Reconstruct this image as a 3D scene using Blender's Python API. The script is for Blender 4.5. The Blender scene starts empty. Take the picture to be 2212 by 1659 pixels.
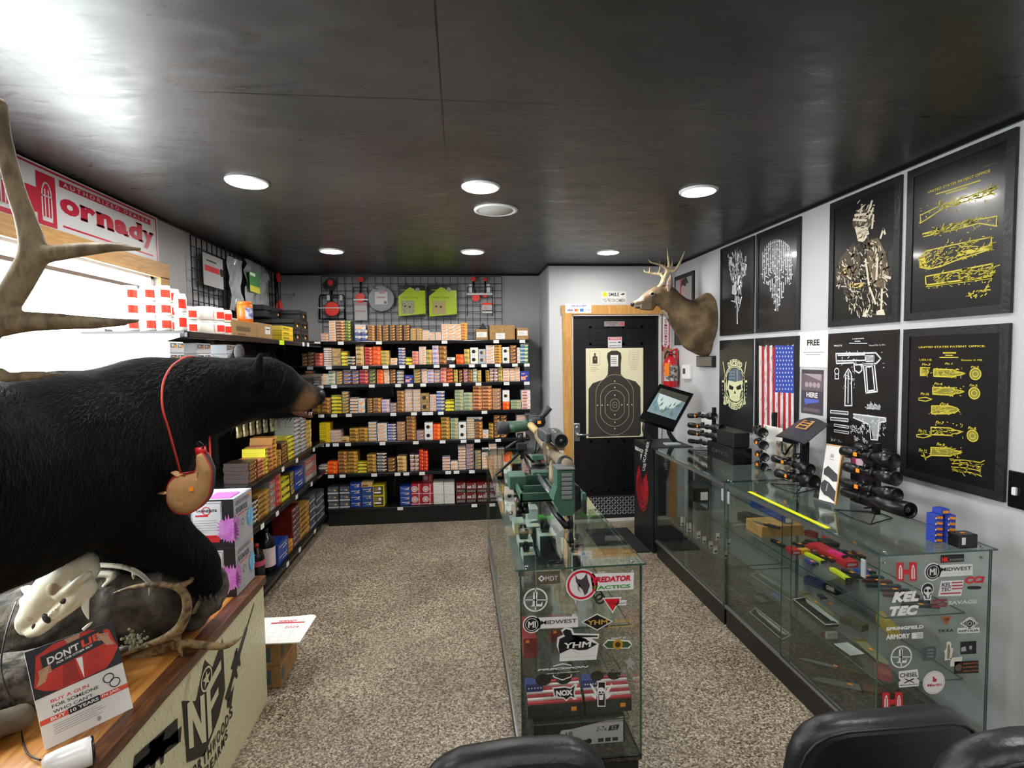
import bpy, bmesh, math, random
from mathutils import Vector as V, Matrix, Euler, noise
random.seed(7)
SC = bpy.context.scene
C = SC.collection
PI = math.pi
YAW, PITCH, ROLL, FPX = .09772, -.05187, -.01264, 1142.2
_f = V((math.sin(YAW)*math.cos(PITCH), math.cos(YAW)*math.cos(PITCH), math.sin(PITCH)))
_r0 = V((math.cos(YAW), -math.sin(YAW), 0)); _u0 = _r0.cross(_f)
_R = _r0*math.cos(ROLL) + _u0*math.sin(ROLL); _U = -_r0*math.sin(ROLL) + _u0*math.cos(ROLL)
EYE = V((0, 0, 1.6))
cd = bpy.data.cameras.new('camera'); cam = bpy.data.objects.new('camera', cd); C.objects.link(cam)
cd.sensor_width = 36; cd.lens = FPX/2212*36; cd.clip_start = .02; cd.clip_end = 60
_m = Matrix((( _R.x, _U.x, -_f.x, 0), (_R.y, _U.y, -_f.y, 0), (_R.z, _U.z, -_f.z, 1.6), (0, 0, 0, 1)))
cam.matrix_world = _m
SC.camera = cam
def P(px, py, ax, v):
 """the point of the photograph (px,py) on the wall, floor or shelf plane ax = v"""
 d = _f*FPX + _R*(px-1106) - _U*(py-829.5)
 i = 'xyz'.index(ax); t = (v-EYE[i])/d[i]
 return EYE + d*t
SC.view_settings.view_transform = 'Standard'; SC.view_settings.look = 'None'
SC.view_settings.exposure = 0.78; SC.view_settings.gamma = 1.0
try: SC.view_settings.use_curve_mapping = False
except Exception: pass
cy = SC.cycles
cy.use_denoising = True
cy.max_bounces = 8; cy.diffuse_bounces = 4; cy.glossy_bounces = 4; cy.transmission_bounces = 6; cy.transparent_max_bounces = 24
cy.caustics_reflective = False; cy.caustics_refractive = False; cy.sample_clamp_indirect = 6
W = bpy.data.worlds.new('world'); SC.world = W; W.use_nodes = True
W.node_tree.nodes['Background'].inputs[0].default_value = (.93, .97, 1, 1)
W.node_tree.nodes['Background'].inputs[1].default_value = 14.0
LAMP_STRENGTH = 112.0          # the round ceiling lamps
ld = bpy.data.lights.new('window_portal', 'AREA'); ld.shape = 'RECTANGLE'; ld.size = 1.15; ld.size_y = 2.2; ld.cycles.is_portal = True
lo = bpy.data.objects.new('window_portal', ld); C.objects.link(lo); lo.location = (-1.9, 2.28, 1.54)
lo.rotation_euler = V((1, 0, 0)).to_track_quat('-Z', 'Y').to_euler()
MATS = {}
def rgb(h):
 if isinstance(h, str):
  h = h.lstrip('#'); c = [int(h[i:i+2], 16)/255 for i in (0, 2, 4)]
 else: c = list(h)
 return tuple((x/12.92 if x <= .04045 else ((x+.055)/1.055)**2.4) for x in c) + (1,)
def mat(name, col='#808080', rough=.5, metal=0, spec=.5, emit=None, es=0, coat=0, bump=None, bs=.3, noisy=None, alpha=None):
 """plain principled material; noisy=(scale, second colour, [contrast]); bump=scale"""
 if name in MATS: return MATS[name]
 m = bpy.data.materials.new(name); m.use_nodes = True; nt = m.node_tree; b = nt.nodes['Principled BSDF']
 b.inputs['Base Color'].default_value = rgb(col); b.inputs['Roughness'].default_value = rough; b.inputs['Metallic'].default_value = metal
 b.inputs['Specular IOR Level'].default_value = spec
 if coat: b.inputs['Coat Weight'].default_value = coat; b.inputs['Coat Roughness'].default_value = .08
 if emit: b.inputs['Emission Color'].default_value = rgb(emit); b.inputs['Emission Strength'].default_value = es
 if bump or noisy:
  tc = nt.nodes.new('ShaderNodeTexCoord')
 if noisy:
  n = nt.nodes.new('ShaderNodeTexNoise'); n.inputs['Scale'].default_value = noisy[0]; n.inputs['Detail'].default_value = 6
  nt.links.new(tc.outputs['Object'], n.inputs['Vector'])
  mr = nt.nodes.new('ShaderNodeMapRange'); k = noisy[2] if len(noisy) > 2 else .15
  mr.inputs['From Min'].default_value = .5-k; mr.inputs['From Max'].default_value = .5+k
  nt.links.new(n.outputs['Fac'], mr.inputs['Value'])
  mx = nt.nodes.new('ShaderNodeMix'); mx.data_type = 'RGBA'
  mx.inputs[6].default_value = rgb(col); mx.inputs[7].default_value = rgb(noisy[1])
  nt.links.new(mr.outputs['Result'], mx.inputs[0]); nt.links.new(mx.outputs[2], b.inputs['Base Color'])
 if bump:
  n = nt.nodes.new('ShaderNodeTexNoise'); n.inputs['Scale'].default_value = bump; n.inputs['Detail'].default_value = 8
  nt.links.new(tc.outputs['Object'], n.inputs['Vector'])
  bp = nt.nodes.new('ShaderNodeBump'); bp.inputs['Strength'].default_value = bs; bp.inputs['Distance'].default_value = .01
  nt.links.new(n.outputs['Fac'], bp.inputs['Height']); nt.links.new(bp.outputs['Normal'], b.inputs['Normal'])
 MATS[name] = m
 return m
def glassmat(name, tint, gloss=.05, rough=.0, ior=1.5):
 """thin sheet glass: tinted see-through plus a fresnel reflection"""
 if name in MATS: return MATS[name]
 m = bpy.data.materials.new(name); m.use_nodes = True; nt = m.node_tree; nt.nodes.clear()
 o = nt.nodes.new('ShaderNodeOutputMaterial'); t = nt.nodes.new('ShaderNodeBsdfTransparent'); g = nt.nodes.new('ShaderNodeBsdfGlossy')
 mx = nt.nodes.new('ShaderNodeMixShader'); fr = nt.nodes.new('ShaderNodeFresnel'); fr.inputs['IOR'].default_value = ior
 t.inputs[0].default_value = rgb(tint); g.inputs['Roughness'].default_value = rough; g.inputs[0].default_value = (.9, .95, .93, 1)
 ge = nt.nodes.new('ShaderNodeNewGeometry'); mi = nt.nodes.new('ShaderNodeMix'); mi.inputs[2].default_value = ior; mi.inputs[3].default_value = 1/ior
 nt.links.new(ge.outputs['Backfacing'], mi.inputs[0]); nt.links.new(mi.outputs[0], fr.inputs['IOR'])
 nt.links.new(fr.outputs[0], mx.inputs[0]); nt.links.new(t.outputs[0], mx.inputs[1]); nt.links.new(g.outputs[0], mx.inputs[2]); nt.links.new(mx.outputs[0], o.inputs[0])
 MATS[name] = m
 return m
def nodes(name):
 m = bpy.data.materials.new(name); m.use_nodes = True; MATS[name] = m
 nt = m.node_tree; b = nt.nodes['Principled BSDF']
 def N(t, **kw):
  n = nt.nodes.new('ShaderNode'+t)
  for k, v in kw.items():
   if k in n.inputs.keys(): n.inputs[k].default_value = v
   else: setattr(n, k, v)
  return n
 return m, nt, b, N, nt.links.new
def ramp(N, stops, interp='LINEAR'):
 r = N('ValToRGB'); e = r.color_ramp; e.interpolation = interp
 while len(e.elements) < len(stops): e.elements.new(.5)
 for el, (p, c) in zip(e.elements, stops): el.position = p; el.color = rgb(c)
 return r
def frame(o, x, y):
 """matrix with origin o, local x and y along the given directions, z = their cross product"""
 x = V(x).normalized(); y = V(y).normalized(); z = x.cross(y).normalized(); y = z.cross(x).normalized()
 return Matrix(((x.x, y.x, z.x, o[0]), (x.y, y.y, z.y, o[1]), (x.z, y.z, z.z, o[2]), (0, 0, 0, 1)))
def T(x=0, y=0, z=0): return Matrix.Translation((x, y, z))
def RX(a): return Matrix.Rotation(a, 4, 'X')
def RY(a): return Matrix.Rotation(a, 4, 'Y')
def RZ(a): return Matrix.Rotation(a, 4, 'Z')
_txt = {}
def text_geo(s, bold=0, shear=0, spacing=1.0):
 key = (s, bold, shear, spacing)
 if key in _txt: return _txt[key]
 c = bpy.data.curves.new('t', 'FONT'); c.body = s; c.size = 1; c.offset = bold; c.shear = shear; c.space_character = spacing; c.resolution_u = 3
 o = bpy.data.objects.new('t', c); C.objects.link(o)
 dg = bpy.context.evaluated_depsgraph_get(); me = bpy.data.meshes.new_from_object(o.evaluated_get(dg))
 vs = [tuple(v.co) for v in me.vertices]; fs = [tuple(p.vertices) for p in me.polygons]
 bpy.data.objects.remove(o); bpy.data.curves.remove(c); bpy.data.meshes.remove(me)
 if vs:
  x0 = min(v[0] for v in vs); x1 = max(v[0] for v in vs); y0 = min(v[1] for v in vs); y1 = max(v[1] for v in vs)
  w = max(x1-x0, 1e-6); h = max(y1-y0, 1e-6)
  vs = [((v[0]-x0)/w-.5, (v[1]-y0)/h-.5, 0) for v in vs]
 else: w = h = 1
 _txt[key] = (vs, fs, w/h)
 return _txt[key]
class MB:
 """collects shapes; build() links them as ONE mesh object"""
 def __init__(s, m=None): s.v = []; s.f = []; s.k = []; s.m = m or Matrix(); s.c = 0; s.sm = []; s.smooth = False
 def add(s, vs, fs, M=None, c=None, smooth=None):
  n = len(s.v); M = s.m @ M if M is not None else s.m
  s.v += [M @ V(v) for v in vs]; s.f += [tuple(i+n for i in f) for f in fs]
  s.k += [s.c if c is None else c]*len(fs); s.sm += [s.smooth if smooth is None else smooth]*len(fs)
  return s
 def box(s, x0, x1, y0, y1, z0, z1, M=None, c=None, bev=0):
  if bev > 0:
   b = bev; bm = bmesh.new(); bmesh.ops.create_cube(bm, size=1)
   for v in bm.verts: v.co = V((x0+(v.co.x+.5)*(x1-x0), y0+(v.co.y+.5)*(y1-y0), z0+(v.co.z+.5)*(z1-z0)))
   bmesh.ops.bevel(bm, geom=list(bm.edges), offset=b, segments=2, profile=.5, affect='EDGES')
   bm.verts.index_update()
   s.add([tuple(v.co) for v in bm.verts], [tuple(v.index for v in f.verts) for f in bm.faces], M, c); bm.free(); return s
  vs = [(x, y, z) for z in (z0, z1) for y in (y0, y1) for x in (x0, x1)]
  return s.add(vs, [(0, 2, 3, 1), (4, 5, 7, 6), (0, 1, 5, 4), (2, 6, 7, 3), (0, 4, 6, 2), (1, 3, 7, 5)], M, c)
 def quad(s, a, b, c_, d, M=None, c=None): return s.add([a, b, c_, d], [(0, 1, 2, 3)], M, c)
 def rect(s, x0, y0, x1, y1, z=0, M=None, c=None): return s.quad((x0, y0, z), (x1, y0, z), (x1, y1, z), (x0, y1, z), M, c)
 def poly(s, pts, z=0, M=None, c=None):
  """filled polygon (may be concave), local xy"""
  from mathutils.geometry import tessellate_polygon
  p3 = [V((p[0], p[1], 0)) for p in pts]
  tr = tessellate_polygon([p3])
  a = sum(p3[i].x*p3[(i+1) % len(p3)].y-p3[(i+1) % len(p3)].x*p3[i].y for i in range(len(p3)))
  fs = []
  for t in tr:
   A = (p3[t[1]]-p3[t[0]]).cross(p3[t[2]]-p3[t[0]]).z
   fs.append(tuple(t) if A > 0 else tuple(reversed(t)))
  return s.add([(p[0], p[1], z) for p in pts], fs, M, c)
 def prism(s, pts, z0, z1, M=None, c=None, cs=None):
  """polygon in local xy extruded from z0 to z1"""
  s.poly(pts, z1, M, c)
  n = len(pts); a = sum(pts[i][0]*pts[(i+1) % n][1]-pts[(i+1) % n][0]*pts[i][1] for i in range(n))
  q = pts if a > 0 else pts[::-1]
  M2 = (M if M is not None else Matrix())
  k = len(s.f); s.poly(pts, z0, M, c)
  for i in range(k, len(s.f)): s.f[i] = tuple(reversed(s.f[i]))
  vs = [(p[0], p[1], z0) for p in q]+[(p[0], p[1], z1) for p in q]
  return s.add(vs, [(i, (i+1) % n, (i+1) % n+n, i+n) for i in range(n)], M, cs if cs is not None else c)
 def disc(s, x, y, r, z=0, n=20, M=None, c=None, ry=None):
  return s.poly([(x+r*math.cos(2*PI*i/n), y+(ry or r)*math.sin(2*PI*i/n)) for i in range(n)], z, M, c)
 def ring(s, x, y, r0, r1, z=0, n=24, M=None, c=None, k=1.0, a0=0, a1=2*PI):
  vs = []; 
  for i in range(n+1):
   a = a0+(a1-a0)*i/n; vs += [(x+r0*math.cos(a), y+k*r0*math.sin(a), z), (x+r1*math.cos(a), y+k*r1*math.sin(a), z)]
  return s.add(vs, [(2*i, 2*i+1, 2*i+3, 2*i+2) for i in range(n)], M, c)
 def stroke(s, pts, w, z=0, M=None, c=None, closed=False):
  """flat line of width w through local xy points"""
  if closed: pts = list(pts)+[pts[0]]
  for (x0, y0), (x1, y1) in zip(pts[:-1], pts[1:]):
   dx, dy = x1-x0, y1-y0; L = math.hypot(dx, dy)
   if L < 1e-9: continue
   nx, ny = -dy/L*w/2, dx/L*w/2; ex, ey = dx/L*w*.3, dy/L*w*.3
   s.add([(x0-ex-nx, y0-ey-ny, z), (x1+ex-nx, y1+ey-ny, z), (x1+ex+nx, y1+ey+ny, z), (x0-ex+nx, y0-ey+ny, z)], [(0, 1, 2, 3)], M, c)
  return s
 def text(s, t, x, y, w, h, z=0, M=None, c=None, bold=0, shear=0, spacing=1.0, keep=False, rot=0):
  """text fitted into a box w x h centred on (x, y)"""
  vs, fs, asp = text_geo(t, bold, shear, spacing)
  if keep: w = h*asp
  mm = T(x, y, z) @ RZ(rot) @ Matrix.Diagonal((w, h, 1, 1))
  return s.add(vs, fs, (M @ mm) if M is not None else mm, c)
 def tube(s, path, rad, n=8, M=None, c=None, cap=True, flat=1.0, up=None):
  """round bar through 3-D points; rad one number or one per point"""
  path = [V(p) for p in path]; m = len(path)
  if not hasattr(rad, '__len__'): rad = [rad]*m
  vs = []; ref = None
  for i in range(m):
   t = (path[min(i+1, m-1)]-path[max(i-1, 0)])
   t = t.normalized() if t.length > 1e-9 else V((0, 0, 1))
   if ref is None:
    ref = V(up) if up else (V((0, 0, 1)) if abs(t.z) < .9 else V((1, 0, 0)))
   a = t.cross(ref)
   if a.length < 1e-6: a = t.orthogonal()
   a.normalize(); b = a.cross(t).normalized(); ref = b
   for k in range(n):
    an = 2*PI*k/n; vs.append(path[i]+(a*math.cos(an)+b*math.sin(an)*flat)*rad[i])
  fs = [(i*n+k, i*n+(k+1) % n, (i+1)*n+(k+1) % n, (i+1)*n+k) for i in range(m-1) for k in range(n)]
  if cap: fs += [tuple(reversed(range(n))), tuple(range((m-1)*n, m*n))]
  return s.add(vs, fs, M, c, smooth=True)
 def lathe(s, prof, n=20, M=None, c=None, smooth=True):
  """profile of (r, z) turned about local z"""
  vs = [(r*math.cos(2*PI*k/n), r*math.sin(2*PI*k/n), z) for r, z in prof for k in range(n)]
  fs = [(i*n+k, i*n+(k+1) % n, (i+1)*n+(k+1) % n, (i+1)*n+k) for i in range(len(prof)-1) for k in range(n)]
  if prof[0][0] > 1e-6: fs.append(tuple(reversed(range(n))))
  if prof[-1][0] > 1e-6: fs.append(tuple(range((len(prof)-1)*n, len(prof)*n)))
  return s.add(vs, fs, M, c, smooth=smooth)
 def build(s, name, mats, parent=None, local=False, autosmooth=True):
  """link as one object. Vertices are world points unless local=True (then already in the parent's frame)"""
  me = bpy.data.meshes.new(name)
  vs = s.v
  if parent is not None and not local:
   inv = worldm(parent).inverted(); vs = [inv @ v for v in vs]
  me.from_pydata([tuple(v) for v in vs], [], s.f)
  for m in (mats if isinstance(mats, (list, tuple)) else [mats]): me.materials.append(m)
  me.polygons.foreach_set('material_index', s.k); me.polygons.foreach_set('use_smooth', s.sm)
  me.update()
  o = bpy.data.objects.new(name, me); C.objects.link(o)
  if parent is not None: o.parent = parent
  return o
def worldm(o):
 m = Matrix.LocRotScale(o.location, o.rotation_euler, o.scale)
 return worldm(o.parent) @ m if o.parent else m
def tag(o, label=None, cat=None, group=None, kind=None):
 for k, v in (('label', label), ('category', cat), ('group', group), ('kind', kind)):
  if v: o[k] = v
 return o
def thing(name, label, cat, loc=(0, 0, 0), rz=0, group=None, rot=None):
 o = bpy.data.objects.new(name, None); C.objects.link(o); o.location = loc; o.rotation_euler = rot if rot else (0, 0, rz); o.empty_display_size = .02
 return tag(o, label, cat, group)
def struct(name, mb, m, parent=None):
 o = mb.build(name, m, parent)
 if parent is None: o['kind'] = 'structure'
 return o
def dup(root, loc, rz=None, label=None, group=None, rot=None, scale=None):
 r = root.copy(); C.objects.link(r); r.location = loc
 if rz is not None: r.rotation_euler = (0, 0, rz)
 if rot is not None: r.rotation_euler = rot
 if scale is not None: r.scale = scale
 if label: r['label'] = label
 if group: r['group'] = group
 for ch in KIDS.get(root.name, []):
  c = ch.copy(); C.objects.link(c); c.parent = r; c.matrix_parent_inverse = Matrix(); KIDS.setdefault(r.name, []).append(c)
  for g in KIDS.get(ch.name, []):
   d = g.copy(); C.objects.link(d); d.parent = c; KIDS.setdefault(c.name, []).append(d)
 return r
KIDS = {}
def part(mb, name, m, parent, local=False, label=None):
 o = mb.build(name, m, parent, local=local); KIDS.setdefault(parent.name, []).append(o)
 if label: o['label'] = label
 return o
def bez(p0, p1, p2, p3, n=10):
 p0, p1, p2, p3 = map(V, (p0, p1, p2, p3))
 return [p0*(1-t)**3+p1*3*t*(1-t)**2+p2*3*t*t*(1-t)+p3*t**3 for t in [i/n for i in range(n+1)]]
def smoothpath(pts, n=4):
 """catmull-rom through points"""
 pts = [V(p) for p in pts]; out = []
 for i in range(len(pts)-1):
  a = pts[max(i-1, 0)]; b = pts[i]; c = pts[i+1]; d = pts[min(i+2, len(pts)-1)]
  for k in range(n):
   t = k/n; out.append(.5*((2*b)+(c-a)*t+(2*a-5*b+4*c-d)*t*t+(3*b-a-3*c+d)*t**3))
 return out+[pts[-1]]
BLK = mat('black_plastic', '#17181a', .45)
BLKG = mat('black_gloss', '#0d0e10', .2)
BLKM = mat('black_metal', '#141417', .35, .3)
WHT = mat('white_paper', '#eceae6', .6)
ORG = mat('orange_sticker', '#ff9a1f', .6)
STEEL = mat('brushed_steel', '#b9bcc0', .3, .9)
CHROME = mat('chrome', '#d8dade', .12, 1)
RED = mat('red_print', '#c8202c', .5)
CARD = mat('brown_cardboard', '#b08a5a', .8, noisy=(40, '#9c7748', .2))
# ================================================================ ROOM
XL, XR, YB, YD, XJ, YF, ZC = -1.78, 2.08, 5.57, 4.95, .845, -2.6, 2.46
fm, nt, b, N, L = nodes('flake_floor')
tc = N('TexCoord'); v1 = N('TexVoronoi', Scale=150.0); v1.inputs['Randomness'].default_value = 1
L(tc.outputs['Object'], v1.inputs['Vector'])
sp = N('SeparateColor'); L(v1.outputs['Color'], sp.inputs[0])
rp = ramp(N, [(0, '#3e3832'), (.12, '#6b6054'), (.3, '#8d8172'), (.52, '#aa9d8b'), (.72, '#c4b8a6'), (.88, '#ded6c8'), (1, '#f0eade')])
L(sp.outputs[0], rp.inputs[0])
n2 = N('TexNoise', Scale=2.2, Detail=4.0); L(tc.outputs['Object'], n2.inputs['Vector'])
rp2 = ramp(N, [(.3, '#bdb6ad'), (.7, '#e4e0d8')]); L(n2.outputs['Fac'], rp2.inputs[0])
mx = N('Mix', data_type='RGBA', blend_type='MULTIPLY'); mx.inputs[0].default_value = 1
L(rp.outputs[0], mx.inputs[6]); L(rp2.outputs[0], mx.inputs[7]); L(mx.outputs[2], b.inputs['Base Color'])
b.inputs['Roughness'].default_value = .38
bp = N('Bump', Strength=.25, Distance=.002); L(sp.outputs[1], bp.inputs['Height']); L(bp.outputs['Normal'], b.inputs['Normal'])
struct('floor', MB().box(XL-.1, XR+.1, YF, YB+.1, -.1, 0), fm)
cm, nt, b, N, L = nodes('black_ceiling_panels')
tc = N('TexCoord'); sx = N('SeparateXYZ'); L(tc.outputs['Object'], sx.inputs[0])
mp = N('Mapping'); mp.inputs['Scale'].default_value = (1.6, 4.5, 1); mp.inputs['Rotation'].default_value = (0, 0, .12); L(tc.outputs['Object'], mp.inputs[0])
n1 = N('TexNoise', Scale=3.0, Detail=9.0, Distortion=1.2); n1.inputs['Roughness'].default_value = .68; L(mp.outputs[0], n1.inputs['Vector'])
rpr = ramp(N, [(.36, '#7a7a7a'), (.52, '#9a9a9a'), (.68, '#bdbdbd')]); L(n1.outputs['Fac'], rpr.inputs[0]); 
mr = N('MapRange'); mr.inputs['From Min'].default_value = .35; mr.inputs['From Max'].default_value = .7; mr.inputs['To Min'].default_value = .27; mr.inputs['To Max'].default_value = .46
L(n1.outputs['Fac'], mr.inputs[0]); L(mr.outputs[0], b.inputs['Roughness'])
n3 = N('TexNoise', Scale=1.1, Detail=3.0); L(tc.outputs['Object'], n3.inputs['Vector'])
rc = ramp(N, [(.35, '#232222'), (.6, '#343232'), (.8, '#403c39')]); L(n3.outputs['Fac'], rc.inputs[0])
def near(sock, val, w):
 a = N('Math', operation='SUBTRACT'); L(sock, a.inputs[0]); a.inputs[1].default_value = val
 c = N('Math', operation='ABSOLUTE'); L(a.outputs[0], c.inputs[0])
 d = N('Math', operation='LESS_THAN'); L(c.outputs[0], d.inputs[0]); d.inputs[1].default_value = w
 return d.outputs[0]
mk = None
for sock, val in ((sx.outputs[0], -.045), (sx.outputs[0], -1.25), (sx.outputs[0], 1.224), (sx.outputs[1], 1.83), (sx.outputs[1], 4.27)):
 q = near(sock, val, .003)
 if mk is None: mk = q
 else:
  a = N('Math', operation='MAXIMUM'); L(mk, a.inputs[0]); L(q, a.inputs[1]); mk = a.outputs[0]
mx = N('Mix', data_type='RGBA'); L(mk, mx.inputs[0]); L(rc.outputs[0], mx.inputs[6]); mx.inputs[7].default_value = rgb('#0b0b0b'); L(mx.outputs[2], b.inputs['Base Color'])
bp = N('Bump', Strength=.18, Distance=.004); L(n1.outputs['Fac'], bp.inputs['Height'])
n5 = N('TexNoise', Scale=2.0, Detail=2.0); L(tc.outputs['Object'], n5.inputs['Vector'])
bp2 = N('Bump', Strength=.5, Distance=.02); L(n5.outputs['Fac'], bp2.inputs['Height']); L(bp.outputs['Normal'], bp2.inputs['Normal']); L(bp2.outputs['Normal'], b.inputs['Normal'])
b.inputs['Specular IOR Level'].default_value = .62
struct('ceiling', MB().box(XL-.1, XR+.1, YF, YB+.1, ZC, ZC+.1), cm)
wm = mat('light_grey_wall', '#c9cacc', .55, bump=60, bs=.12, noisy=(3, '#c1c2c5', .3))
gm = mat('grey_wall', '#b4b5b8', .6, bump=60, bs=.12, noisy=(3, '#a9aaae', .3))
WY0, WY1, WZ0, WZ1 = 1.2, 3.36, .98, 2.1
w = MB()
w.box(XL-.1, XL, YF, WY0, 0, ZC).box(XL-.1, XL, WY1, YB+.1, 0, ZC).box(XL-.1, XL, WY0, WY1, 0, WZ0).box(XL-.1, XL, WY0, WY1, WZ1, ZC)
struct('wall_left', w, gm)
struct('wall_right', MB().box(XR, XR+.1, YF, YB+.1, 0, ZC), wm)
struct('wall_back', MB().box(XL, XJ+.1, YB, YB+.1, 0, ZC), gm)
DX0, DX1, DZ = 1.06, 1.93, 1.985
w = MB(); w.box(XJ, DX0, YD, YD+.1, 0, ZC).box(DX1, XR, YD, YD+.1, 0, ZC).box(DX0, DX1, YD, YD+.1, DZ, ZC)
struct('wall_door_side', w, wm)
struct('wall_return', MB().box(XJ, XJ+.1, YD+.1, YB, 0, ZC), gm)
struct('wall_front', MB().box(XL-.1, XR+.1, YF-.1, YF, 0, ZC), wm)
t = mat('black_trim', '#0c0c0d', .3)
struct('trim_1', MB().box(XR-.012, XR, YF, YD, ZC-.016, ZC), t)
struct('trim_2', MB().box(XL, XL+.012, YF, YB, ZC-.016, ZC), t)
struct('trim_3', MB().box(XL+.012, XJ, YB-.012, YB, ZC-.016, ZC), t)
struct('trim_4', MB().box(XJ-.012, XR-.012, YD-.012, YD, ZC-.016, ZC), t)
struct('trim_5', MB().box(XJ-.012, XJ, YD, YB-.012, ZC-.016, ZC), t)
def woodmat(name, a, c, sc=(1, 9, 9), rough=.45, scale=3.0):
 m, nt, b, N, L = nodes(name)
 tc = N('TexCoord'); mp = N('Mapping'); mp.inputs['Scale'].default_value = sc; L(tc.outputs['Object'], mp.inputs[0])
 n1 = N('TexNoise', Scale=scale, Detail=8.0, Distortion=.6); L(mp.outputs[0], n1.inputs['Vector'])
 r = ramp(N, [(.3, a), (.5, c), (.56, a), (.75, c)]); L(n1.outputs['Fac'], r.inputs[0]); L(r.outputs[0], b.inputs['Base Color'])
 b.inputs['Roughness'].default_value = rough
 return m
pineV = woodmat('pine_upright', '#cf9f5c', '#b98443', (14, 14, 1.2))
pineH = woodmat('pine_board', '#cf9f5c', '#bd8b4a', (1.2, 14, 14))
pineW = woodmat('pine_window_board', '#d0a468', '#bd8d50', (14, 1.2, 14))
d = MB().box(DX0+.012, DX1-.012, YD+.02, YD+.06, .01, DZ-.01)
dm = mat('black_door', '#0e0f12', .38, bump=25, bs=.04)
door = struct('door_1', d, dm)
for x0, x1, z0, z1 in ((1.235, 1.43, 1.70, 1.88), (1.56, 1.76, 1.70, 1.88), (1.235, 1.43, .99, 1.6), (1.56, 1.76, .99, 1.6), (1.235, 1.43, .28, .78), (1.56, 1.76, .28, .78)):
 m_ = MB(); yy = YD+.02
 w_ = .02
 m_.box(x0, x1, yy-.006, yy, z0, z0+w_).box(x0, x1, yy-.006, yy, z1-w_, z1).box(x0, x0+w_, yy-.006, yy, z0, z1).box(x1-w_, x1, yy-.006, yy, z0, z1)
 m_.box(x0+.045, x1-.045, yy-.005, yy, z0+.045, z1-.045, bev=.002)
 part(m_, 'door_panel', dm, door)
k = MB(); yy = YD+.014
k.box(1.205, DX1-.02, yy-.002, yy+.005, .05, .235)
for i in range(26):
 for j in range(7):
  x = 1.215+i*.0265; z = .062+j*.0255; a = PI/4 if (i+j) % 2 else -PI/4
  k.box(-.011, .011, -.0035, 0, -.0028, .0028, M=T(x, yy-.002, z) @ RY(a), c=1)
part(k, 'kick_plate', [mat('diamond_plate', '#3c3d40', .4, .3), mat('tread_bright', '#d4d6d8', .35, .2)], door)
h = MB(); M0 = T(1.105, YD+.012, 0)
h.box(-.033, .033, -.012, .008, .775, .955, M=M0, bev=.01)
h.lathe([(0, 0), (.024, 0), (.024, .03), (.014, .034), (.014, .05), (0, .05)], 16, M=M0 @ T(0, -.012, .85) @ RX(PI/2))
h.tube([(1.105, YD-.045, .85), (1.13, YD-.052, .85), (1.22, YD-.05, .846)], .0095, 8)
h.lathe([(0, 0), (.016, 0), (.014, .012), (0, .014)], 14, M=M0 @ T(0, -.012, .915) @ RX(PI/2))
part(h, 'door_handle', mat('satin_nickel', '#b4b6b8', .25, .9), door)
w = MB(); w.box(DX0-.085, DX0, YD-.02, YD, 0, 1.99)
w.box(DX0-.1, DX1+.09, YD-.022, YD, DZ+.005, DZ+.09)
struct('trim_6', w, pineV)
w = MB(); w.box(DX0-.004, DX0+.012, YD-.012, YD+.1, 0, DZ).box(DX1-.012, DX1+.006, YD-.012, YD+.1, 0, DZ).box(DX0, DX1, YD-.012, YD+.1, DZ-.01, DZ+.004).box(DX0, DX1, YD-.05, YD+.1, 0, .012)
struct('trim_7', w, mat('white_jamb', '#cfcdc9', .5))
w = MB(); ww = mat('white_window', '#e9e9ea', .4)
w.box(XL-.1, XL-.02, WY0, WY1, WZ0, WZ0+.03).box(XL-.1, XL-.02, WY0, WY1, WZ1-.015, WZ1)
w.box(XL-.1, XL-.02, WY0, WY0+.03, WZ0, WZ1).box(XL-.1, XL-.02, WY1-.03, WY1, WZ0, WZ1)
win = struct('window_1', w, ww)
part(MB().box(XL-.075, XL-.045, WY0+.03, WY1-.03, 2.015, 2.035), 'sash_rail', mat('brown_sash', '#6b5a50', .5), win)
part(MB().box(XL-.062, XL-.058, WY0+.03, WY1-.03, WZ0+.03, 2.015), 'pane', glassmat('window_glass', '#fafcfb'), win)
w = MB(); w.box(XL, XL+.02, WY0-.1, WY1+.1, WZ1-.005, WZ1+.085)
w.box(XL, XL+.02, WY1, WY1+.09, WZ0-.09, WZ1).box(XL, XL+.02, WY0-.09, WY0, WZ0-.09, WZ1).box(XL, XL+.03, WY0-.1, WY1+.1, WZ0-.09, WZ0)
struct('trim_8', w, pineW)
lm = nodes('lamp_lens'); b = lm[2]; b.inputs['Emission Color'].default_value = (1, .97, .92, 1); b.inputs['Emission Strength'].default_value = LAMP_STRENGTH; b.inputs['Base Color'].default_value = (.8, .8, .8, 1)
tr = mat('white_trim_ring', '#efefef', .4)
lt = thing('ceiling_light', 'x', 'light', (0, 0, 0))
part(MB().lathe([(.082, 0), (.1, 0), (.098, -.006), (.09, -.012), (.082, -.01), (.082, 0)], 32), 'trim_ring', tr, lt, local=True)
part(MB().lathe([(.082, -.002), (.082, -.007), (0, -.009)], 32), 'lens', lm[0], lt, local=True)
LL = [((-1.005, 2.71), 'round recessed ceiling lamp, lit, large one nearest the left wall'), ((.122, 2.72), 'round recessed ceiling lamp, lit, just in front of the white speaker grille'),
 ((1.266, 2.72), 'round recessed ceiling lamp, lit, nearest the framed posters'), ((-1.0, 4.38), 'round recessed ceiling lamp, lit, over the left end of the ammunition wall'),
 ((.12, 4.37), 'round recessed ceiling lamp, lit, over the middle of the ammunition wall'), ((1.245, 4.35), 'round recessed ceiling lamp, lit, in front of the black door')]
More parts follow.
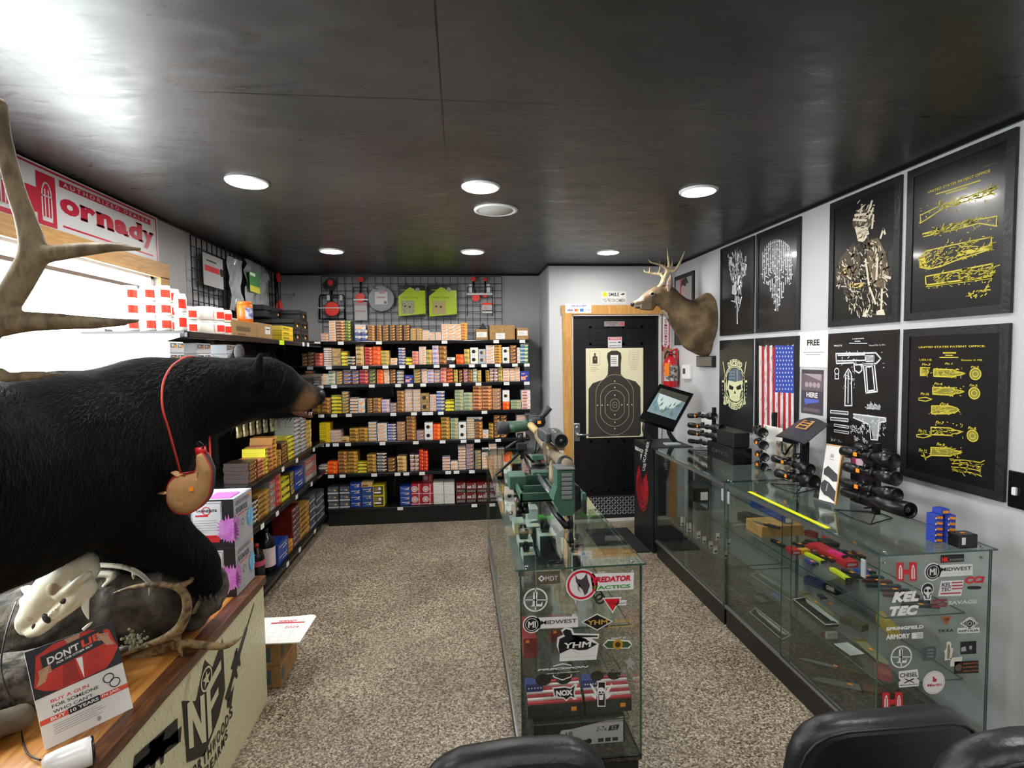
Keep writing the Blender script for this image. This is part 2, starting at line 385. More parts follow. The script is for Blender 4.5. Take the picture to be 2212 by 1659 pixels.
for i, (p, lab) in enumerate(LL):
 if i == 0: lt.location = (p[0], p[1], ZC); lt['label'] = lab; lt['group'] = 'recessed ceiling lamps'
 else: dup(lt, (p[0], p[1], ZC), label=lab, group='recessed ceiling lamps')
for x, y in ((-1.0, 1.06), (1.26, 1.06), (-1.0, -.6), (.12, -.6), (1.26, -.6)):  # unseen lamps; the rearmost row is added to light surfaces facing the camera
 if True:
  dup(lt, (x, y, ZC), label='unseen round recessed ceiling lamp, lit, over the front of the shop behind the viewer', group='unseen recessed lamps over the front of the shop')
sp_ = thing('ceiling_speaker', 'round white ceiling speaker with a flat grille, unlit', 'speaker', (.226, 3.135, ZC))
part(MB().lathe([(.105, 0), (.13, 0), (.128, -.008), (.112, -.012), (.105, -.008)], 36), 'rim', tr, sp_, local=True)
part(MB().lathe([(.106, -.004), (.1, -.009), (0, -.011)], 36), 'grille', mat('speaker_grille', '#d6d4cf', .6, bump=900, bs=.5), sp_, local=True)
# ================================================================ SHELVING AND AMMUNITION
ORD = ['zeroth', 'first', 'second', 'third', 'fourth', 'fifth', 'sixth', 'seventh', 'eighth', 'ninth', 'tenth', 'eleventh', 'twelfth', 'thirteenth', 'fourteenth', 'fifteenth', 'sixteenth', 'seventeenth', 'eighteenth', 'nineteenth', 'twentieth',
 'twenty-first', 'twenty-second', 'twenty-third', 'twenty-fourth', 'twenty-fifth', 'twenty-sixth', 'twenty-seventh', 'twenty-eighth', 'twenty-ninth', 'thirtieth', 'thirty-first', 'thirty-second', 'thirty-third', 'thirty-fourth', 'thirty-fifth', 'thirty-sixth']
shm = mat('shelf_black', '#101012', .3, .2); bkm = mat('shelf_back', '#0b0b0c', .6); lipm = mat('shelf_lip', '#232327', .22, .5); tagm = mat('price_tag_white', '#e6e6e4', .5)
SZ = [1.765, 1.535, 1.357, 1.082, .804, .503, .168]      # top faces of the back wall shelves
SY = 5.14
gon = thing('gondola_shelving', 'black metal shelving across the back wall, filled with ammunition, wire grid above it', 'shelving', (-.35, 5.5, 0))
w = MB().box(-1.745, .67, 5.52, 5.55, 0, 1.77)
part(w, 'back_panel', bkm, gon)
part(MB().box(-1.275, .67, 5.13, 5.515, 0, .135), 'base_panel', mat('shelf_kick', '#0c0c0d', .35), gon)
for x in (-.69, .655): part(MB().box(x-.013, x+.013, 5.495, 5.519, .17, 1.775), 'upright', lipm, gon)
REG = dict(A=(680, 580, 9.217), B=(900, 580, 8.508), C=(640, 740, 7.542), D=(890, 740, 7.541), E=(660, 950, 8.296), F=(880, 950, 8.295), G=(460, 880, 3.95), H=(320, 940, 4.365))
TAGS = {0: 'A5 A470 A1230 B465 B1415 B1895', 1: 'C165 C470 C870 C1070 C1395 C1670 C1825 D345 D600 D920 D1120 D1345 D1625 D1820', 2: 'C325 C545 C1165 C1595 C1795 D120 D490 D695 D1025 D1485 D1815',
  3: 'C320 C535 C775 C1505 C1845 D140 D225 D400 D1115', 4: 'E205 E275 E440 E660 E1285 E1890 F550 F930 F1180 F1555', 5: 'E335 E545 E1120 E1545 E1705 F165 F640 F790 F1070 F1440', 6: 'E1580 F1105'}
for i, z in enumerate(SZ):
 w = MB(); w.box(-1.7, .672, SY, 5.515, z-.012, z)
 sh = part(w, 'shelf', shm, gon)
 sh2 = MB().box(-1.28, .674, SY-.022, SY, z-.032, z-.001, bev=.006)
 part(sh2, 'price_rail', lipm, gon)
 for q in TAGS[i].split():
  r = REG[q[0]]; px = r[0]+(float(q[1:])+50)/r[2]
  x = P(px, 760, 'y', SY-.03).x
  part(MB().box(x-.027, x+.027, SY-.026, SY-.023, z-.034, z-.004), 'price_tag', tagm, gon)
ST = dict(
wo=('#ece6df', '#e8702a', '#b9bcc0', 'white and orange'), peach=('#f0d9c8', '#f3ece6', '#e9a06a', 'peach'), amberdk=('#8a4a20', '#e9c9a0', '#5a2a18', 'amber brown'),
green=('#2f4a20', '#9ec24a', '#4a6a28', 'green'), navyw=('#3a4a80', '#dfe2ea', '#5a6aa8', 'navy and white'), brown=('#9a6a38', '#c08a50', '#6b4020', 'brown'), dkbrown=('#33201a', '#6a4630', '#b98a50', 'dark brown'),
kraft=('#a58a5e', '#b89a6a', '#c7a878', 'kraft'), white=('#e8e6e4', '#cfcac8', '#f2a878', 'white'), whiteorange=('#f0ebe8', '#f4c09a', '#e8a070', 'white and pale orange'), orangeamber=('#e08a30', '#f4b860', '#a86a30', 'amber'),
coral=('#d8504e', '#e88078', '#b83838', 'coral red'), whitemaroon=('#efe9e8', '#5a2028', '#efe9e8', 'white and maroon'), yellow=('#e6dc28', '#3a3a20', '#f0e850', 'yellow'), blackwhite=('#1e1e22', '#e6e6e6', '#3a3a40', 'black and white'),
tan=('#d8b878', '#e8cc90', '#8a5a30', 'tan'), red=('#c8202a', '#e86a60', '#8a1018', 'red'), orange=('#ff5a14', '#ff7a34', '#e04a0a', 'bright orange'), gold=('#c8a850', '#e0c870', '#8a8048', 'gold'),
salmon=('#e08880', '#f0a8a0', '#c85a58', 'salmon'), lilac=('#c8b8d0', '#e6dcea', '#9a80b8', 'lilac'), whitedot=('#eceae8', '#eceae8', '#18181a', 'white, black-dotted'), greydot=('#b8babc', '#d8d8da', '#4a4a4e', 'grey, dark-dotted'),
amber=('#c88828', '#f0c060', '#7a4a20', 'amber'), purplebrown=('#5a3038', '#8a5a50', '#c89a50', 'plum'), greenblue=('#4a9a6a', '#dfe8e0', '#4a6ab8', 'green and white'), grey=('#7a7c80', '#e86a30', '#9a9ca0', 'grey and orange'),
silver=('#b0b4b8', '#3a3c40', '#d8dadc', 'silver'), palegreen=('#b8ccb8', '#e8ece8', '#7a9a80', 'pale green'), darkgold=('#4a4438', '#8a8270', '#d8b860', 'charcoal and gold'), blueamber=('#3a2a38', '#5a78c8', '#c88a50', 'plum and blue'),
crimson=('#c02038', '#e07080', '#8a1028', 'crimson'), darkgreen=('#2a3a30', '#4a6a40', '#8a9a50', 'dark green'), blue=('#2c3a90', '#3a4aa8', '#e8a890', 'blue'), bluegold=('#6a78a8', '#c8c8d8', '#e0b060', 'blue and gold'),
orangeblk=('#e8582a', '#2a1a18', '#f08050', 'orange and black'), purple=('#6a3a60', '#b080a8', '#e0a070', 'purple'), purplew=('#6a4a68', '#ece0e0', '#c8a878', 'purple and white'), goldbr=('#a88038', '#d0a850', '#6a4a20', 'gold-brown'),
whiteblk=('#e4e4e6', '#26262a', '#f0b890', 'white, black-striped'), mauve=('#b8a4a4', '#d8ccca', '#e0b898', 'mauve'), mauvebr=('#8a6458', '#b09080', '#c89a60', 'cocoa'), kraftdot=('#9a7c4c', '#c8c0a8', '#2a2018', 'kraft, black-dotted'),
sage=('#9aaa88', '#b8c4a8', '#788a68', 'sage green'), copper=('#b86a3c', '#e8b080', '#7a3820', 'copper'), whitered=('#f0e8e4', '#e8c8b8', '#b84a40', 'white with red squares'), yellow2=('#e2c818', '#e8e048', '#7a7018', 'yellow with dark outlines'),
silvergold=('#8a9098', '#e8e8ec', '#d8a850', 'silver and gold'), silverblk=('#26262a', '#d8dade', '#6a6c70', 'black with silver stripes'), redorange=('#d8281c', '#f06030', '#b81810', 'scarlet'), whitepurple=('#eae4e8', '#7a5868', '#f0b880', 'white and purple'),
darksage=('#6a5e58', '#7a8a60', '#a89a80', 'grey-brown'), purplegrey=('#7c6a78', '#988894', '#b8a0a0', 'purple-grey'),
greyshell=('#4a4e58', '#c8ccd0', '#767c8c', 'slate grey'), bluebox=('#1f4496', '#e0e4ee', '#2a58b0', 'royal blue'), bluebox2=('#2a4a88', '#c8d0dc', '#38589a', 'steel blue'), yellowframe=('#d8c820', '#4a4228', '#8a7a5a', 'yellow-edged'),
redshell=('#a01a30', '#e8d8d8', '#cfc6c4', 'crimson and white'), whitetarget=('#dcdad4', '#a8a4a0', '#e6e4de', 'plain white'), AA=('#6a1a14', '#2a1a18', '#8a8e94', 'dark red'), greybig=('#8c8a8a', '#b85850', '#b8b4b0', 'grey and red'), tanbox=('#b8aa70', '#d8cc98', '#8a7a48', 'khaki'))
stk_m = mat('amber_sticker', '#ffb24a', .5)
def style_mats(st):
 c = ST[st]; gl = .35
 return [mat('carton_'+st+'_'+k, c[i], gl) for i, k in enumerate(('body', 'band', 'panel'))]
def front_art(m, st, w, h, off):
 """printing on the front (local xz plane at y=-off); slots 1 band, 2 panel"""
 M = T(0, -off, 0) @ RX(PI/2)
 if st in ('whitedot', 'greydot', 'kraftdot'):
  m.disc(-w*.08, h*.5, min(w, h)*.24, M=M, c=2); m.rect(-w*.3, h*.86, w*.1, h*.9, M=M, c=1)
 elif st == 'AA':
  m.rect(-w*.48, h*.05, w*.48, h*.38, M=M, c=1); m.rect(w*.08, h*.45, w*.46, h*.82, M=M, c=2)
  m.text('AA', -w*.2, h*.62, w*.42, h*.3, z=.0006, M=M, c=3, bold=.03); m.disc(w*.36, h*.92, h*.05, M=M, c=3)
  for q in range(5): m.rect(-w*.4+q*w*.17, h*.1, -w*.3+q*w*.17, h*.3, z=.0006, M=M, c=2)
 elif st == 'yellowframe':
  m.rect(-w*.44, h*.1, w*.4, h*.94, M=M, c=1); m.rect(-w*.4, h*.5, w*.0, h*.86, z=.0005, M=M, c=2); m.disc(w*.1, h*.7, h*.14, z=.0008, M=M, c=3)
  m.rect(-w*.4, h*.26, w*.2, h*.42, z=.0005, M=M, c=3)
 elif st == 'redshell':
  m.disc(-w*.18, h*.52, h*.3, M=M, c=2); m.ring(-w*.18, h*.52, h*.16, h*.2, z=.0005, M=M, c=0); m.rect(w*.2, 0, w*.26, h, M=M, c=1); m.rect(-w*.5, h*.06, w*.5, h*.11, M=M, c=1)
 elif st == 'whitetarget':
  m.rect(-w*.42, h*.84, w*.3, h*.88, M=M, c=1); m.rect(-w*.42, h*.6, -w*.1, h*.64, M=M, c=1); m.stroke([(w*.36, h*.82), (w*.4, h*.92)], .004, M=M, c=3)
  m.stroke([(-w*.45, h*.2), (-w*.1, h*.3), (w*.2, h*.24), (w*.45, h*.4)], .0015, M=M, c=1)
 elif st == 'greyshell':
  m.rect(-w*.5, h*.02, w*.5, h*.22, M=M, c=1); m.disc(-w*.3, h*.6, h*.18, M=M, c=2); m.rect(-w*.1, h*.4, w*.3, h*.7, M=M, c=2)
 elif st in ('bluebox', 'bluebox2'):
  m.rect(-w*.38, h*.62, w*.2, h*.7, M=M, c=1); m.rect(-w*.1, h*.3, w*.36, h*.38, M=M, c=1); m.disc(w*.3, h*.7, h*.1, M=M, c=1); m.rect(-w*.46, h*.06, w*.46, h*.12, M=M, c=2)
 elif st == 'yellow2':
  m.rect(-w*.46, h*.3, w*.1, h*.78, M=M, c=2); m.rect(-w*.42, h*.4, w*.06, h*.68, z=.0005, M=M, c=0)
 elif h > w*1.4:
  m.rect(-w*.4, h*.55, w*.4, h*.9, M=M, c=1); m.rect(-w*.4, h*.15, w*.1, h*.4, M=M, c=2)
 else:
  m.rect(-w*.5, h*.58, w*.5, h*.94, M=M, c=1); m.rect(-w*.42, h*.12, w*.12, h*.48, M=M, c=2)
  m.rect(-w*.36, h*.7, w*.05, h*.8, z=.0004, M=M, c=2)
BOXES = []        # every carton: (area in the picture, location, rz, w, d, h, style, label, name, group)
def stack(x0, x1, zb, zt, n, st, front, axis, place, depth=.12, name='cartridge_box', word='cartridge box'):
 """one stack of n cartons between two edges along the shelf; front = plane coordinate of the faces; axis 'y' faces the camera, axis 'x' faces the aisle"""
 w = abs(x1-x0)-.002; h = (zt-zb)/n; rnd = random.Random(int((x0*977+zb*313)*1000))
 for i in range(n):
  j = rnd.uniform(-.0015, .0015); jd = rnd.uniform(0, .006)
  if axis == 'y': loc = (( x0+x1)/2+j, front+jd, zb+i*h); rz = 0
  else: loc = (front-jd, (x0+x1)/2+j, zb+i*h); rz = PI/2
  dist = (V(loc)-EYE).length
  where = ORD[i+1]+' up' if 0 < i < n-1 else ('bottom one' if i == 0 and n > 1 else ('top one' if n > 1 else 'lone'))
  BOXES.append([w*h*1e4/dist**2*(1 if axis == 'y' else .55), loc, rz, w, depth, h-.0006, st, ('%s %s, %s, %s' % (ST[st][3], word, where, place)), name])
 return zb+n*h
ROWS = {
0: 'A120,265,1290,3,wo A280,410,1040,8,peach A420,595,1040,7,amberdk A600,715,1040,7,green A800,925,1220,2,navyw A925,1050,1220,2,navyw A1060,1195,1130,6,brown A1235,1330,1130,6,brown A1340,1475,1120,6,dkbrown A1480,1605,1120,6,dkbrown A1610,1750,1120,6,dkbrown A1760,1895,1120,6,dkbrown A1900,2018,1190,5,kraft A2022,2140,1190,5,kraft B105,225,1135,4,white B230,335,1170,3,white B345,450,1170,4,white B455,573,1020,5,whiteorange B575,693,1020,5,whiteorange B695,810,1020,5,whiteorange B815,930,1000,6,orangeamber',
1: 'C85,182,175,4,dkbrown C185,295,150,4,dkbrown C300,435,170,4,coral C440,572,80,8,whitemaroon C580,725,95,2,kraft C730,832,140,4,yellow C835,963,225,3,blackwhite C968,1100,60,4,tan C1110,1243,75,6,red C1245,1375,60,4,orange C1380,1515,130,4,gold C1530,1645,250,2,whiteorange C1660,1775,85,6,navyw C1780,1885,240,2,yellow D0,105,140,4,salmon D110,225,65,7,white D228,325,115,3,gold D330,435,45,4,lilac D440,565,50,4,brown D570,705,235,1,blackwhite D715,845,190,2,orange D850,940,105,3,gold D945,1075,80,2,whitedot D1080,1200,105,2,greydot D1204,1345,40,6,white D1348,1460,35,7,amber D1470,1588,70,2,whitedot D1592,1700,40,5,purplebrown D1710,1760,80,2,white D1765,1890,25,5,greenblue',
2: 'C140,260,460,3,grey C270,395,560,3,silver C400,518,510,4,white C520,635,460,4,palegreen C640,755,460,5,darkgold C760,900,440,4,blueamber C905,1025,450,4,blueamber C1030,1175,440,4,crimson C1180,1300,430,4,darkgreen C1310,1420,440,4,orange C1425,1515,440,4,whiteorange C1520,1625,435,5,dkbrown C1635,1750,450,4,silver C1765,1900,530,1,blue D20,150,430,5,darkgold D155,245,430,4,white D250,355,435,4,lilac D360,455,440,4,bluegold D460,560,405,4,salmon D565,670,410,4,orangeblk D680,745,440,4,gold D760,825,440,4,dkbrown D835,910,430,4,purple D915,985,435,4,brown D990,1055,430,4,palegreen D1065,1130,450,4,gold D1200,1258,450,4,goldbr D1262,1330,420,4,purplew D1335,1400,420,4,purplew D1405,1475,385,4,gold D1480,1588,420,5,peach D1592,1676,420,5,peach D1680,1755,400,5,whiteorange D1760,1905,465,1,blue',
3: 'C250,400,1000,2,goldbr C405,558,900,4,brown C565,732,860,5,yellow C736,860,795,7,darkgold C870,998,900,5,whiteblk C1002,1115,915,2,white C1145,1245,905,6,dkbrown C1250,1385,905,4,brown C1390,1515,930,4,lilac C1525,1636,985,3,purplegrey C1640,1763,785,6,brown C1766,1890,760,6,mauve D10,135,760,6,mauve D140,282,825,2,kraftdot D286,394,845,6,mauve D397,530,790,6,navyw D540,688,935,3,yellow D692,840,770,6,sage D845,988,815,5,sage D992,1142,705,7,copper D1147,1300,705,7,copper D1305,1450,745,6,mauvebr D1478,1592,965,2,orange D1610,1782,940,3,sage D1786,1930,775,6,whitered',
4: 'C370,547,1305,5,yellow2 C550,728,1435,4,mauve C732,862,1545,1,tan C866,1020,1400,4,goldbr C1025,1168,1390,4,goldbr C1171,1305,1295,6,silvergold C1315,1475,1320,5,white C1485,1625,1325,6,navyw C1635,1775,1290,6,mauvebr C1790,1945,1200,7,brown D70,200,1430,3,purplegrey D205,340,1305,2,whitedot D345,466,1330,4,orange D470,615,1215,6,goldbr D625,755,1230,6,sage D760,885,1295,2,whitedot D890,1015,1215,9,silvergold D1020,1150,1290,5,brown D1155,1250,1430,1,white D1255,1327,1320,4,goldbr D1330,1436,1180,6,dkbrown D1440,1545,1180,6,dkbrown D1700,1850,1180,5,mauve',
5: 'E225,380,470,3,whitemaroon E390,573,395,3,orange E577,753,210,6,brown E757,928,210,6,goldbr E932,1096,410,3,yellow E1100,1265,265,5,goldbr E1275,1450,235,6,silverblk E1465,1620,320,4,dkbrown E1640,1805,300,4,tan F45,125,265,4,purplew F130,205,265,4,purplew F210,286,180,6,redorange F290,365,200,6,redorange F625,765,325,4,whitepurple F775,902,400,2,peach F905,1040,115,8,whitepurple F1045,1190,75,7,purplegrey F1205,1325,190,6,darksage F1335,1456,225,6,peach F1460,1600,75,7,white F1620,1740,150,6,mauve F1755,1880,230,3,orange',
6: 'E390,585,850,3,greyshell E600,785,840,3,greyshell E790,993,770,4,bluebox E1000,1200,850,3,bluebox2 E1205,1410,820,2,yellowframe E1685,1885,840,4,bluebox F60,255,790,2,redshell F260,455,790,2,redshell F460,650,770,2,whitetarget F655,845,765,2,whitetarget F865,1043,770,2,AA F1050,1238,775,2,AA F1245,1432,770,2,AA F1440,1620,770,2,AA'}
SHELFW = ['top shelf', 'second shelf', 'third shelf', 'fourth shelf', 'fifth shelf', 'sixth shelf', 'bottom deck']
TOPS = {}
for i, row in ROWS.items():
 for k, it in enumerate(row.split()):
  q = it[1:].split(','); r = REG[it[0]]; a, b_, yt = [float(v) for v in q[:3]]; n = int(q[3])
  A_ = P(r[0]+a/r[2], r[1]+yt/r[2], 'y', SY+.005); B_ = P(r[0]+b_/r[2], r[1]+yt/r[2], 'y', SY+.005)
  nm, wd, dp = ('shotshell_box', 'shotshell carton', .17) if i == 6 else ('cartridge_box', 'cartridge box', .125)
  place = '%s stack from left, %s, back' % (ORD[k+1], SHELFW[i])
  TOPS[(i, k)] = (A_.x, B_.x, stack(A_.x, B_.x, SZ[i]+.0005, (A_.z+B_.z)/2, n, q[4], SY+.005, 'y', place, dp, nm, wd))
def topper(i, k, h, st, x=None, place='', name='cartridge_box', word='cartridge box', dy=0):
 a, b_, z = TOPS[(i, k)]
 if x: a, b_ = x
 stack(a, b_, z+.0005, z+h, 1, st, SY+.006+dy, 'y', place, .11, name, word)
topper(0, 4, .048, 'white', (TOPS[(0, 4)][0], TOPS[(0, 4)][0]+.1), 'across the navy stacks, back top shelf')
topper(1, 7, .05, 'kraftdot', None, 'on the black and white stack, second shelf')
topper(3, 22, .115, 'whitedot', None, 'on two orange boxes, fourth back shelf')
topper(4, 17, .05, 'blackwhite', None, 'on a brown stack, fifth back shelf')
topper(5, 18, .05, 'blackwhite', None, 'on a peach stack, sixth back shelf')
topper(6, 3, .052, 'tan', None, 'on the steel blue stack, bottom deck', 'shotshell_box', 'shotshell carton')
topper(6, 7, .07, 'redshell', None, 'third up, behind the crimson pair, bottom deck', 'shotshell_box', 'shotshell carton', .1)
topper(6, 13, .09, 'AA', None, 'on the stack nearest the glass case, bottom deck', 'shotshell_box', 'shotshell carton', .02)
LX = -1.3
lg = thing('gondola_shelving', 'black metal shelving along the left wall, behind the bear, red-labelled jugs on its top', 'shelving', (-1.6, 3.9, 0))
LZ = [1.742, 1.47, 1.25, .832, .553, .125]
YA = 2.66
part(MB().box(-1.775, -1.755, 3.38, 5.515, 0, 1.74), 'back_panel', bkm, lg)
part(MB().box(-1.755, LX-.04, YA, 5.1, 0, .09), 'base_panel', mat('shelf_kick', '#0c0c0d', .35), lg)
for y in (2.8, 3.9, 5.05): part(MB().box(-1.765, -1.72, y-.03, y+.03, .1, 1.745 if y > 3 else 1.76), 'upright', mat('upright_grey', '#6a6c70', .4, .6), lg)
for i, z in enumerate(LZ):
 y0 = YA; x1 = LX-(.0 if i else 0)
 part(MB().box(-1.755, x1, y0, 5.12, z-.012, z), 'shelf', shm if i else mat('shelf_top_brown', '#1d1614', .25, .2), lg)
 part(MB().box(x1, x1+.02, y0, 5.115, z-.034, z-.001, bev=.006), 'price_rail', lipm, lg)
 if i in (0, 1):   # cantilever bracket at the near end
  part(MB().prism([(-1.72, z-.012), (-1.72, z-.13), (-1.66, z-.13), (LX-.02, z-.03), (LX-.02, z-.012)], -(y0+.008), -(y0+.002), M=RX(PI/2)), 'bracket', mat('bracket_steel', '#7c7e82', .3, .7), lg)
def ltag(gx, gy, zi, col=None, w=.05):
 p = P(gx, gy, 'x', LX+.02); part(MB().box(LX+.0205, LX+.023, p.y-w/2, p.y+w/2, LZ[zi]-.036, LZ[zi]-.004), 'price_tag', col or tagm, lg)
for gx, gy, zi in ((712/3.95+460, 975, 3), (595/3.95+460, 1007, 3), (860/3.95+460, 965, 3), (840/3.95+460, 1043, 4), (712/3.95+460, 1069, 4), (547/3.95+460, 1103, 4), (420/3.95+460, 1130, 4), (868/3.95+460, 1138, 5), (738/3.95+460, 1180, 5), (635/3.95+460, 1207, 5), (655, 741, 0), (665, 741, 0)): ltag(gx, gy, zi)
ltag(608, 735, 0, mat('lime_tag', '#c8f02a', .5), .1)
LROWS = {
3: ('third shelf up', 'H960,1045,240,5,dkbrown H1045,1115,220,5,copper H1117,1140,120,6,yellow H1145,1185,95,6,copper H1185,1225,10,8,amber H1230,1262,140,5,goldbr H1265,1325,60,6,dkbrown H1330,1385,8,5,yellow H1390,1445,-250,11,silver H1450,1500,-230,11,silver H1502,1548,-140,6,gold'),
4: ('second shelf up', 'H965,1045,620,5,silverblk H1050,1155,530,5,goldbr H1160,1215,420,4,greybig H1220,1262,360,5,coral H1270,1345,400,3,yellow H1350,1385,340,5,darkgold H1390,1475,310,2,bluebox H1490,1595,205,2,greybig'),
5: ('bottom deck', 'H1235,1330,985,2,bluebox H1335,1370,985,3,amber H1372,1440,660,7,AA H1442,1530,640,6,goldbr H1535,1590,545,4,greyshell H1595,1668,525,4,greyshell')}
for i, (sw, row) in LROWS.items():
 for k, it in enumerate(row.split()):
  q = it[1:].split(','); r = REG[it[0]]; a, b_, yt = [float(v) for v in q[:3]]; n = int(q[3])
  ya = None
  def yon(px):
   lo_, hi_ = 1.5, 6.0
   for _ in range(40):
    m_ = (lo_+hi_)/2; d = V((LX-.01, m_, LZ[i]))-EYE; w_ = d.dot(_f); X_ = 1106+FPX*d.dot(_R)/w_
    if X_ < px: lo_ = m_
    else: hi_ = m_
   return lo_
  ya, yb = yon(r[0]+a/r[2]), yon(r[0]+b_/r[2])
  top = P(r[0]+(a+b_)/2/r[2], r[1]+yt/r[2], 'x', LX-.01).z
  gap = (LZ[i-1]-.02); top = min(top, gap)
  stack(ya, yb, LZ[i]+.0005, top, n, q[4], LX-.012, 'x', '%s stack past bear, %s, left' % (ORD[k+1], sw), .15)
BOXES.sort(key=lambda b: -b[0])
cart = [b for b in BOXES if b[8] == 'cartridge_box']; shots = [b for b in BOXES if b[8] != 'cartridge_box']
_bm = {}
def carton(b):
 _, loc, rz, w, d, h, st, label, nm = b
 key = (round(w, 3), round(h, 4), st, d)
 if key not in _bm:
  ms = style_mats(st)
  m = MB(); m.box(-w/2, w/2, 0, d, 0, h, bev=min(.0015, h*.08))
  me = m.build(nm, ms[:1]); o0 = me.data; bpy.data.objects.remove(me)
  m = MB(); front_art(m, st, w, h, .0006); m.c = 1; o = m.build('printed_label', ms+[WHT if st != 'whitetarget' else BLK]); l0 = o.data; bpy.data.objects.remove(o)
  s = None
  if st not in ('whitetarget', 'AA', 'whitered', 'yellowframe'):
   m = MB(); s_ = min(.016, w*.3); m.poly([(w*.22+s_*.8*math.cos(a*PI/4)*.7, h*.5+min(h*.32, s_*.5)*math.sin(a*PI/4)) for a in range(8)], M=T(0, -.0016, 0) @ RX(PI/2)); o = m.build('price_sticker', stk_m); s = o.data; bpy.data.objects.remove(o)
  _bm[key] = (o0, l0, s)
 o0, l0, s0 = _bm[key]
 o = bpy.data.objects.new(nm, o0); C.objects.link(o); o.location = loc; o.rotation_euler = (0, 0, rz)
 tag(o, label, 'ammunition box', 'ammunition on the shelves' if nm == 'cartridge_box' else 'shotshells on the bottom deck')
 c = bpy.data.objects.new('printed_label', l0); C.objects.link(c); c.parent = o
 if s0: c = bpy.data.objects.new('price_sticker', s0); C.objects.link(c); c.parent = o
for b in cart[:300]+shots: carton(b)
mm = MB(); slots = {}; order = []
for b in cart[300:]:
 _, loc, rz, w, d, h, st, label, nm = b
 if st not in slots: slots[st] = len(order); order += style_mats(st)
 s0 = slots[st]; sub = MB(T(*loc) @ RZ(rz)); sub.box(-w/2, w/2, 0, d, 0, h); sub.v, sub.f = sub.v, sub.f
 k0 = len(sub.f); front_art(sub, st, w, h, .0006)
 sub.k = [s0+min(k, 2) for k in sub.k]
 n = len(mm.v); mm.v += sub.v; mm.f += [tuple(i+n for i in f) for f in sub.f]; mm.k += sub.k; mm.sm += sub.sm
 if st not in ('whitered',):
  c0 = len(mm.f); s_ = min(.016, w*.3)
  mm.add([(w*.22+s_*.8*math.cos(a*PI/4)*.7, -.0012, h*.5+min(h*.32, s_*.5)*math.sin(a*PI/4)) for a in range(8)], [tuple(range(8))], M=T(*loc) @ RZ(rz), c=-1)
mm.k = [len(order) if k == -1 else k for k in mm.k]
o = mm.build('small_cartridge_boxes', order+[stk_m]); tag(o, 'smaller cartridge boxes of every colour packed between the larger ones on the shelves', 'ammunition boxes', kind='stuff')
print('cartons', len(BOXES))
def shipbox(nm, label, x0, x1, yt, lab, zb=SZ[0]+.0005, y0=SY+.01, d=.25, lx=None):
 A_ = P(x0, yt, 'y', y0); B_ = P(x1, yt, 'y', y0); z1 = (A_.z+B_.z)/2; w = B_.x-A_.x
 t_ = thing(nm, label, 'box', ((A_.x+B_.x)/2, y0+d/2, zb), group='brown cartons on the top shelf')
 part(MB().box(A_.x, B_.x, y0, y0+d, zb, z1, bev=.002), 'carton', CARD, t_)
 m = MB(); lw, lh = lab[1]*w, lab[2]*(z1-zb); cx = A_.x+lab[0]*w; cz = zb+lab[3]*(z1-zb)
 M = frame((cx, y0-.0012, cz), (1, 0, 0), (0, 0, 1)); m.rect(-lw/2, -lh/2, lw/2, lh/2, M=M, c=0)
 for i in range(4): m.rect(-lw*.38, lh*(.3-.18*i), lw*(.1+.06*(i % 3)), lh*(.22+.09*0-.18*i+.14-.1), z=.0005, M=M, c=1)
 part(m, 'shipping_label', [WHT, mat('grey_print', '#77777c', .6)], t_)
 part(MB().box(A_.x+w*.46, A_.x+w*.54, y0-.0006, y0+d, zb+.001, z1+.0006), 'packing_tape', mat('packing_tape', '#a8875c', .3), t_)
shipbox('shipping_carton', 'small brown carton under the black wedge, top shelf of the back wall', 1027.5, 1053.4, 711.6, (.5, .85, .5, .5))
shipbox('shipping_carton', 'widest brown carton at the right end of the back wall top shelf', 1057.5, 1112, 702.3, (.42, .36, .4, .25))
shipbox('shipping_carton', 'brown carton with a pale pink label, far right of the top shelf', 1116.3, 1141, 708.2, (.5, .85, .42, .55))
a_ = P(1045, 711, 'y', SY+.05)
tag(MB().prism([(a_.x-.05, a_.z+.001), (a_.x+.03, a_.z+.001), (a_.x-.01, a_.z+.062)], -(SY+.1), -(SY+.03), M=RX(PI/2)).build('wedge_block', BLK), 'black wedge-shaped block on a small brown carton', 'block')
# ================================================================ SHAPES GROWN FROM OVERLAPPING VOLUMES
def ball(m, c, r, n=14, M=None):
 """ellipsoid; r a number or (rx, ry, rz)"""
 r = (r, r, r) if not hasattr(r, '__len__') else r
 prof = [(math.sin(PI*i/(n//2)), -math.cos(PI*i/(n//2))) for i in range(n//2+1)]
 mm = T(*c) @ (M or Matrix()) @ Matrix.Diagonal((r[0], r[1], r[2], 1))
 vs = [(0, 0, -1)]+[(a*math.cos(2*PI*k/n), a*math.sin(2*PI*k/n), z) for a, z in prof[1:-1] for k in range(n)]+[(0, 0, 1)]
 L_ = len(vs)-1; rows = n//2-1
 fs = [(0, 1+(k+1) % n, 1+k) for k in range(n)]+[(1+i*n+k, 1+i*n+(k+1) % n, 1+(i+1)*n+(k+1) % n, 1+(i+1)*n+k) for i in range(rows-1) for k in range(n)]
 fs += [(1+(rows-1)*n+k, 1+(rows-1)*n+(k+1) % n, L_) for k in range(n)]
 return m.add(vs, fs, mm, smooth=True)
def chain(m, pts, rad, n=16, k=3, flat=1.0):
 """thick smooth limb with round ends through points"""
 ps = smoothpath(pts, k); rs = []
 for i in range(len(ps)):
  t = i/k; j = min(int(t), len(rad)-2); rs.append(rad[j]+(rad[j+1]-rad[j])*(t-j))
 m.tube(ps, rs, n, flat=flat); ball(m, ps[0], rs[0]); ball(m, ps[-1], rs[-1])
 return m
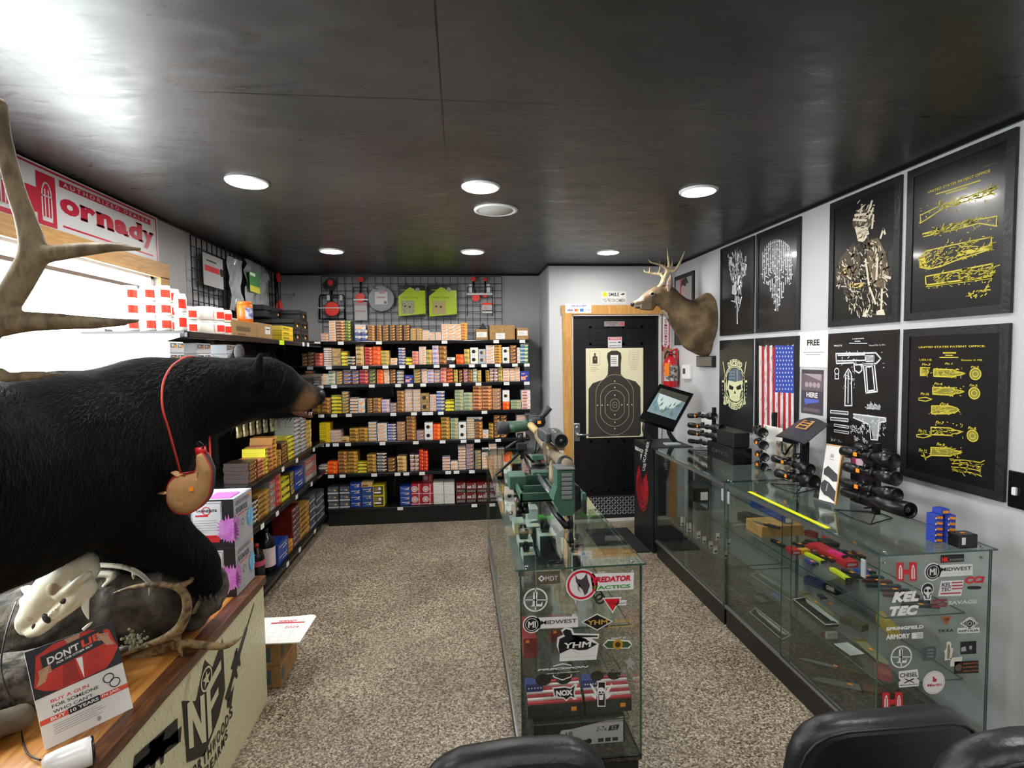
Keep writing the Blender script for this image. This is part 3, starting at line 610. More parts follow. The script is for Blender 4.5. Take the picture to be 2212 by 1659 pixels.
def fuse(m, voxel, smooth=6, noise_amp=0, noise_scale=8, sub=0):
 """union of everything in the builder as one smooth skin"""
 o = m.build('t', []); md = o.modifiers.new('r', 'REMESH'); md.mode = 'VOXEL'; md.voxel_size = voxel; md.use_smooth_shade = True
 s = o.modifiers.new('s', 'SMOOTH'); s.iterations = smooth; s.factor = .5
 dg = bpy.context.evaluated_depsgraph_get(); dg.update(); me = bpy.data.meshes.new_from_object(o.evaluated_get(dg)); bpy.data.objects.remove(o)
 r = MB(); r.v = [v.co.copy() for v in me.vertices]; r.f = [tuple(p.vertices) for p in me.polygons]
 if noise_amp:
  for i, v in enumerate(me.vertices): r.v[i] = r.v[i]+v.normal*(noise.noise(v.co*noise_scale)*noise_amp)
 r.k = [0]*len(r.f); r.sm = [True]*len(r.f); r.nrm = [v.normal.copy() for v in me.vertices]
 bpy.data.meshes.remove(me)
 return r
def colour_faces(r, fn):
 for i, f in enumerate(r.f):
  c = (r.v[f[0]]+r.v[f[2]])/2; r.k[i] = fn(c)
def fur(r, n, length, width, flow, where=None, seed=1, jitter=.35, lift=.35):
 """short hairs standing on the skin r, one thin blade each, lying along flow(point)"""
 rnd = random.Random(seed); areas = []; tot = 0
 for f in r.f:
  a = (r.v[f[1]]-r.v[f[0]]).cross(r.v[f[2]]-r.v[f[0]]).length; tot += a; areas.append(tot)
 import bisect
 m = MB(); vs = []; fs = []; nrm = []
 for _ in range(n):
  i = bisect.bisect(areas, rnd.random()*tot); f = r.f[min(i, len(r.f)-1)]
  a, b_, c_ = rnd.random(), rnd.random(), rnd.random(); s_ = a+b_+c_
  p = (r.v[f[0]]*a+r.v[f[1]]*b_+r.v[f[2]]*c_)/s_
  if where and not where(p): continue
  nn = (r.v[f[1]]-r.v[f[0]]).cross(r.v[f[2]]-r.v[f[0]]).normalized()
  d = flow(p); d = d-nn*d.dot(nn)
  d = (d.normalized() if d.length > 1e-5 else nn.orthogonal())+nn*(lift+rnd.uniform(-.15, .2))+V((rnd.gauss(0, jitter), rnd.gauss(0, jitter), rnd.gauss(0, jitter)))*.5
  d.normalize(); side = d.cross(nn).normalized()*width*.5; L_ = length*rnd.uniform(.55, 1.15)
  k = len(vs); p = p-nn*.001
  vs += [p-side, p+side, p+d*L_*.6+side*.6, p+d*L_, p+d*L_*.6-side*.6]; fs += [(k, k+1, k+2, k+4), (k+4, k+2, k+3)]
 m.v = vs; m.f = fs; m.k = [0]*len(fs); m.sm = [True]*len(fs)
 return m
def PY(px, py, y): return P(px, py, 'y', y)
# ================================================================ LEFT WALL: grid, hanging goods, sign, jugs
wire = mat('black_wire', '#101012', .4, .3)
def wiregrid(name, label, M, w, h, px_, pz_):
 m = MB(M)
 nx, nz = round(w/px_), round(h/pz_)
 for i in range(nx+1): m.box(i*w/nx-.0028, i*w/nx+.0028, -.0028, .0028, 0, h)
 for j in range(nz+1): m.box(0, w, -.0028-.005, .0028-.005, j*h/nz-.0028, j*h/nz+.0028)
 o = m.build(name, wire); return tag(o, label, 'wire grid')
GY = 5.535
wiregrid('wire_grid_panel', 'black wire grid on the back wall above the shelving, targets hung on it', T(-1.373, GY, 1.78), 1.82, .65, .0758, .0758)
wiregrid('wire_grid_panel', 'black wire grid high on the left wall with clear plastic packs', T(-1.755, 3.725, 1.78) @ RZ(PI/2), 1.74, .65, .0758, .0758)
redt = mat('target_red', '#ff3a2c', .45); thin_w = mat('white_tape', '#e9e9e9', .4)
def ga(reg, X, Y, y=GY-.02): r = REG[reg]; return P(r[0]+X/r[2], r[1]+Y/r[2], 'y', y)
FB = lambda p: frame(p, (1, 0, 0), (0, 0, 1))      # art frame on a surface facing the camera (-Y)
SCL = 5.52/1142.2  # metres per pixel there
def dsk(m, reg, X, Y, R, th=.008, y=GY-.03, c=None, n=28):
 p = ga(reg, X, Y, y); m.lathe([(R/REG[reg][2]*SCL, -th/2), (R/REG[reg][2]*SCL, th/2)], n, M=T(*p) @ RX(PI/2), c=c, smooth=False)
t_ = thing('spinner_target', 'large black steel target with two red discs, leftmost on the back grid', 'target', tuple(ga('A', 340, 1000)), group='targets on the back grid')
m = MB(); 
for pts in ([(95, 1010), (95, 560), (120, 530), (560, 530), (590, 560), (600, 1010)],): m.tube([ga('A', *q, GY-.04) for q in pts], .009, 8)
m.tube([ga('A', 100, 1000, GY-.04), ga('A', 600, 1000, GY-.04)], .006, 6)
part(m, 'frame', BLKM, t_)
m = MB(); p0 = [(160, 330), (225, 235), (300, 190), (380, 200), (430, 270), (435, 340), (395, 400), (370, 445), (300, 445), (290, 390), (250, 400), (230, 435), (190, 400)]
m.prism([(ga('A', *q).x, ga('A', *q).z) for q in p0], GY*0-.012, .0, M=T(0, GY-.03, 0) @ RX(PI/2))
m.tube([ga('A', 335, 440, GY-.035), ga('A', 335, 690, GY-.04)], .012, 8); dsk(m, 'A', 345, 805, 146, .008, GY-.05)
part(m, 'paddle', BLKM, t_)
m = MB(); dsk(m, 'A', 312, 282, 54, .01, GY-.045)
part(m, 'red_disc', redt, t_)
m = MB(); dsk(m, 'A', 345, 805, 134, .01, GY-.056)
part(m, 'red_disc', redt, t_)
m = MB(); a, b_ = ga('A', 65, 775, GY-.064), ga('A', 585, 795, GY-.064); m.box(a.x, b_.x, GY-.066, GY-.062, b_.z, a.z)
for x0 in (240, 490): a, b_ = ga('A', x0, 530, GY-.05), ga('A', x0+60, 632, GY-.05); m.box(a.x, b_.x, GY-.052, GY-.05, b_.z, a.z)
part(m, 'packing_strap', thin_w, t_)
def small_spin(nm, label, pad, reg, x0, x1, yt, yb, thick=.0045):
 t_ = thing(nm, label, 'target', tuple(ga(reg, (x0+x1)/2, yb)), group='targets on the back grid')
 m = MB(); m.tube([ga(reg, *q, GY-.035) for q in ((x0, yb), (x0, yt+12), (x0+12, yt), (x1-12, yt), (x1, yt+12), (x1, yb))], thick, 6)
 part(m, 'frame', BLKM, t_)
 for (X0, Y0, X1, Y1) in pad:
  m = MB(); m.tube([ga(reg, X0, Y0, GY-.03), ga(reg, X0, Y1, GY-.03)], [.012, .004], 6); m.tube([ga(reg, X1, Y1-60, GY-.035), ga(reg, X1, Y1+20, GY-.035)], [.003, .012], 6); part(m, 'pivot_arm', BLKM, t_)
 return t_
t_ = small_spin('spinner_target', 'narrow target with two red discs beside the round grey plate', [(915, 270, 905, 470)], 'A', 770, 1045, 378, 480)
m = MB(); dsk(m, 'A', 915, 215, 56); part(m, 'red_disc', redt, t_)
m = MB(); dsk(m, 'A', 905, 582, 88, y=GY-.045); part(m, 'red_disc', redt, t_)
m = MB(); a, b_ = ga('A', 768, 607, GY-.052), ga('A', 1058, 634, GY-.052); m.box(a.x, b_.x, GY-.054, GY-.052, b_.z, a.z); part(m, 'packing_strap', thin_w, t_)
m = MB(); a, b_ = ga('A', 790, 665, GY-.03), ga('A', 1048, 1030, GY-.03); M = FB(V((a.x, GY-.032, b_.z))); w_, h_ = b_.x-a.x, a.z-b_.z
m.rect(0, 0, w_, h_, M=M, c=0); m.rect(0, h_*.8, w_, h_, z=.001, M=M, c=1); m.rect(w_*.1, h_*.45, w_*.85, h_*.53, z=.001, M=M, c=1); m.disc(w_*.4, h_*.13, w_*.07, z=.001, M=M, c=2)
part(m, 'header_card', [mat('grey_card', '#b9b9bd', .3), mat('faded_red', '#b8898c', .4), mat('pale_orange', '#ecc48c', .5)], t_)
t_ = small_spin('spinner_target', 'twin spinner target on thin legs, three red discs, rightmost on the back grid', [(1050, 240, 1075, 430), (1260, 235, 1255, 430)], 'B', 930, 1392, 345, 880)
for q in ((1040, 195, 46), (1090, 530, 74), (1260, 198, 34), (1258, 490, 42)):
 m = MB(); dsk(m, 'B', *q); part(m, 'red_disc', redt, t_)
m = MB(); a, b_ = ga('B', 925, 455, GY-.052), ga('B', 1395, 485, GY-.052); m.box(a.x, b_.x, GY-.054, GY-.052, b_.z, a.z)
for x0 in (965, 1292): a, b_ = ga('B', x0, 345, GY-.05), ga('B', x0+55, 440, GY-.05); m.box(a.x, b_.x, GY-.052, GY-.05, b_.z, a.z); a, b_ = ga('B', x0-5, 288, GY-.05), ga('B', x0+52, 322, GY-.05); m.box(a.x, b_.x, GY-.052, GY-.05, b_.z, a.z)
part(m, 'packing_strap', thin_w, t_)
m = MB(); a, b_ = ga('B', 1198, 630, GY-.03), ga('B', 1388, 822, GY-.03); M = FB(V((a.x, GY-.038, b_.z))); w_, h_ = b_.x-a.x, a.z-b_.z
m.rect(0, 0, w_, h_, M=M); m.rect(0, h_*.78, w_, h_, z=.001, M=M, c=1); m.disc(w_*.35, h_*.5, w_*.18, z=.001, M=M, c=2); m.rect(0, h_*.2, w_, h_*.28, z=.001, M=M, c=3)
part(m, 'header_card', [mat('card_grey', '#c6c6ca', .4), redt, mat('peach_disc', '#d8a08c', .5), BLK], t_)
t_ = thing('steel_gong', 'round grey steel plate hung by two chains from the back grid', 'target', tuple(ga('A', 1325, 850)))
m = MB(); dsk(m, 'A', 1325, 603, 243, .01, GY-.03, n=48); part(m, 'plate', mat('gong_steel', '#777a7e', .45, .5, noisy=(30, '#6a6d71', .2)), t_)
m = MB(); m.tube([ga('A', 1130, 335, GY-.015), ga('A', 1185, 385, GY-.04), ga('A', 1240, 415, GY-.04)], .003, 6); m.tube([ga('A', 1470, 335, GY-.015), ga('A', 1430, 385, GY-.04), ga('A', 1400, 350, GY-.04)], .003, 6); part(m, 'chain', BLKM, t_)
m = MB(); a, b_ = ga('A', 1192, 462, GY-.04), ga('A', 1450, 715, GY-.04); M = FB(V((a.x, GY-.038, b_.z))); w_, h_ = b_.x-a.x, a.z-b_.z
m.rect(0, 0, w_, h_, M=M); m.rect(w_*.15, h_*.5, w_*.85, h_*.62, z=.001, M=M, c=1); m.rect(w_*.35, h_*.85, w_*.8, h_*1.12, z=.0008, M=M, c=1); m.rect(w_*.7, h_*.05, w_*.92, h_*.25, z=.001, M=M, c=2)
part(m, 'label_sheet', [mat('pale_label', '#dcdcdc', .5), mat('faded_red', '#b8898c', .4), mat('grey_print', '#77777c', .6)], t_)
lime = mat('lime_print', '#b8d412', .35); dkp = mat('pack_black', '#2b2724', .3); camo = mat('camo_picture', '#bdb88f', .5, noisy=(60, '#8b8a68', .1)); tanp = mat('tan_picture', '#b8a66a', .5)
def standpack(label, reg, X0, X1, Y0, Y1, pic):
 a, b_ = ga(reg, X0, Y0, GY-.05), ga(reg, X1, Y1, GY-.05); w_, h_ = b_.x-a.x, a.z-b_.z
 t_ = thing('target_stand_pack', label, 'package', (a.x+w_/2, GY-.03, b_.z), group='lime packs on the back grid')
 m = MB(); m.box(a.x, b_.x, GY-.045, GY-.012, b_.z, a.z, bev=.003); m.tube([(a.x+w_*.3, GY-.02, a.z+.03), (a.x+w_*.3, GY-.035, a.z-.01)], .003, 6); part(m, 'bag', dkp, t_)
 m = MB(); M = FB(V((a.x, GY-.0462, b_.z)))
 m.poly([(0, 0), (w_, h_*.08), (w_, h_*.82), (w_*.6, h_*.84), (w_*.58, h_*.68), (w_*.42, h_*.93), (0, h_*.64)], M=M)
 m.poly([(w_*.6, h_*.7), (w_*.6, h_*.88), (w_*.42, h_*.93), (w_*.2, h_*.78), (w_*.58, h_*.66)], z=.0006, M=M)
 m.text('TARGET STAND', w_*.42, h_*.6, w_*.68, h_*.05, z=.001, M=M, c=2, bold=.02)
 m.rect(w_*.1, h_*.07, w_*.6, h_*.5, z=.001, M=M, c=1); m.disc(w_*.25, h_*.32, w_*.035, z=.0016, M=M, c=3); m.disc(w_*.42, h_*.3, w_*.04, z=.0016, M=M, c=3)
 m.disc(w_*.72, h_*.85, w_*.08, z=.001, M=M, c=4, n=16); m.text('TARGET', w_*.2, h_*.84, w_*.22, h_*.035, z=.001, M=M, c=0, bold=.02)
 part(m, 'printed_front', [lime, pic, mat('olive_text', '#7c8a10', .5), BLK, mat('pale_disc', '#a9a7a0', .4)], t_)
standpack('lime and black target stand pack with camouflage picture, left of its twin', 'A', 1655, 2205, 330, 948, camo)
standpack('lime and black target stand pack with plain tan picture, right of its twin', 'B', 222, 742, 298, 882, tanp)
clr = glassmat('clear_plastic', '#e8ebec', ior=1.45)
def wl(X, Y, x=-1.74, s=2.963, ox=0, oy=200): return P(ox+X/s, oy+Y/s, 'x', x)
t_ = thing('target_pack', 'clear plastic pack with grey card and red strip, hung on the left grid', 'package', (-1.735, 3.95, 2.04))
m = MB(); m.box(-1.748, -1.735, 3.80, 4.16, 2.05, 2.36, bev=.004); part(m, 'sleeve', clr, t_)
m = MB(); m.box(-1.734, -1.732, 3.835, 4.14, 2.12, 2.34); M = frame((-1.731, 3.835, 2.12), (0, 1, 0), (0, 0, 1)); m.rect(.02, .1, .24, .14, M=M, c=1); m.disc(.28, .12, .03, M=M, c=2); m.rect(.05, .17, .2, .18, M=M, c=2)
part(m, 'card', [mat('grey_card', '#b9b9bd', .3), RED, BLK], t_)
def crumple(label, y0, y1, z0, z1, seed, card):
 t_ = thing('clear_plastic_bag', label, 'bag', (-1.70, (y0+y1)/2, z0), group='clear bags on the left grid')
 rnd = random.Random(seed); m = MB(); nx, nz = 9, 9; vs = []
 for j in range(nz):
  for i in range(nx):
   u, v_ = i/(nx-1), j/(nz-1); vs.append((-1.715+rnd.uniform(-.015, .02), y0+(y1-y0)*u+rnd.uniform(-.006, .006), z0+(z1-z0)*v_))
 m.add(vs, [(j*nx+i, j*nx+i+1, (j+1)*nx+i+1, (j+1)*nx+i) for j in range(nz-1) for i in range(nx-1)])
 o = part(m, 'sleeve', mat('crinkled_film', '#9a9ea2', .12, .0, spec=1), t_)
 m = MB(); m.tube([(-1.75, (y0+y1)/2, z1+.02), (-1.66, (y0+y1)/2, z1+.015)], .003, 6); part(m, 'peg_hook', wire, t_)
 if card:
  m = MB(); m.box(-1.69, -1.686, y0+.02, y0+.24, z0+.12, z0+.29); M = frame((-1.6855, y0+.02, z0+.12), (0, 1, 0), (0, 0, 1)); m.rect(.01, .13, .12, .155, M=M, c=1); m.rect(.0, .0, .22, .05, M=M, c=2)
  part(m, 'header_card', [mat('green_card', '#4f8f58', .3), mat('card_text', '#dfe8d8', .5), mat('yellow_card', '#d8cf50', .4)], t_)
crumple('crinkled clear bag beside the grey card pack on the left grid', 4.2, 4.42, 1.98, 2.38, 3, False)
crumple('crinkled clear bag with a green and yellow card on the left grid', 4.5, 5.0, 2.04, 2.42, 5, True)
t_ = thing('spinner_target', 'red and black spinner target edge-on at the far end of the left grid', 'target', (-1.72, 5.2, 1.95), group='targets on the left grid')
m = MB(); m.tube([(-1.71, 5.22, 2.4), (-1.71, 5.22, 1.98)], .02, 8); m.tube([(-1.74, 5.12, 2.0), (-1.66, 5.12, 2.0), (-1.66, 5.12, 2.2), (-1.74, 5.12, 2.2)], .006, 6); part(m, 'frame', BLKM, t_)
for z, r_ in ((2.37, .045), (2.08, .075)): m = MB(); m.lathe([(r_, -.006), (r_, .006)], 24, M=T(-1.68, 5.2, z) @ RY(PI/2), smooth=False); part(m, 'red_disc', redt, t_)
m = MB(); m.tube([(-1.76, 5.45, 2.24), (-1.62, 5.45, 2.24)], .004, 6); m.tube([(-1.62+.0, 5.45+.02*math.cos(a*PI/6), 2.24+.02*math.sin(a*PI/6)) for a in range(13)], .003, 6)
tag(m.build('peg_hook', mat('grey_wire', '#8a8c8e', .3, .7)), 'grey wire hook with a ring end at the corner of the left grid', 'hook')
SX = XL+.012; sy0, sy1, sz0, sz1 = 2.19, 3.365, 2.155, 2.452
sred = mat('sign_red', '#c01838', .35); swh = mat('sign_white', '#dcdde0', .35)
sg = thing('dealer_sign', 'long white and red ammunition dealer sign above the window', 'sign', (XL, (sy0+sy1)/2, sz0))
part(MB().box(XL+.001, SX, sy0, sy1, sz0, sz1), 'panel', swh, sg)
m = MB(); M = frame((SX+.0012, sy0, sz0), (0, 1, 0), (0, 0, 1)); w_, h_ = sy1-sy0, sz1-sz0
m.rect(.014, h_-.025, w_-.014, h_-.016, M=M).rect(w_-.022, .012, w_-.014, h_-.016, M=M).rect(.014, .012, w_-.014, .021, M=M).rect(.014, .012, .022, h_-.016, M=M)
def sp2(X, Y): p = wl(X, Y, SX); return (p.y-sy0, p.z-sz0)
hb = [sp2(225, 512)[0], sp2(357, 700)[0]]
hx0, hx1 = .045, hb[1]; hz0, hz1 = .035, h_-.04; sw_ = hb[1]-hb[0]
m.rect(hx0, hz0, hx0+sw_, hz1, M=M).rect(hx1-sw_, hz0, hx1, hz1, M=M).rect(hx0+sw_, .08, hx1-sw_, .185, M=M)
def bullet(m, cx, z0, w, h, M, c, t=.004):
 pts = [(cx-w/2, z0), (cx-w/2, z0+h*.6)]+[(cx-w/2*math.cos(a), z0+h*.6+h*.4*math.sin(a)) for a in [i*PI/10 for i in range(1, 10)]]+[(cx+w/2, z0+h*.6), (cx+w/2, z0)]
 m.stroke(pts, t, z=.0008, M=M, c=c, closed=True); m.stroke([(cx-w*.18, z0), (cx-w*.18, z0+h*.8)], t*.8, z=.0008, M=M, c=c); m.stroke([(cx+w*.18, z0), (cx+w*.18, z0+h*.8)], t*.8, z=.0008, M=M, c=c)
 m.stroke([(cx-w*.5, z0+h*.62), (cx+w*.5, z0+h*.62)], t*.8, z=.0008, M=M, c=c)
for cx in (hx0+sw_/2, hx1-sw_/2): bullet(m, cx, hz0+.035, sw_*.5, .15, M, 1, .007); m.rect(cx-sw_*.27, hz0+.02, cx+sw_*.27, hz0+.032, z=.0008, M=M, c=1)
bx0, bx1 = hx1+.025, w_-.075
m.rect(bx0, h_-.068, bx1, h_-.038, M=M); m.text('AUTHORIZED DEALER', (bx0+bx1)/2, h_-.053, (bx1-bx0)*.94, .019, z=.0008, M=M, c=1, bold=.012, spacing=1.5)
tx0, tx1 = bx0-.002, bx1+.01; ly = .115; xh = .072; tw = (tx1-tx0)
lw = [.185, .155, .19, .165, .185, .15]; x = tx0
for ch, f_ in zip('ornady', lw):
 cw = tw*f_*.93; H_ = {'d': xh*1.38, 'y': xh*1.4}.get(ch, xh); cyy = ly+H_/2-(xh*.4 if ch == 'y' else 0)
 m.text(ch, x+cw/2, cyy, cw, H_, M=M, c=0, bold=.055)
 if ch in 'rn': m.rect(x-.004, ly-.002, x+cw*.44, ly+.01, M=M); m.rect(x-.006, ly+xh-.012, x+cw*.25, ly+xh-.001, M=M)
 if ch == 'n': m.rect(x+cw*.62, ly-.002, x+cw+.005, ly+.01, M=M)
 if ch in 'ad': m.rect(x+cw*.7, ly-.002, x+cw+.008, ly+.01, M=M)
 if ch == 'd': m.rect(x+cw*.55, ly+xh*1.25, x+cw, ly+xh*1.38, M=M)
 if ch == 'y': m.rect(x-.006, ly+xh-.012, x+cw*.38, ly+xh, M=M); m.rect(x+cw*.62, ly+xh-.012, x+cw+.006, ly+xh, M=M)
 x += tw*f_
m.rect(bx0+.01, .052, w_-.06, .061, M=M)
part(m, 'printed_face', [sred, swh], sg)
jugw = mat('jug_white', '#e9e4dc', .35); jugl = mat('jug_label_red', '#f03a26', .4); jugo = mat('tub_orange', '#f07a20', .35)
lidw = mat('lid_white', '#f0efed', .3)
def jug(x, y, z, r, h, label, lab=True, col=None, lidc=None, name='powder_jug', cat='jug', group='white and red jugs on the left unit', turn=0.3):
 t_ = thing(name, label, cat, (x, y, z), turn, group)
 part(MB().lathe([(r*.92, 0), (r, .006), (r, h*.8), (r*.93, h*.86), (r*.8, h*.88)], 20), 'body', col or jugw, t_, local=True)
 part(MB().lathe([(r*.86, h*.86), (r*.9, h*.87), (r*.9, h*.985), (r*.86, h), (0, h)], 20), 'lid', lidc or lidw, t_, local=True)
 if lab:
  m = MB(); n = 8; vs = []
  for i in range(n+1):
   a = -PI/2-.1+1.3*i/n; vs += [(r*1.012*math.cos(a), r*1.012*math.sin(a), h*.2), (r*1.012*math.cos(a), r*1.012*math.sin(a), h*.7)]
  m.add(vs, [(2*i, 2*i+2, 2*i+3, 2*i+1) for i in range(n)]); part(m, 'label', lab if not isinstance(lab, bool) else jugl, t_, local=True)
 return t_
TZ = LZ[0]+.001; jh, jr = .0715, .0335
def yx(px, x): return P(px, 700, 'x', x).y
jz = ['bottom', 'middle', 'top']; GJ = 'scarlet wrapped bottles'
for px, w_, n, yy in ((284, 'against the window', 3, 2.71), (322, 'second column from the window', 3, 2.71), (355, 'third column from the window', 3, 2.71), (374, 'fourth column from the window', 3, 2.84), (412, 'fifth column from the window', 2, 3.0)):
 for k in range(n): jug(P(px, 700, 'y', yy).x, yy, TZ+k*(jh+.0012), jr, jh, 'white powder jug with red label, %s of its stack, %s' % (jz[k], w_))
red_s = mat('bottle_red_label', '#f2301e', .35)
for k in range(2): jug(-1.325, yx(391, -1.325), TZ+k*.088, .027, .087, 'white bottle wrapped in a scarlet label, %s, before the jugs' % ('lower', 'upper')[k], lab=red_s, name='powder_bottle', cat='bottle', group=GJ)
for k in range(2): jug(-1.39, yx(446, -1.39), TZ+k*.0762, .055, .075, 'wide cream powder keg, %s of two, plain side showing' % ('lower', 'upper')[k], turn=1.2, name='powder_keg', cat='keg', group='wide powder kegs')
for k in range(2): jug(-1.52, yx(425, -1.52), TZ+k*.0762, .055, .075, 'wide cream powder keg, %s of two, standing at the wall side' % ('lower', 'upper')[k], turn=.6, name='powder_keg', cat='keg', group='wide powder kegs')
for j, (px, x) in enumerate(((472, -1.33), (489, -1.34))):
 for k in range(2): jug(x, yx(px, x), TZ+k*.0722, .032, .0715, 'white bottle with scarlet label, %s, %s' % (('lower', 'upper')[k], ('beside the wide kegs', 'against the brown boxes')[j]), lab=red_s, name='powder_bottle', cat='bottle', group=GJ)
def shelfbox(nm, label, cat, y0, y1, z0, z1, d, col, art=None, x1=LX-.005, group=None, bev=.003):
 t_ = thing(nm, label, cat, (x1-d/2, (y0+y1)/2, z0), group=group)
 part(MB().box(x1-d, x1, y0, y1, z0, z1, bev=bev), 'carton', col, t_)
 if art:
  m = MB(); Mx = frame((x1+.0012, y0, z0), (0, 1, 0), (0, 0, 1)); My = frame((x1-d, y0-.0012, z0), (1, 0, 0), (0, 0, 1)); ms = art(m, Mx, My, y1-y0, z1-z0, d); part(m, 'printed_label', ms, t_)
 return t_
def art_brown(m, Mx, My, w, h, d):
 m.rect(w*.15, h*.35, w*.7, h*.62, M=Mx); m.rect(w*.2, h*.1, w*.5, h*.16, M=Mx); m.rect(d*.15, h*.3, d*.6, h*.5, M=My); m.rect(d*.15, h*.6, d*.45, h*.7, M=My); return [mat('brown_ink', '#6b5236', .7)]
def art_white(m, Mx, My, w, h, d): m.rect(w*.5, h*.3, w*.85, h*.8, M=Mx); m.rect(w*.55, h*.6, w*.8, h*.66, z=.0005, M=Mx, c=1); return [WHT, BLK]
shelfbox('shipping_box', 'tan cardboard box with dark printed band, beside the scarlet bottles', 'box', yx(503, LX), yx(556, LX), TZ, TZ+.092, .15, CARD, art_brown)
shelfbox('shipping_box', 'tan cardboard box with white label, next along the left unit', 'box', yx(557, LX), yx(589, LX), TZ, TZ+.1, .26, CARD, art_white)
shelfbox('flat_white_box', 'thin white box lying on the tan cardboard box under the orange tub', 'box', yx(498, -1.4)+.02, yx(512, -1.4)+.02, TZ+.093, TZ+.12, .2, WHT, None, x1=-1.40)
t_ = jug(-1.38, yx(530, -1.38), TZ+.093, .048, .14, 'tall orange tub with a blue and white label on the tan box', lab=mat('blue_white_label', '#5a68b8', .4, noisy=(30, '#e8e8f0', .1)), col=jugo, lidc=jugo, name='cleaning_wipe_tub', cat='tub', group=None, turn=.5)
jug(-1.36, yx(600, -1.36), TZ, .033, .1, 'small blue bottle beside the yellow boxes on the left unit', lab=False, col=mat('blue_bottle', '#2c3f9c', .3), lidc=mat('pale_blue_lid', '#8e9ac8', .4), name='small_bottle', cat='bottle', group=None)
ybx = mat('yellow_carton', '#d8bc28', .45)
def art_y(m, Mx, My, w, h, d): m.rect(w*.1, h*.3, w*.6, h*.7, M=Mx); m.rect(w*.7, h*.3, w*.85, h*.7, M=Mx, c=1); return [mat('dark_yellow_print', '#8a7410', .5), ORG]
for k in range(3): shelfbox('yellow_box', 'yellow box, %s of three stacked beside black hard cases' % jz[k], 'box', yx(610, LX), yx(634, LX), TZ+k*.036, TZ+k*.036+.0355, .16, ybx, art_y, group='yellow boxes on the left unit')
def hardcase(label, y0, y1, z0, z1, d, x1):
 t_ = thing('hard_case', label, 'case', (x1-d/2, (y0+y1)/2, z0), group='black hard cases on the shelf corner')
 h = z1-z0; part(MB().box(x1-d, x1, y0, y1, z0, z0+h*.55, bev=.006), 'body', BLK, t_); part(MB().box(x1-d, x1, y0, y1, z0+h*.57, z1, bev=.006), 'lid', BLK, t_)
 w = y1-y0
 for f_ in (.22, .78): part(MB().box(x1, x1+.007, y0+w*f_-.012, y0+w*f_+.012, z0+h*.4, z0+h*.7, bev=.002), 'latch', BLKG, t_)
 part(MB().box(x1+.0002, x1+.0018, y0+w*.5-.012, y0+w*.5+.012, z0+h*.3, z0+h*.5), 'price_sticker', stk_m, t_)
hardcase('widest black hard case lying on top of the smaller cases', 4.3, 4.9, TZ+.19, TZ+.285, .22, -1.5)
for k in range(2): hardcase('small black hard case, %s of two under the wide one' % ('lower', 'upper')[k], 4.42, 4.64, TZ+k*.093, TZ+k*.093+.0925, .16, -1.475)
for k in range(2): hardcase('black hard case, %s of two beside the yellow boxes' % ('lower', 'upper')[k], yx(640, LX), yx(655, LX)-.01, TZ+k*.093, TZ+k*.093+.0925, .18, -1.32)
for k in range(2): hardcase('black hard case, %s of two in the shelf corner' % ('lower', 'upper')[k], yx(656, LX), yx(672, LX)-.01, TZ+k*.093, TZ+k*.093+.0925, .18, -1.32)
hardcase('small black hard case alone on top at the shelf corner', yx(656, LX), yx(672, LX)-.01, TZ+.187, TZ+.27, .16, -1.33)
def art_gw(m, Mx, My, w, h, d):
 for q in (0, .5):
  m.rect(w*(q+.02), h*.08, w*(q+.48), h*.9, M=Mx); m.rect(w*(q+.06), h*.5, w*(q+.44), h*.86, z=.0005, M=Mx, c=1); m.rect(w*(q+.1), h*.56, w*(q+.25), h*.8, z=.001, M=Mx, c=0); m.disc(w*(q+.34), h*.62, h*.16, z=.0012, M=Mx, c=2)
 return [mat('carton_pale', '#cfd0d2', .5), mat('carton_grey_dark', '#45464c', .5), ORG]
pale = mat('carton_white', '#d6d7da', .5)
n_ = 0
for y0, y1 in ((yx(367, LX), yx(397, LX)), (yx(425, LX), yx(455, LX)), (yx(490, LX), yx(512, LX))):
 for k in range(4):
  zz = LZ[1]+.001+k*.0545; n_ += 1
  shelfbox('primer_carton', 'long pale carton, %s of four, %s stack seen past the bear' % (('lowest', 'second', 'third', 'topmost')[k], ('nearest', 'middle', 'farthest')[(0 if y0 < 2.7 else 1 if y0 < 3.3 else 2)]), 'box', y0, y1, zz, zz+.0535, .4, pale, art_gw, group='pale cartons behind the bear')
for k in range(6):   # packs on pegs
 px = 508+k*14.5; y = yx(px, -1.45); z = min(1.16, P(px, 925-k*2, 'x', -1.45).z)
 t_ = thing('hanging_pack', 'gold-printed hanging pack under the bear chin, %s from the left' % ORD[k+1], 'package', (-1.45, y, z-.06), group='gold packs on pegs under the shelf')
 part(MB().box(-1.46, -1.445, y-.03, y+.03, z-.07, z+.05, bev=.003), 'card', mat('gold_card', '#7d6a30', .3, noisy=(40, '#d8cc98', .08)), t_)
 part(MB().tube([(-1.755, y, z+.045), (-1.44, y, z+.05)], .0025, 6), 'peg', wire, t_)
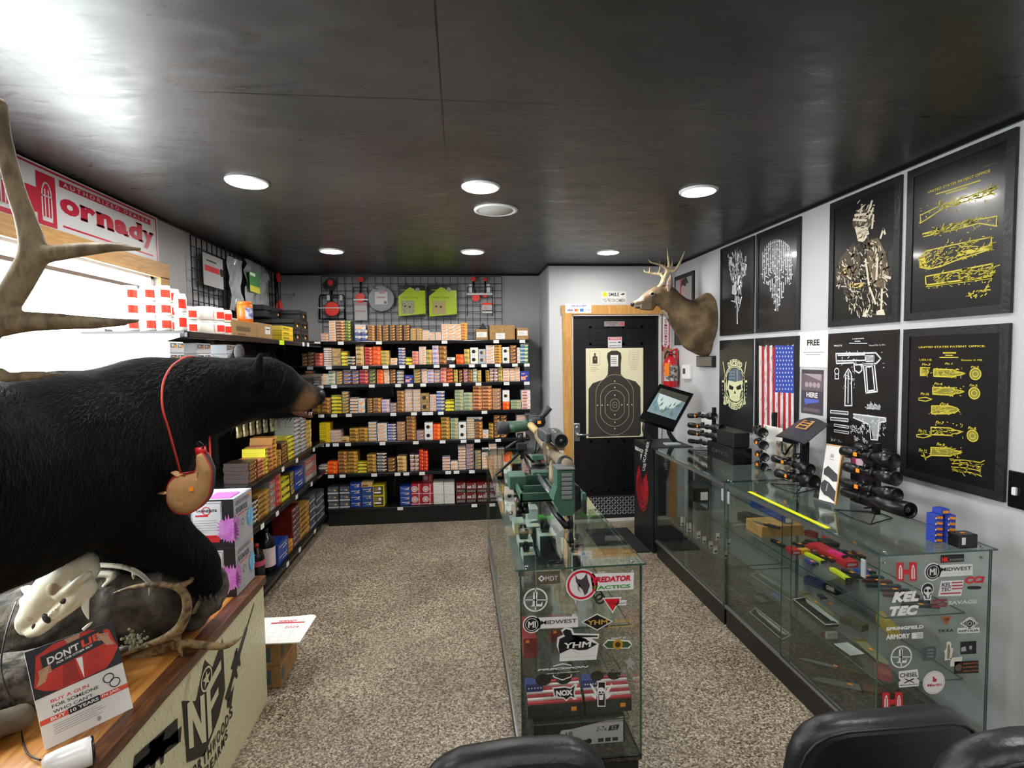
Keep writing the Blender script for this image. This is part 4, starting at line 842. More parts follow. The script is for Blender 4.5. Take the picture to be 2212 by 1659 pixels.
# ================================================================ WOODEN COUNTER with the mounted bear
CX, CZ, CY1, CY0 = -.925, .6, 2.51, .15
topw = woodmat('counter_top_wood', '#c98d4a', '#a3662c', (9, 1.1, 9), .28, 2.5); edgew = woodmat('walnut_edge', '#6b4226', '#4a2a16', (9, 1.4, 9), .35)
cpm, nt, b, N, L = nodes('cream_tread_plate')
b.inputs['Base Color'].default_value = rgb('#cfc9a4'); b.inputs['Roughness'].default_value = .4
dmm = mat('cream_dash', '#dcd7b4', .3)
ct = thing('counter', 'low wooden counter with cream tread-plate front and rifle logo, beneath the bear', 'counter', (-1.35, 1.3, 0))
part(MB().box(XL+.012, CX-.045, CY0, CY1-.03, CZ-.03, CZ, bev=.002), 'top', topw, ct)
m = MB(); m.box(CX-.045, CX+.012, CY0, CY1, CZ-.036, CZ+.001, bev=.003); m.box(XL+.012, CX-.045, CY1-.03, CY1, CZ-.036, CZ+.001, bev=.003); part(m, 'edge_trim', edgew, ct)
part(MB().box(XL+.06, CX-.012, CY0+.05, CY1-.012, .0, CZ-.036), 'body', mat('counter_carcass', '#6b5238', .5), ct)
m = MB(); m.box(CX-.012, CX, CY0+.05, CY1-.008, .0, CZ-.036, c=0)
rnd = random.Random(4)
for i in range(46):
 for j in range(15):
  y = 1.28+i*.0265+(j % 2)*.013; z = .03+j*.036
  if y < CY1-.03: m.box(-.0012, .0012, -.0022, .0022, -.009, .009, M=T(CX, y, z) @ RX(.35 if (i+j) % 2 else -.2), c=1)
part(m, 'front_panel', [cpm, dmm], ct)
m = MB(); M = frame((CX+.0022, 0, 0), (0, 1, 0), (0, 0, 1))
m.poly([(1.772, .49), (1.86, .43), (1.93, .535), (1.985, .475), (2.075, .535), (2.075, .33), (2.02, .265), (1.90, .205), (1.785, .27)], M=M, c=0)
m.poly([(1.80, .305), (1.83, .288), (1.83, .385), (1.885, .26), (1.915, .245), (1.915, .42), (1.885, .43), (1.885, .33), (1.83, .455), (1.80, .46)], z=.0008, M=M, c=1)
m.poly([(1.93, .24), (1.958, .25), (1.958, .33), (2.02, .35), (2.02, .378), (1.958, .36), (1.958, .405), (2.05, .43), (2.05, .465), (1.93, .43)], z=.0008, M=M, c=1)
m.ring(1.935, .462, .035, .042, z=.0012, M=M, c=1, n=30)
m.poly([(1.935+(.03 if i % 2 == 0 else .0125)*math.sin(i*PI/5), .462+(.03 if i % 2 == 0 else .0125)*math.cos(i*PI/5)) for i in range(10)], z=.0012, M=M, c=1)
for s, word, zc, yc, ww, hh in ((0, 'NORTHWOODS', .192, 1.955, .36, .045), (1, 'FIREARMS', .135, 1.965, .24, .038)):
 n = len(word)
 for i, ch in enumerate(word):
  u = (i+.5)/n-.5; m.text(ch, yc+u*ww, zc+.05*abs(u)*abs(u)*2+(0), ww/n*.8, hh, M=M, c=0, bold=.025)
m.poly([(2.09, .27), (2.155, .3), (2.12, .23), (2.09, .25)], M=M, c=0)
def rifle_art(m, x0, z0, x1, z1, c, flip=1):
 """flat black rifle print from muzzle to butt"""
 d = V((x1-x0, z1-z0)); L_ = d.length; a = math.atan2(d.y, d.x)
 def q(u, v): return (x0+math.cos(a)*u*L_-math.sin(a)*v*flip, z0+math.sin(a)*u*L_+math.cos(a)*v*flip)
 m.poly([q(0, -.004), q(.28, -.004), q(.28, -.010), q(.55, -.012), q(.58, -.02), q(.62, -.045), q(.645, -.043), q(.65, -.02), q(.7, -.02), q(.73, -.05), q(.76, -.048), q(.76, -.018), q(.82, -.014), q(1, -.035), q(1, .012), q(.8, .01), q(.76, .016), q(.45, .018), q(.28, .014), q(.28, .006), q(0, .004)], M=M, c=c)
 m.poly([q(.55, .016), q(.57, .04), q(.75, .04), q(.73, .016)], M=M, c=c); m.poly([q(.53, .03), q(.55, .045), q(.62, .045), q(.6, .03)], M=M, c=c)
rifle_art(m, 2.385, .525, 2.08, .29, 0, -1); rifle_art(m, 1.36, .49, 1.76, .40, 0, 1)
m.poly([(1.5, .44), (1.74, .37), (1.74, .455), (1.52, .50)], M=M, c=0)
part(m, 'shop_emblem', [mat('emblem_black', '#0a0a0a', .45), mat('emblem_cream', '#d3cda9', .4)], ct)
bark = mat('weathered_bark', '#5c5349', .95, bump=45, bs=1.0, noisy=(16, '#2e2923', .12)); drift = mat('driftwood', '#665a46', .85, bump=30, bs=.9, noisy=(9, '#5a5040', .2))
def logmesh(pts, rad, seed, v=.009, amp=.02):
 m = MB(); chain(m, pts, rad, n=20, k=5)
 return fuse(m, v, 1, amp, 16)
L1 = [(-1.0, 2.03, .735), (-1.2, 1.93, .745), (-1.45, 1.78, .745), (-1.68, 1.62, .74)]
tag(logmesh(L1, [.118, .128, .126, .115], 1).build('driftwood_log', bark), 'thick grey weathered log lying under the bear paw on the counter', 'log')
L2 = [(-1.17, 1.69, .685), (-1.32, 1.56, .69), (-1.5, 1.38, .69), (-1.66, 1.2, .685)]
tag(logmesh(L2, [.07, .082, .085, .08], 2).build('driftwood_log', mat('rough_bark', '#70665c', .95, bump=60, bs=1.0, noisy=(26, '#2e2822', .1))), 'rough barked log behind the red and white flyer', 'log')
L3 = [(-1.2, 1.50, .645), (-1.36, 1.38, .645), (-1.55, 1.24, .645)]
tag(logmesh(L3, [.036, .042, .042], 3, .01, .006).build('driftwood_log', drift), 'thin brown log nearest the viewer, left of the flyer', 'log')
m = MB(); rnd = random.Random(9); cpos = PY(285, 1385, 1.73)
for i in range(70):
 d = V((rnd.gauss(0, .02), rnd.gauss(0, .012), rnd.gauss(0, .012))); ball(m, cpos+d, rnd.uniform(.003, .007), 6)
tag(m.build('lichen_tuft', mat('lichen', '#a3a183', .9, noisy=(80, '#6b6a52', .2))), 'pale crinkled lichen growing on the barked log beside the flyer', 'lichen')
m = MB()
chain(m, [PY(-330, 1040, 1.2), PY(-60, 1060, 1.45), PY(110, 1005, 1.63), PY(240, 955, 1.77), PY(340, 893, 1.88), PY(430, 860, 1.96), PY(500, 845, 2.02), PY(560, 836, 2.06)], [.26, .27, .27, .25, .198, .148, .122, .11], n=24)
ball(m, PY(575, 833, 2.07), .108, 20); ball(m, PY(545, 846, 2.06), .1, 20)
chain(m, [PY(590, 836, 2.08), PY(612, 842, 2.1), PY(636, 849, 2.13), PY(662, 856, 2.16), PY(679, 857, 2.18)], [.1, .086, .07, .055, .046], n=18)
ball(m, PY(612, 815, 2.07), .05, 14)
chain(m, [PY(575, 880, 2.09), PY(620, 888, 2.12), PY(652, 896, 2.15), PY(672, 901, 2.165)], [.05, .03, .017, .012], n=12)
chain(m, [PY(205, 1050, 1.7), PY(295, 1122, 1.77), PY(372, 1178, 1.84), PY(424, 1212, 1.9), PY(440, 1245, 1.94)], [.175, .125, .088, .07, .058], n=18)
chain(m, [PY(150, 1060, 1.9), PY(260, 1150, 1.98), PY(350, 1215, 2.03), PY(390, 1232, 2.05)], [.15, .12, .085, .06], n=16)
ball(m, PY(450, 1262, 1.95), (.05, .06, .045), 16)
ball(m, PY(-420, 1020, 1.12)+V((0, 0, 0)), (.27, .27, .3), 20)
hq = PY(-420, 1020, 1.12); chain(m, [hq+V((.05, .1, -.1)), hq+V((.02, .12, -.35)), V((hq.x+.05, hq.y+.16, .86))], [.2, .12, .09])
ears = []
for tip, base, yy in (((565, 760), (552, 822), 1.945), ((519, 745), (508, 785), 2.17)):
 a, b_ = PY(*tip, yy), PY(*base, yy)
 for k in range(6):
  t = k/5; c_ = b_.lerp(a, t*.82); ball(m, c_, (.038*(1-.45*t), .02, .026), 12)
bear = fuse(m, .013, 7, .006, 10)
nose_p, eye_p = PY(676, 856, 2.17), PY(638, 832, 2.13)
muz0 = PY(655, 858, 2.15)
def beark(c):
 d = (c-muz0); 
 return 1 if d.length < .11 else 0
colour_faces(bear, beark)
fk = mat('bear_skin', '#070707', .8, spec=.15); mz, nt, b, N, L = nodes('bear_muzzle')
gp = N('NewGeometry'); dv = N('VectorMath', operation='DISTANCE'); L(gp.outputs['Position'], dv.inputs[0]); dv.inputs[1].default_value = tuple(muz0+V((.01, -.03, -.012)))
n1 = N('TexNoise', Scale=60.0); ad = N('Math', operation='MULTIPLY_ADD'); L(n1.outputs['Fac'], ad.inputs[0]); ad.inputs[1].default_value = .02; L(dv.outputs['Value'], ad.inputs[2])
mr = N('MapRange'); mr.inputs['From Min'].default_value = .04; mr.inputs['From Max'].default_value = .078; L(ad.outputs[0], mr.inputs[0]); r_ = ramp(N, [(0, '#9a7450'), (.5, '#5a4432'), (1, '#0e0d0c')]); L(mr.outputs[0], r_.inputs[0]); L(r_.outputs[0], b.inputs['Base Color']); b.inputs['Roughness'].default_value = .75; b.inputs['Specular IOR Level'].default_value = .2
bo = bear.build('black_bear', [fk, mz]); tag(bo, 'mounted black bear standing on a log, facing the ammunition wall, red-corded flask round its neck', 'bear')
head = PY(600, 850, 2.08); dirb = (PY(430, 860, 1.96)-PY(110, 1005, 1.63)).normalized()
def flow(p):
 d = -(PY(500, 842, 2.02)-PY(0, 1010, 1.5)).normalized()
 return d*.8+V((0, 0, -.75))
nomuz = lambda p: (p-muz0).length > .075 and not (p.x > muz0.x-.02)
part(fur(bear, 80000, .04, .0012, flow, nomuz, 3, lift=.2), 'fur', mat('bear_fur', '#0b0b0a', .65, spec=.16), bo)
part(fur(bear, 16000, .009, .0007, lambda p: V((-1, -.3, -.1)), lambda p: not nomuz(p) and (p-nose_p).length > .03, 5, lift=.1), 'muzzle_fur', mz, bo)
m = MB(); ball(m, nose_p+V((.022, .0, .008)), (.022, .024, .02), 14); part(m, 'nose', mat('wet_nose', '#2a2a2b', .3), bo)
m = MB(); ball(m, eye_p+V((.0, -.046, .0)), .011, 12); part(m, 'eye', mat('glass_eye', '#1a0f08', .05), bo)
m = MB(); chain(m, [PY(622, 884, 2.1), PY(650, 893, 2.13), PY(672, 899, 2.15)], [.014, .011, .007], n=10); part(m, 'tongue', mat('mouth_pink', '#7a4840', .35), bo)
m = MB()
for px, py, s in ((672, 890, 1), (668, 897, -1), (660, 889, 1), (655, 897, -1)):
 a = PY(px, py, 2.135); m.lathe([(.0045, 0), (.003, -.008*s), (0, -.016*s)], 8, M=T(*a))
part(m, 'teeth', mat('tooth', '#d8ceb4', .4), bo)
m = MB()
for i in range(4):
 a = PY(432+i*11, 1283+(i % 2)*3, 1.9); m.tube([a, a+V((.004, -.008, -.012)), a+V((.004, -.006, -.026))], [.005, .004, .001], 6)
part(m, 'claws', mat('claw', '#2a2624', .3), bo)
m = MB(); a = PY(517, 762, 2.15); ball(m, a, (.02, .007, .032), 12); part(m, 'ear_lining', mat('ear_grey', '#4f4b4b', .9), bo)
fl = [(475, 180), (520, 170), (575, 260), (603, 330), (605, 400), (600, 450), (580, 560), (530, 640), (460, 700), (380, 738), (290, 735), (225, 695), (187, 620), (182, 550), (190, 480), (222, 425), (270, 390), (350, 375), (430, 360), (458, 325), (470, 250)]
FY = 1.66
def hp(X, Y, y=FY): return P(320+X/4.365, 940+Y/4.365, 'y', y)
fo = hp(390, 560)
t_ = thing('leather_flask', 'tan leather wine flask with red cap hung from the bear\'s neck on a red cord', 'flask', (fo.x, FY, fo.z))
sil = smoothpath([V((hp(*q).x, hp(*q).z, 0)) for q in fl+[fl[0]]], 3)[:-1]
cx_ = sum(p.x for p in sil)/len(sil); cz_ = sum(p.y for p in sil)/len(sil)
def flaskside(m, s, y0, th):
 vs = []; n = len(sil); ringsN = 6
 hub = [V((hp(*q).x, hp(*q).z, 0)) for q in ((500, 200), (530, 330), (500, 470), (400, 560), (300, 580))]
 def near_hub(p): return min(hub, key=lambda h_: (h_-p).length)
 for k in range(ringsN+1):
  t = k/ringsN
  for p in sil:
   h_ = near_hub(p); q = p.lerp(h_, t*.9); vs.append((q.x, y0+s*th*math.sqrt(max(0, 1-(1-t)**2))*(1 if t < 1 else 1), q.y))
 fs = [(k*n+i, k*n+(i+1) % n, (k+1)*n+(i+1) % n, (k+1)*n+i) for k in range(ringsN) for i in range(n)]
 if s > 0: fs = [tuple(reversed(f)) for f in fs]
 m.add(vs, fs, smooth=True); k0 = ringsN*n
 m.add([vs[k0+i] for i in range(n)], [tuple(range(n)) if s < 0 else tuple(reversed(range(n)))], smooth=True)
m = MB(); flaskside(m, -1, FY-.002, .022); flaskside(m, 1, FY+.02, .02)
part(m, 'pouch', mat('tan_suede', '#c39a68', .85, bump=70, bs=.3, noisy=(14, '#a87f50', .25)), t_)
m = MB(); n = len(sil); m.add([(p.x, FY-.004, p.y) for p in sil]+[(cx_+(p.x-cx_)*1.02, FY+.02, cz_+(p.y-cz_)*1.02) for p in sil], [(i, i+n, (i+1) % n+n, (i+1) % n) for i in range(n)], smooth=True); part(m, 'side_band', mat('dark_gusset', '#3a3034', .7), t_)
m = MB(); m.tube([(p.x, FY-.004, p.y) for p in sil+[sil[0]]], .0022, 6); m.tube([(cx_+(p.x-cx_)*1.03-.012, FY+.03, cz_+(p.y-cz_)*1.02) for p in sil+[sil[0]]], .0022, 6); part(m, 'red_piping', mat('red_cord', '#c8332e', .6), t_)
m = MB(); a, b_ = hp(478, 118), hp(490, 185); m.tube([b_+V((0, .01, 0)), a+V((0, .01, 0))], [.0165, .015], 14); part(m, 'cap', mat('cap_red', '#d01c2c', .35), t_)
m = MB(); a = hp(490, 60); m.tube([hp(470, 118)+V((0, .01, 0)), hp(460, 80), hp(480, 60), hp(520, 90), hp(515, 130)], .0022, 6); part(m, 'cap_loop', BLK, t_)
m = MB(); m.box(*(lambda a, b_: (a.x, b_.x, FY-.0265, FY-.025, b_.z, a.z))(hp(425, 470), hp(468, 508))); part(m, 'price_sticker', ORG, t_)
m = MB(); m.tube([hp(120, 545, FY+.02), hp(190, 545, FY-.004)], .011, 8, flat=.4); m.tube([hp(245, 350, FY+.02), hp(305, 385, FY-.004)], .011, 8, flat=.4); part(m, 'strap_loop', mat('tan_suede2', '#c8a070', .85), t_)
def pc(px, py, y): return P(px, py, 'y', y)
m = MB(); cordp = [pc(390, 1022, 1.655), pc(380, 985, 1.62), pc(365, 930, 1.60), pc(351, 880, 1.59), pc(352, 830, 1.63), pc(368, 795, 1.70), pc(388, 778, 1.78), pc(402, 771, 1.85)]
m.tube(smoothpath(cordp, 5), .003, 8); m.tube(smoothpath([pc(402, 771, 1.85), pc(425, 775, 1.97), pc(440, 820, 2.12), pc(450, 900, 2.1), pc(453, 960, 1.8), pc(455, 1002, 1.67)], 5), .003, 8)
part(m, 'cord', mat('red_cord', '#c8332e', .6), t_)
def antler(nm, label, branches, a, c, y, tipc, seed=1):
 m = MB()
 for pts, rad in branches: 
  ps = smoothpath(pts, 5); rs = [rad[min(int(i/5), len(rad)-2)]+(rad[min(int(i/5)+1, len(rad)-1)]-rad[min(int(i/5), len(rad)-2)])*((i % 5)/5) if i < len(ps)-1 else rad[-1] for i in range(len(ps))]
  m.tube(ps, rs, 14); ball(m, ps[0], rs[0], 12); ball(m, ps[-1], max(rs[-1], .0015), 8)
 r = fuse(m, min(min(rr) for _, rr in branches)*.9 if False else y, 2)
 return r
def antmat(name, a, c, sc=(30, 30, 30)):
 m, nt, b, N, L = nodes(name); tc = N('TexCoord'); mp = N('Mapping'); mp.inputs['Scale'].default_value = sc; L(tc.outputs['Object'], mp.inputs[0])
 n1 = N('TexNoise', Scale=4.0, Detail=6.0); L(mp.outputs[0], n1.inputs['Vector']); r = ramp(N, [(.35, a), (.5, c), (.62, a)]); L(n1.outputs['Fac'], r.inputs[0]); L(r.outputs[0], b.inputs['Base Color'])
 bp = N('Bump', Strength=.7, Distance=.003); L(n1.outputs['Fac'], bp.inputs['Height']); L(bp.outputs['Normal'], b.inputs['Normal']); b.inputs['Roughness'].default_value = .55
 return m
am1 = antmat('elk_antler_bone', '#6f5f4a', '#9d8b6c', (8, 8, 2.5)); am2 = antmat('shed_antler_bone', '#4e3d2a', '#9a8058', (6, 6, 6))
EY = 1.05
e = lambda px, py, dy=0: PY(px, py, EY+dy)
base = V((-1.05, .82, .615))
br = [([e(-2, 225), e(6, 300), e(34, 410), e(58, 480), e(72, 545), e(50, 595), e(10, 660), e(-45, 740), V((-1.0, .92, 1.3)), V((-1.02, .86, .95)), base], [.012, .014, .015, .017, .022, .022, .022, .022, .022, .024, .028]),
 ([e(72, 552), e(110, 548), e(170, 540), e(230, 534), e(262, 534), e(313, 539)], [.02, .0155, .0135, .0105, .0085, .0015]),
 ([e(0, 700), e(60, 695), e(130, 695), e(200, 697), e(262, 696), e(306, 692)], [.024, .019, .0155, .012, .008, .0015]),
 ([V((-1.0, .98, 1.42)), e(-40, 822), e(20, 815), e(90, 810), e(148, 808)], [.02, .014, .01, .0075, .0015])]
r = antler('a', '', br, 0, 0, .0055, 0)
el = r.build('elk_antler', am1); tag(el, 'tall pale elk antler rising at the left, its tines crossing the bright window', 'antler')
m = MB(); m.lathe([(.045, -.01), (.05, 0), (.042, .012)], 16, M=T(base.x, base.y, .612)); part(m, 'burr', am1, el)
AY = 1.84
f2 = lambda px, py, dy=0: PY(px, py, AY+dy)
Z4 = lambda X, Y, dy=0: PY(230+X/6.636, 1200+Y/6.636, AY+dy)
br = [([Z4(5, 575), Z4(300, 470), Z4(600, 420), Z4(900, 425), Z4(1080, 500), Z4(1150, 640), Z4(1150, 800), Z4(1090, 960), Z4(1000, 1090), Z4(780, 1210), Z4(500, 1310), Z4(250, 1420), Z4(110, 1475)], [.0015, .006, .009, .0105, .013, .0145, .0155, .0165, .019, .013, .0095, .006, .0015]),
 ([Z4(1010, 1130), Z4(1020, 1250), Z4(1060, 1370), Z4(1108, 1545)], [.014, .0095, .0075, .0012]),
 ([Z4(240, 1590, .03), Z4(420, 1480, .03), Z4(700, 1360, .03), Z4(1000, 1270, .02), Z4(1250, 1270, .02), Z4(1500, 1300, .02), Z4(1720, 1290, .02), Z4(1850, 1230, .02), Z4(1960, 1150, .02)], [.02, .022, .022, .018, .014, .013, .0115, .007, .0012]),
 ([Z4(1000, 450), Z4(1130, 400), Z4(1230, 350), Z4(1210, 300), Z4(1120, 265)], [.013, .011, .006, .005, .003])]
tag(antler('b', '', br, 0, 0, .0042, 0).build('deer_antler', am2), 'branched brown antler with pale tips lying over the counter edge', 'antler')
Z3 = lambda X, Y, y=1.86: PY(X/6.9125, 1160+Y/6.9125, y)
m = MB(); chain(m, [Z3(1340, 430), Z3(1500, 420), Z3(1800, 440), Z3(2000, 500), Z3(2150, 600), Z3(2260, 720)], [.008, .013, .013, .012, .011, .009], n=10, flat=.6)
chain(m, [Z3(2255, 700), Z3(2235, 820), Z3(2225, 900)], [.007, .006, .002]); chain(m, [Z3(1990, 560), Z3(2000, 650)], [.007, .002])
chain(m, [Z3(1300, 600), Z3(1450, 560), Z3(1700, 560), Z3(1620, 660), Z3(1500, 790), Z3(1420, 880)], [.01, .012, .011, .008, .006, .003], n=10)
jb = fuse(m, .0045, 2).build('jaw_bone', mat('old_bone', '#bdb6a6', .6, noisy=(20, '#a39b8a', .2))); tag(jb, 'curved pale jaw bone with a long tooth, behind the skull under the bear', 'bone')
bone = mat('skull_bone', '#e6e0c8', .45, bump=30, bs=.25, noisy=(14, '#d6cdb0', .3)); holem = mat('skull_hole', '#2b2320', .8)
SKY = 1.68
S3 = lambda X, Y, dy=0: PY(X/6.9125, 1160+Y/6.9125, SKY+dy)
m = MB()
chain(m, [S3(1180, 420), S3(950, 620), S3(740, 830), S3(560, 1050), S3(420, 1210)], [.05, .058, .05, .04, .032], n=16)
chain(m, [S3(1060, 330), S3(1180, 420, -.0), S3(1290, 520)], [.035, .04, .034])
ball(m, S3(1060, 260), (.022, .014, .028)); ball(m, S3(1200, 330), (.026, .014, .024)); ball(m, S3(1380, 520), (.016, .03, .022))
chain(m, [S3(1320, 560, -.05), S3(1180, 660, -.062), S3(1020, 790, -.058), S3(880, 870, -.045)], [.012, .0125, .013, .014], n=10)
chain(m, [S3(1290, 760, -.03), S3(1150, 900, -.035), S3(1000, 1040, -.03), S3(800, 1200, -.028), S3(640, 1340, -.022), S3(470, 1410, -.01)], [.028, .03, .024, .02, .02, .018], n=12)
chain(m, [S3(560, 900), S3(430, 1000), S3(350, 950)], [.03, .02, .012]); chain(m, [S3(420, 790), S3(350, 770)], [.014, .008])
chain(m, [S3(370, 1200), S3(340, 1300), S3(380, 1380)], [.02, .02, .018])
sk = fuse(m, .0062, 3, .002, 30).build('animal_skull', bone); tag(sk, 'large bleached bear skull leaning nose-down against the logs on the counter', 'skull')
m = MB(); ball(m, S3(795, 770, -.052), (.018, .012, .02), 16); part(m, 'eye_socket', mat('socket_shade', '#b09c80', .8), sk)
m = MB(); ball(m, S3(440, 1160, -.03), (.016, .008, .02), 14); part(m, 'nasal_opening', mat('socket_shade2', '#c8b798', .8), sk)
m = MB(); ball(m, S3(690, 1215, -.05), (.010, .006, .017), 12, M=RY(-.5)); ball(m, S3(955, 955, -.058), (.012, .006, .008), 10, M=RY(-.5)); ball(m, S3(510, 1340, -.032), (.007, .005, .009), 10); part(m, 'mouth_gap', holem, sk)
m = MB(); chain(m, [S3(1270, 930, -.04), S3(1275, 1060, -.045), S3(1320, 1225, -.045)], [.012, .009, .0015], n=10); part(m, 'long_tooth', mat('ivory', '#ece6d2', .35), sk); m = MB()
for i in range(5): ball(m, S3(740+i*42, 1165-i*38, -.052), (.005, .004, .0055), 8)
part(m, 'teeth', mat('ivory', '#ece6d2', .35), sk)
m = MB(); a, b_ = S3(1240, 1385, -.1), S3(1380, 1265, -.09); m.tube([a, a.lerp(b_, .6), b_], [.005, .0045, .001], 8); tag(m.build('loose_fang', mat('ivory', '#ece6d2', .35)), 'single loose white fang sticking up behind the flyer', 'tooth')
m = MB(); m.tube([Z4(1250, 820, .08), Z4(1340, 640, .08), Z4(1430, 490, .08)], [.011, .0125, .009], 6, flat=.5); tag(m.build('wood_splinter', antmat('pale_wood', '#b8a684', '#8f7d5c', (30, 30, 4))), 'pale split piece of wood leaning on the log below the bear paw', 'wood')
A_, B_ = V((-1.081, 1.426, .601)), V((-.956, 1.578, .601)); ex = (B_-A_); upv = V((0, 0, 1)); nrm = ex.cross(upv).normalized()
def onflyer(px, py):
 tilt = math.radians(20); back = V((-nrm.x, -nrm.y, 0)); pn = (upv*math.cos(tilt)+back*math.sin(tilt)); N_ = ex.cross(pn).normalized()
 d = _f*FPX+_R*(px-1106)-_U*(py-829.5); t = (A_-EYE).dot(N_)/d.dot(N_); return EYE+d*t
tl, tr_ = onflyer(55.4, 1414), onflyer(240.5, 1338)
ey = ((tl-A_)+(tr_-B_))*.5; fl = thing('flyer_stand', 'red and white "don\'t lie" flyer standing on the counter by the logs', 'flyer', tuple((A_+B_)/2)); fl['label'] = 'red and white flyer of a person in a red jacket, standing on the counter'
N_ = ex.cross(ey).normalized()
MF = Matrix(((ex.x, ey.x, N_.x, A_.x), (ex.y, ey.y, N_.y, A_.y), (ex.z, ey.z, N_.z, A_.z), (0, 0, 0, 1)))
m = MB(MF); m.box(0, 1, 0, 1, -.004, -.0005); part(m, 'sheet', WHT, fl)
m = MB(MF); z = .0006
m.poly([(0, .5), (1, .52), (1, 1.0), (0, 1.0)], z=z, c=0)            # dark picture ground
m.poly([(.02, .62), (.1, .92), (.3, .985), (.7, .995), (.93, .93), (.99, .7), (.9, .6), (.8, .53), (.25, .51), (.12, .55)], z=z*1.5, c=1)
m.poly([(.42, .99), (.6, .995), (.56, .9), (.46, .9)], z=z*2, c=2); m.poly([(.5, .75), (.57, .75), (.54, .52)], z=z*2, c=3); m.poly([(.36, .78), (.48, .8), (.5, .53), (.3, .52)], z=z*1.8, c=4)
m.poly([(.14, .72), (.86, .80), (.86, .98), (.14, .90)], z=z*2.5, c=5)
Mt = T(.5, .865, z*3) @ Matrix(((1, 0, 0, 0), (.11, 1, 0, 0), (0, 0, 1, 0), (0, 0, 0, 1)))
m.text("DON'T", -.12, .0, .36, .075, M=Mt, c=3, bold=.03); m.text('LIE', .2, .0, .22, .075, M=Mt, c=6, bold=.04); m.text('FOR THE OTHER GUY', .0, -.062, .42, .022, M=Mt, c=3, bold=.03)
for hx, hy, s in ((.12, .74, 1), (.88, .87, -1)):    # holding hands of the printed person
 m.poly([(hx-.08*s, hy-.12), (hx-.02*s, hy-.02), (hx+.05*s, hy+.03), (hx+.09*s, hy+.04), (hx+.06*s, hy-.03), (hx+.02*s, hy-.1)], z=z*3.4, c=2)
 for k in range(4): m.stroke([(hx-.03*s, hy+.02-k*.018), (hx+.1*s, hy+.045-k*.02)], .014, z=z*4, c=2)
m.text('BUY A GUN', .36, .43, .42, .033, z=z, c=7, bold=.015); m.text('FOR SOMEONE', .41, .375, .52, .033, z=z, c=5, bold=.01); m.text("WHO CAN'T", .37, .32, .44, .033, z=z, c=5, bold=.01)
m.rect(0, .235, 1, .285, z=z, c=8); m.rect(.3, .228, .66, .292, z=z*2, c=5); m.text('BUY', .19, .26, .16, .033, z=z*3, c=3, bold=.02); m.text('10 YEARS', .48, .26, .32, .033, z=z*3, c=3, bold=.02); m.text('IN JAIL', .79, .26, .22, .033, z=z*3, c=3, bold=.02)
for i in range(5): m.rect(.12, .19-.022*i, .6+.05*(i % 3), .196-.022*i, z=z, c=9)
for cx_, cy_ in ((.72, .40), (.78, .33)): m.ring(cx_+.08, cy_+.02, .055, .068, z=z*2, k=.75, c=5)
m.disc(.6, .06, .025, z=z, c=9)
part(m, 'printed_face', [mat('flyer_dark', '#201c20', .3), mat('flyer_red', '#d83420', .35, noisy=(25, '#b82616', .15)), mat('printed_skin', '#c89878', .5), mat('print_white', '#f2f0ee', .4), mat('flyer_red_dark', '#9c1c14', .4), mat('print_black', '#1a1a1c', .35), mat('print_orange', '#f0502a', .35), mat('print_coral', '#e04a34', .4), mat('print_band', '#e05030', .4), mat('print_grey', '#a8a6a8', .5)], fl)
cb = P(150, 1645, 'z', .63); t_ = thing('security_camera', 'white rounded security camera with glossy black face on the counter', 'camera', (cb.x, cb.y, .6))
dx = V((.8, .6, .12)).normalized()
Mc = frame((cb.x, cb.y, .636), dx.cross(V((0, 0, 1))), V((0, 0, 1)))   # local z = -? axis of the barrel
ax = Mc.to_3x3() @ V((0, 0, 1)); sgn = 1 if ax.dot(dx) > 0 else -1
m = MB(); prof = [(0, -.05), (.02, -.05), (.029, -.042), (.0315, -.02), (.033, .03), (.033, .042)]
m.lathe(prof, 28, M=Mc @ Matrix.Diagonal((1.05, 1, sgn, 1))); part(m, 'housing', mat('camera_white', '#f2f1ef', .25), t_)
m = MB(); m.lathe([(.033, .042), (.032, .048), (.0, .05)], 28, M=Mc @ Matrix.Diagonal((1.05, 1, sgn, 1))); part(m, 'lens_face', BLKG, t_)
m = MB(); m.lathe([(.03, 0), (.026, .006), (.008, .01)], 16, M=T(cb.x, cb.y, .6)); part(m, 'foot', mat('camera_white', '#f2f1ef', .25), t_)
m = MB(); c0 = [P(88, 1642, 'z', .61), P(55, 1620, 'z', .605), P(40, 1540, 'z', .61)+V((0, 0, .0)), PY(20, 1500, 1.42), PY(2, 1440, 1.44), PY(15, 1360, 1.5), PY(35, 1300, 1.6)]
m.tube(smoothpath(c0, 5), .0022, 6); tag(m.build('power_cable', mat('cable_brown', '#2c2420', .5)), 'thin dark cable running down the logs to the white camera', 'cable')
gbx = mat('grey_box', '#b4b4b8', .4, noisy=(6, '#a3a3a8', .2)); pur = mat('powder_purple', '#b45fb4', .6, noisy=(25, '#d08ad0', .15)); blu = mat('powder_blue', '#5fa8d8', .6, noisy=(25, '#88c4e8', .15))
def burst(m, cx_, cy_, rx_, ry_, M, c, seed, z=.0015):
 rnd = random.Random(seed); n = 46
 m.poly([(cx_+rx_*math.cos(2*PI*i/n)*(rnd.uniform(.78, 1.12) if i % 2 else rnd.uniform(.62, .8)), cy_+ry_*math.sin(2*PI*i/n)*(rnd.uniform(.78, 1.15) if i % 2 else rnd.uniform(.62, .8))) for i in range(n)], z=z, M=M, c=c)
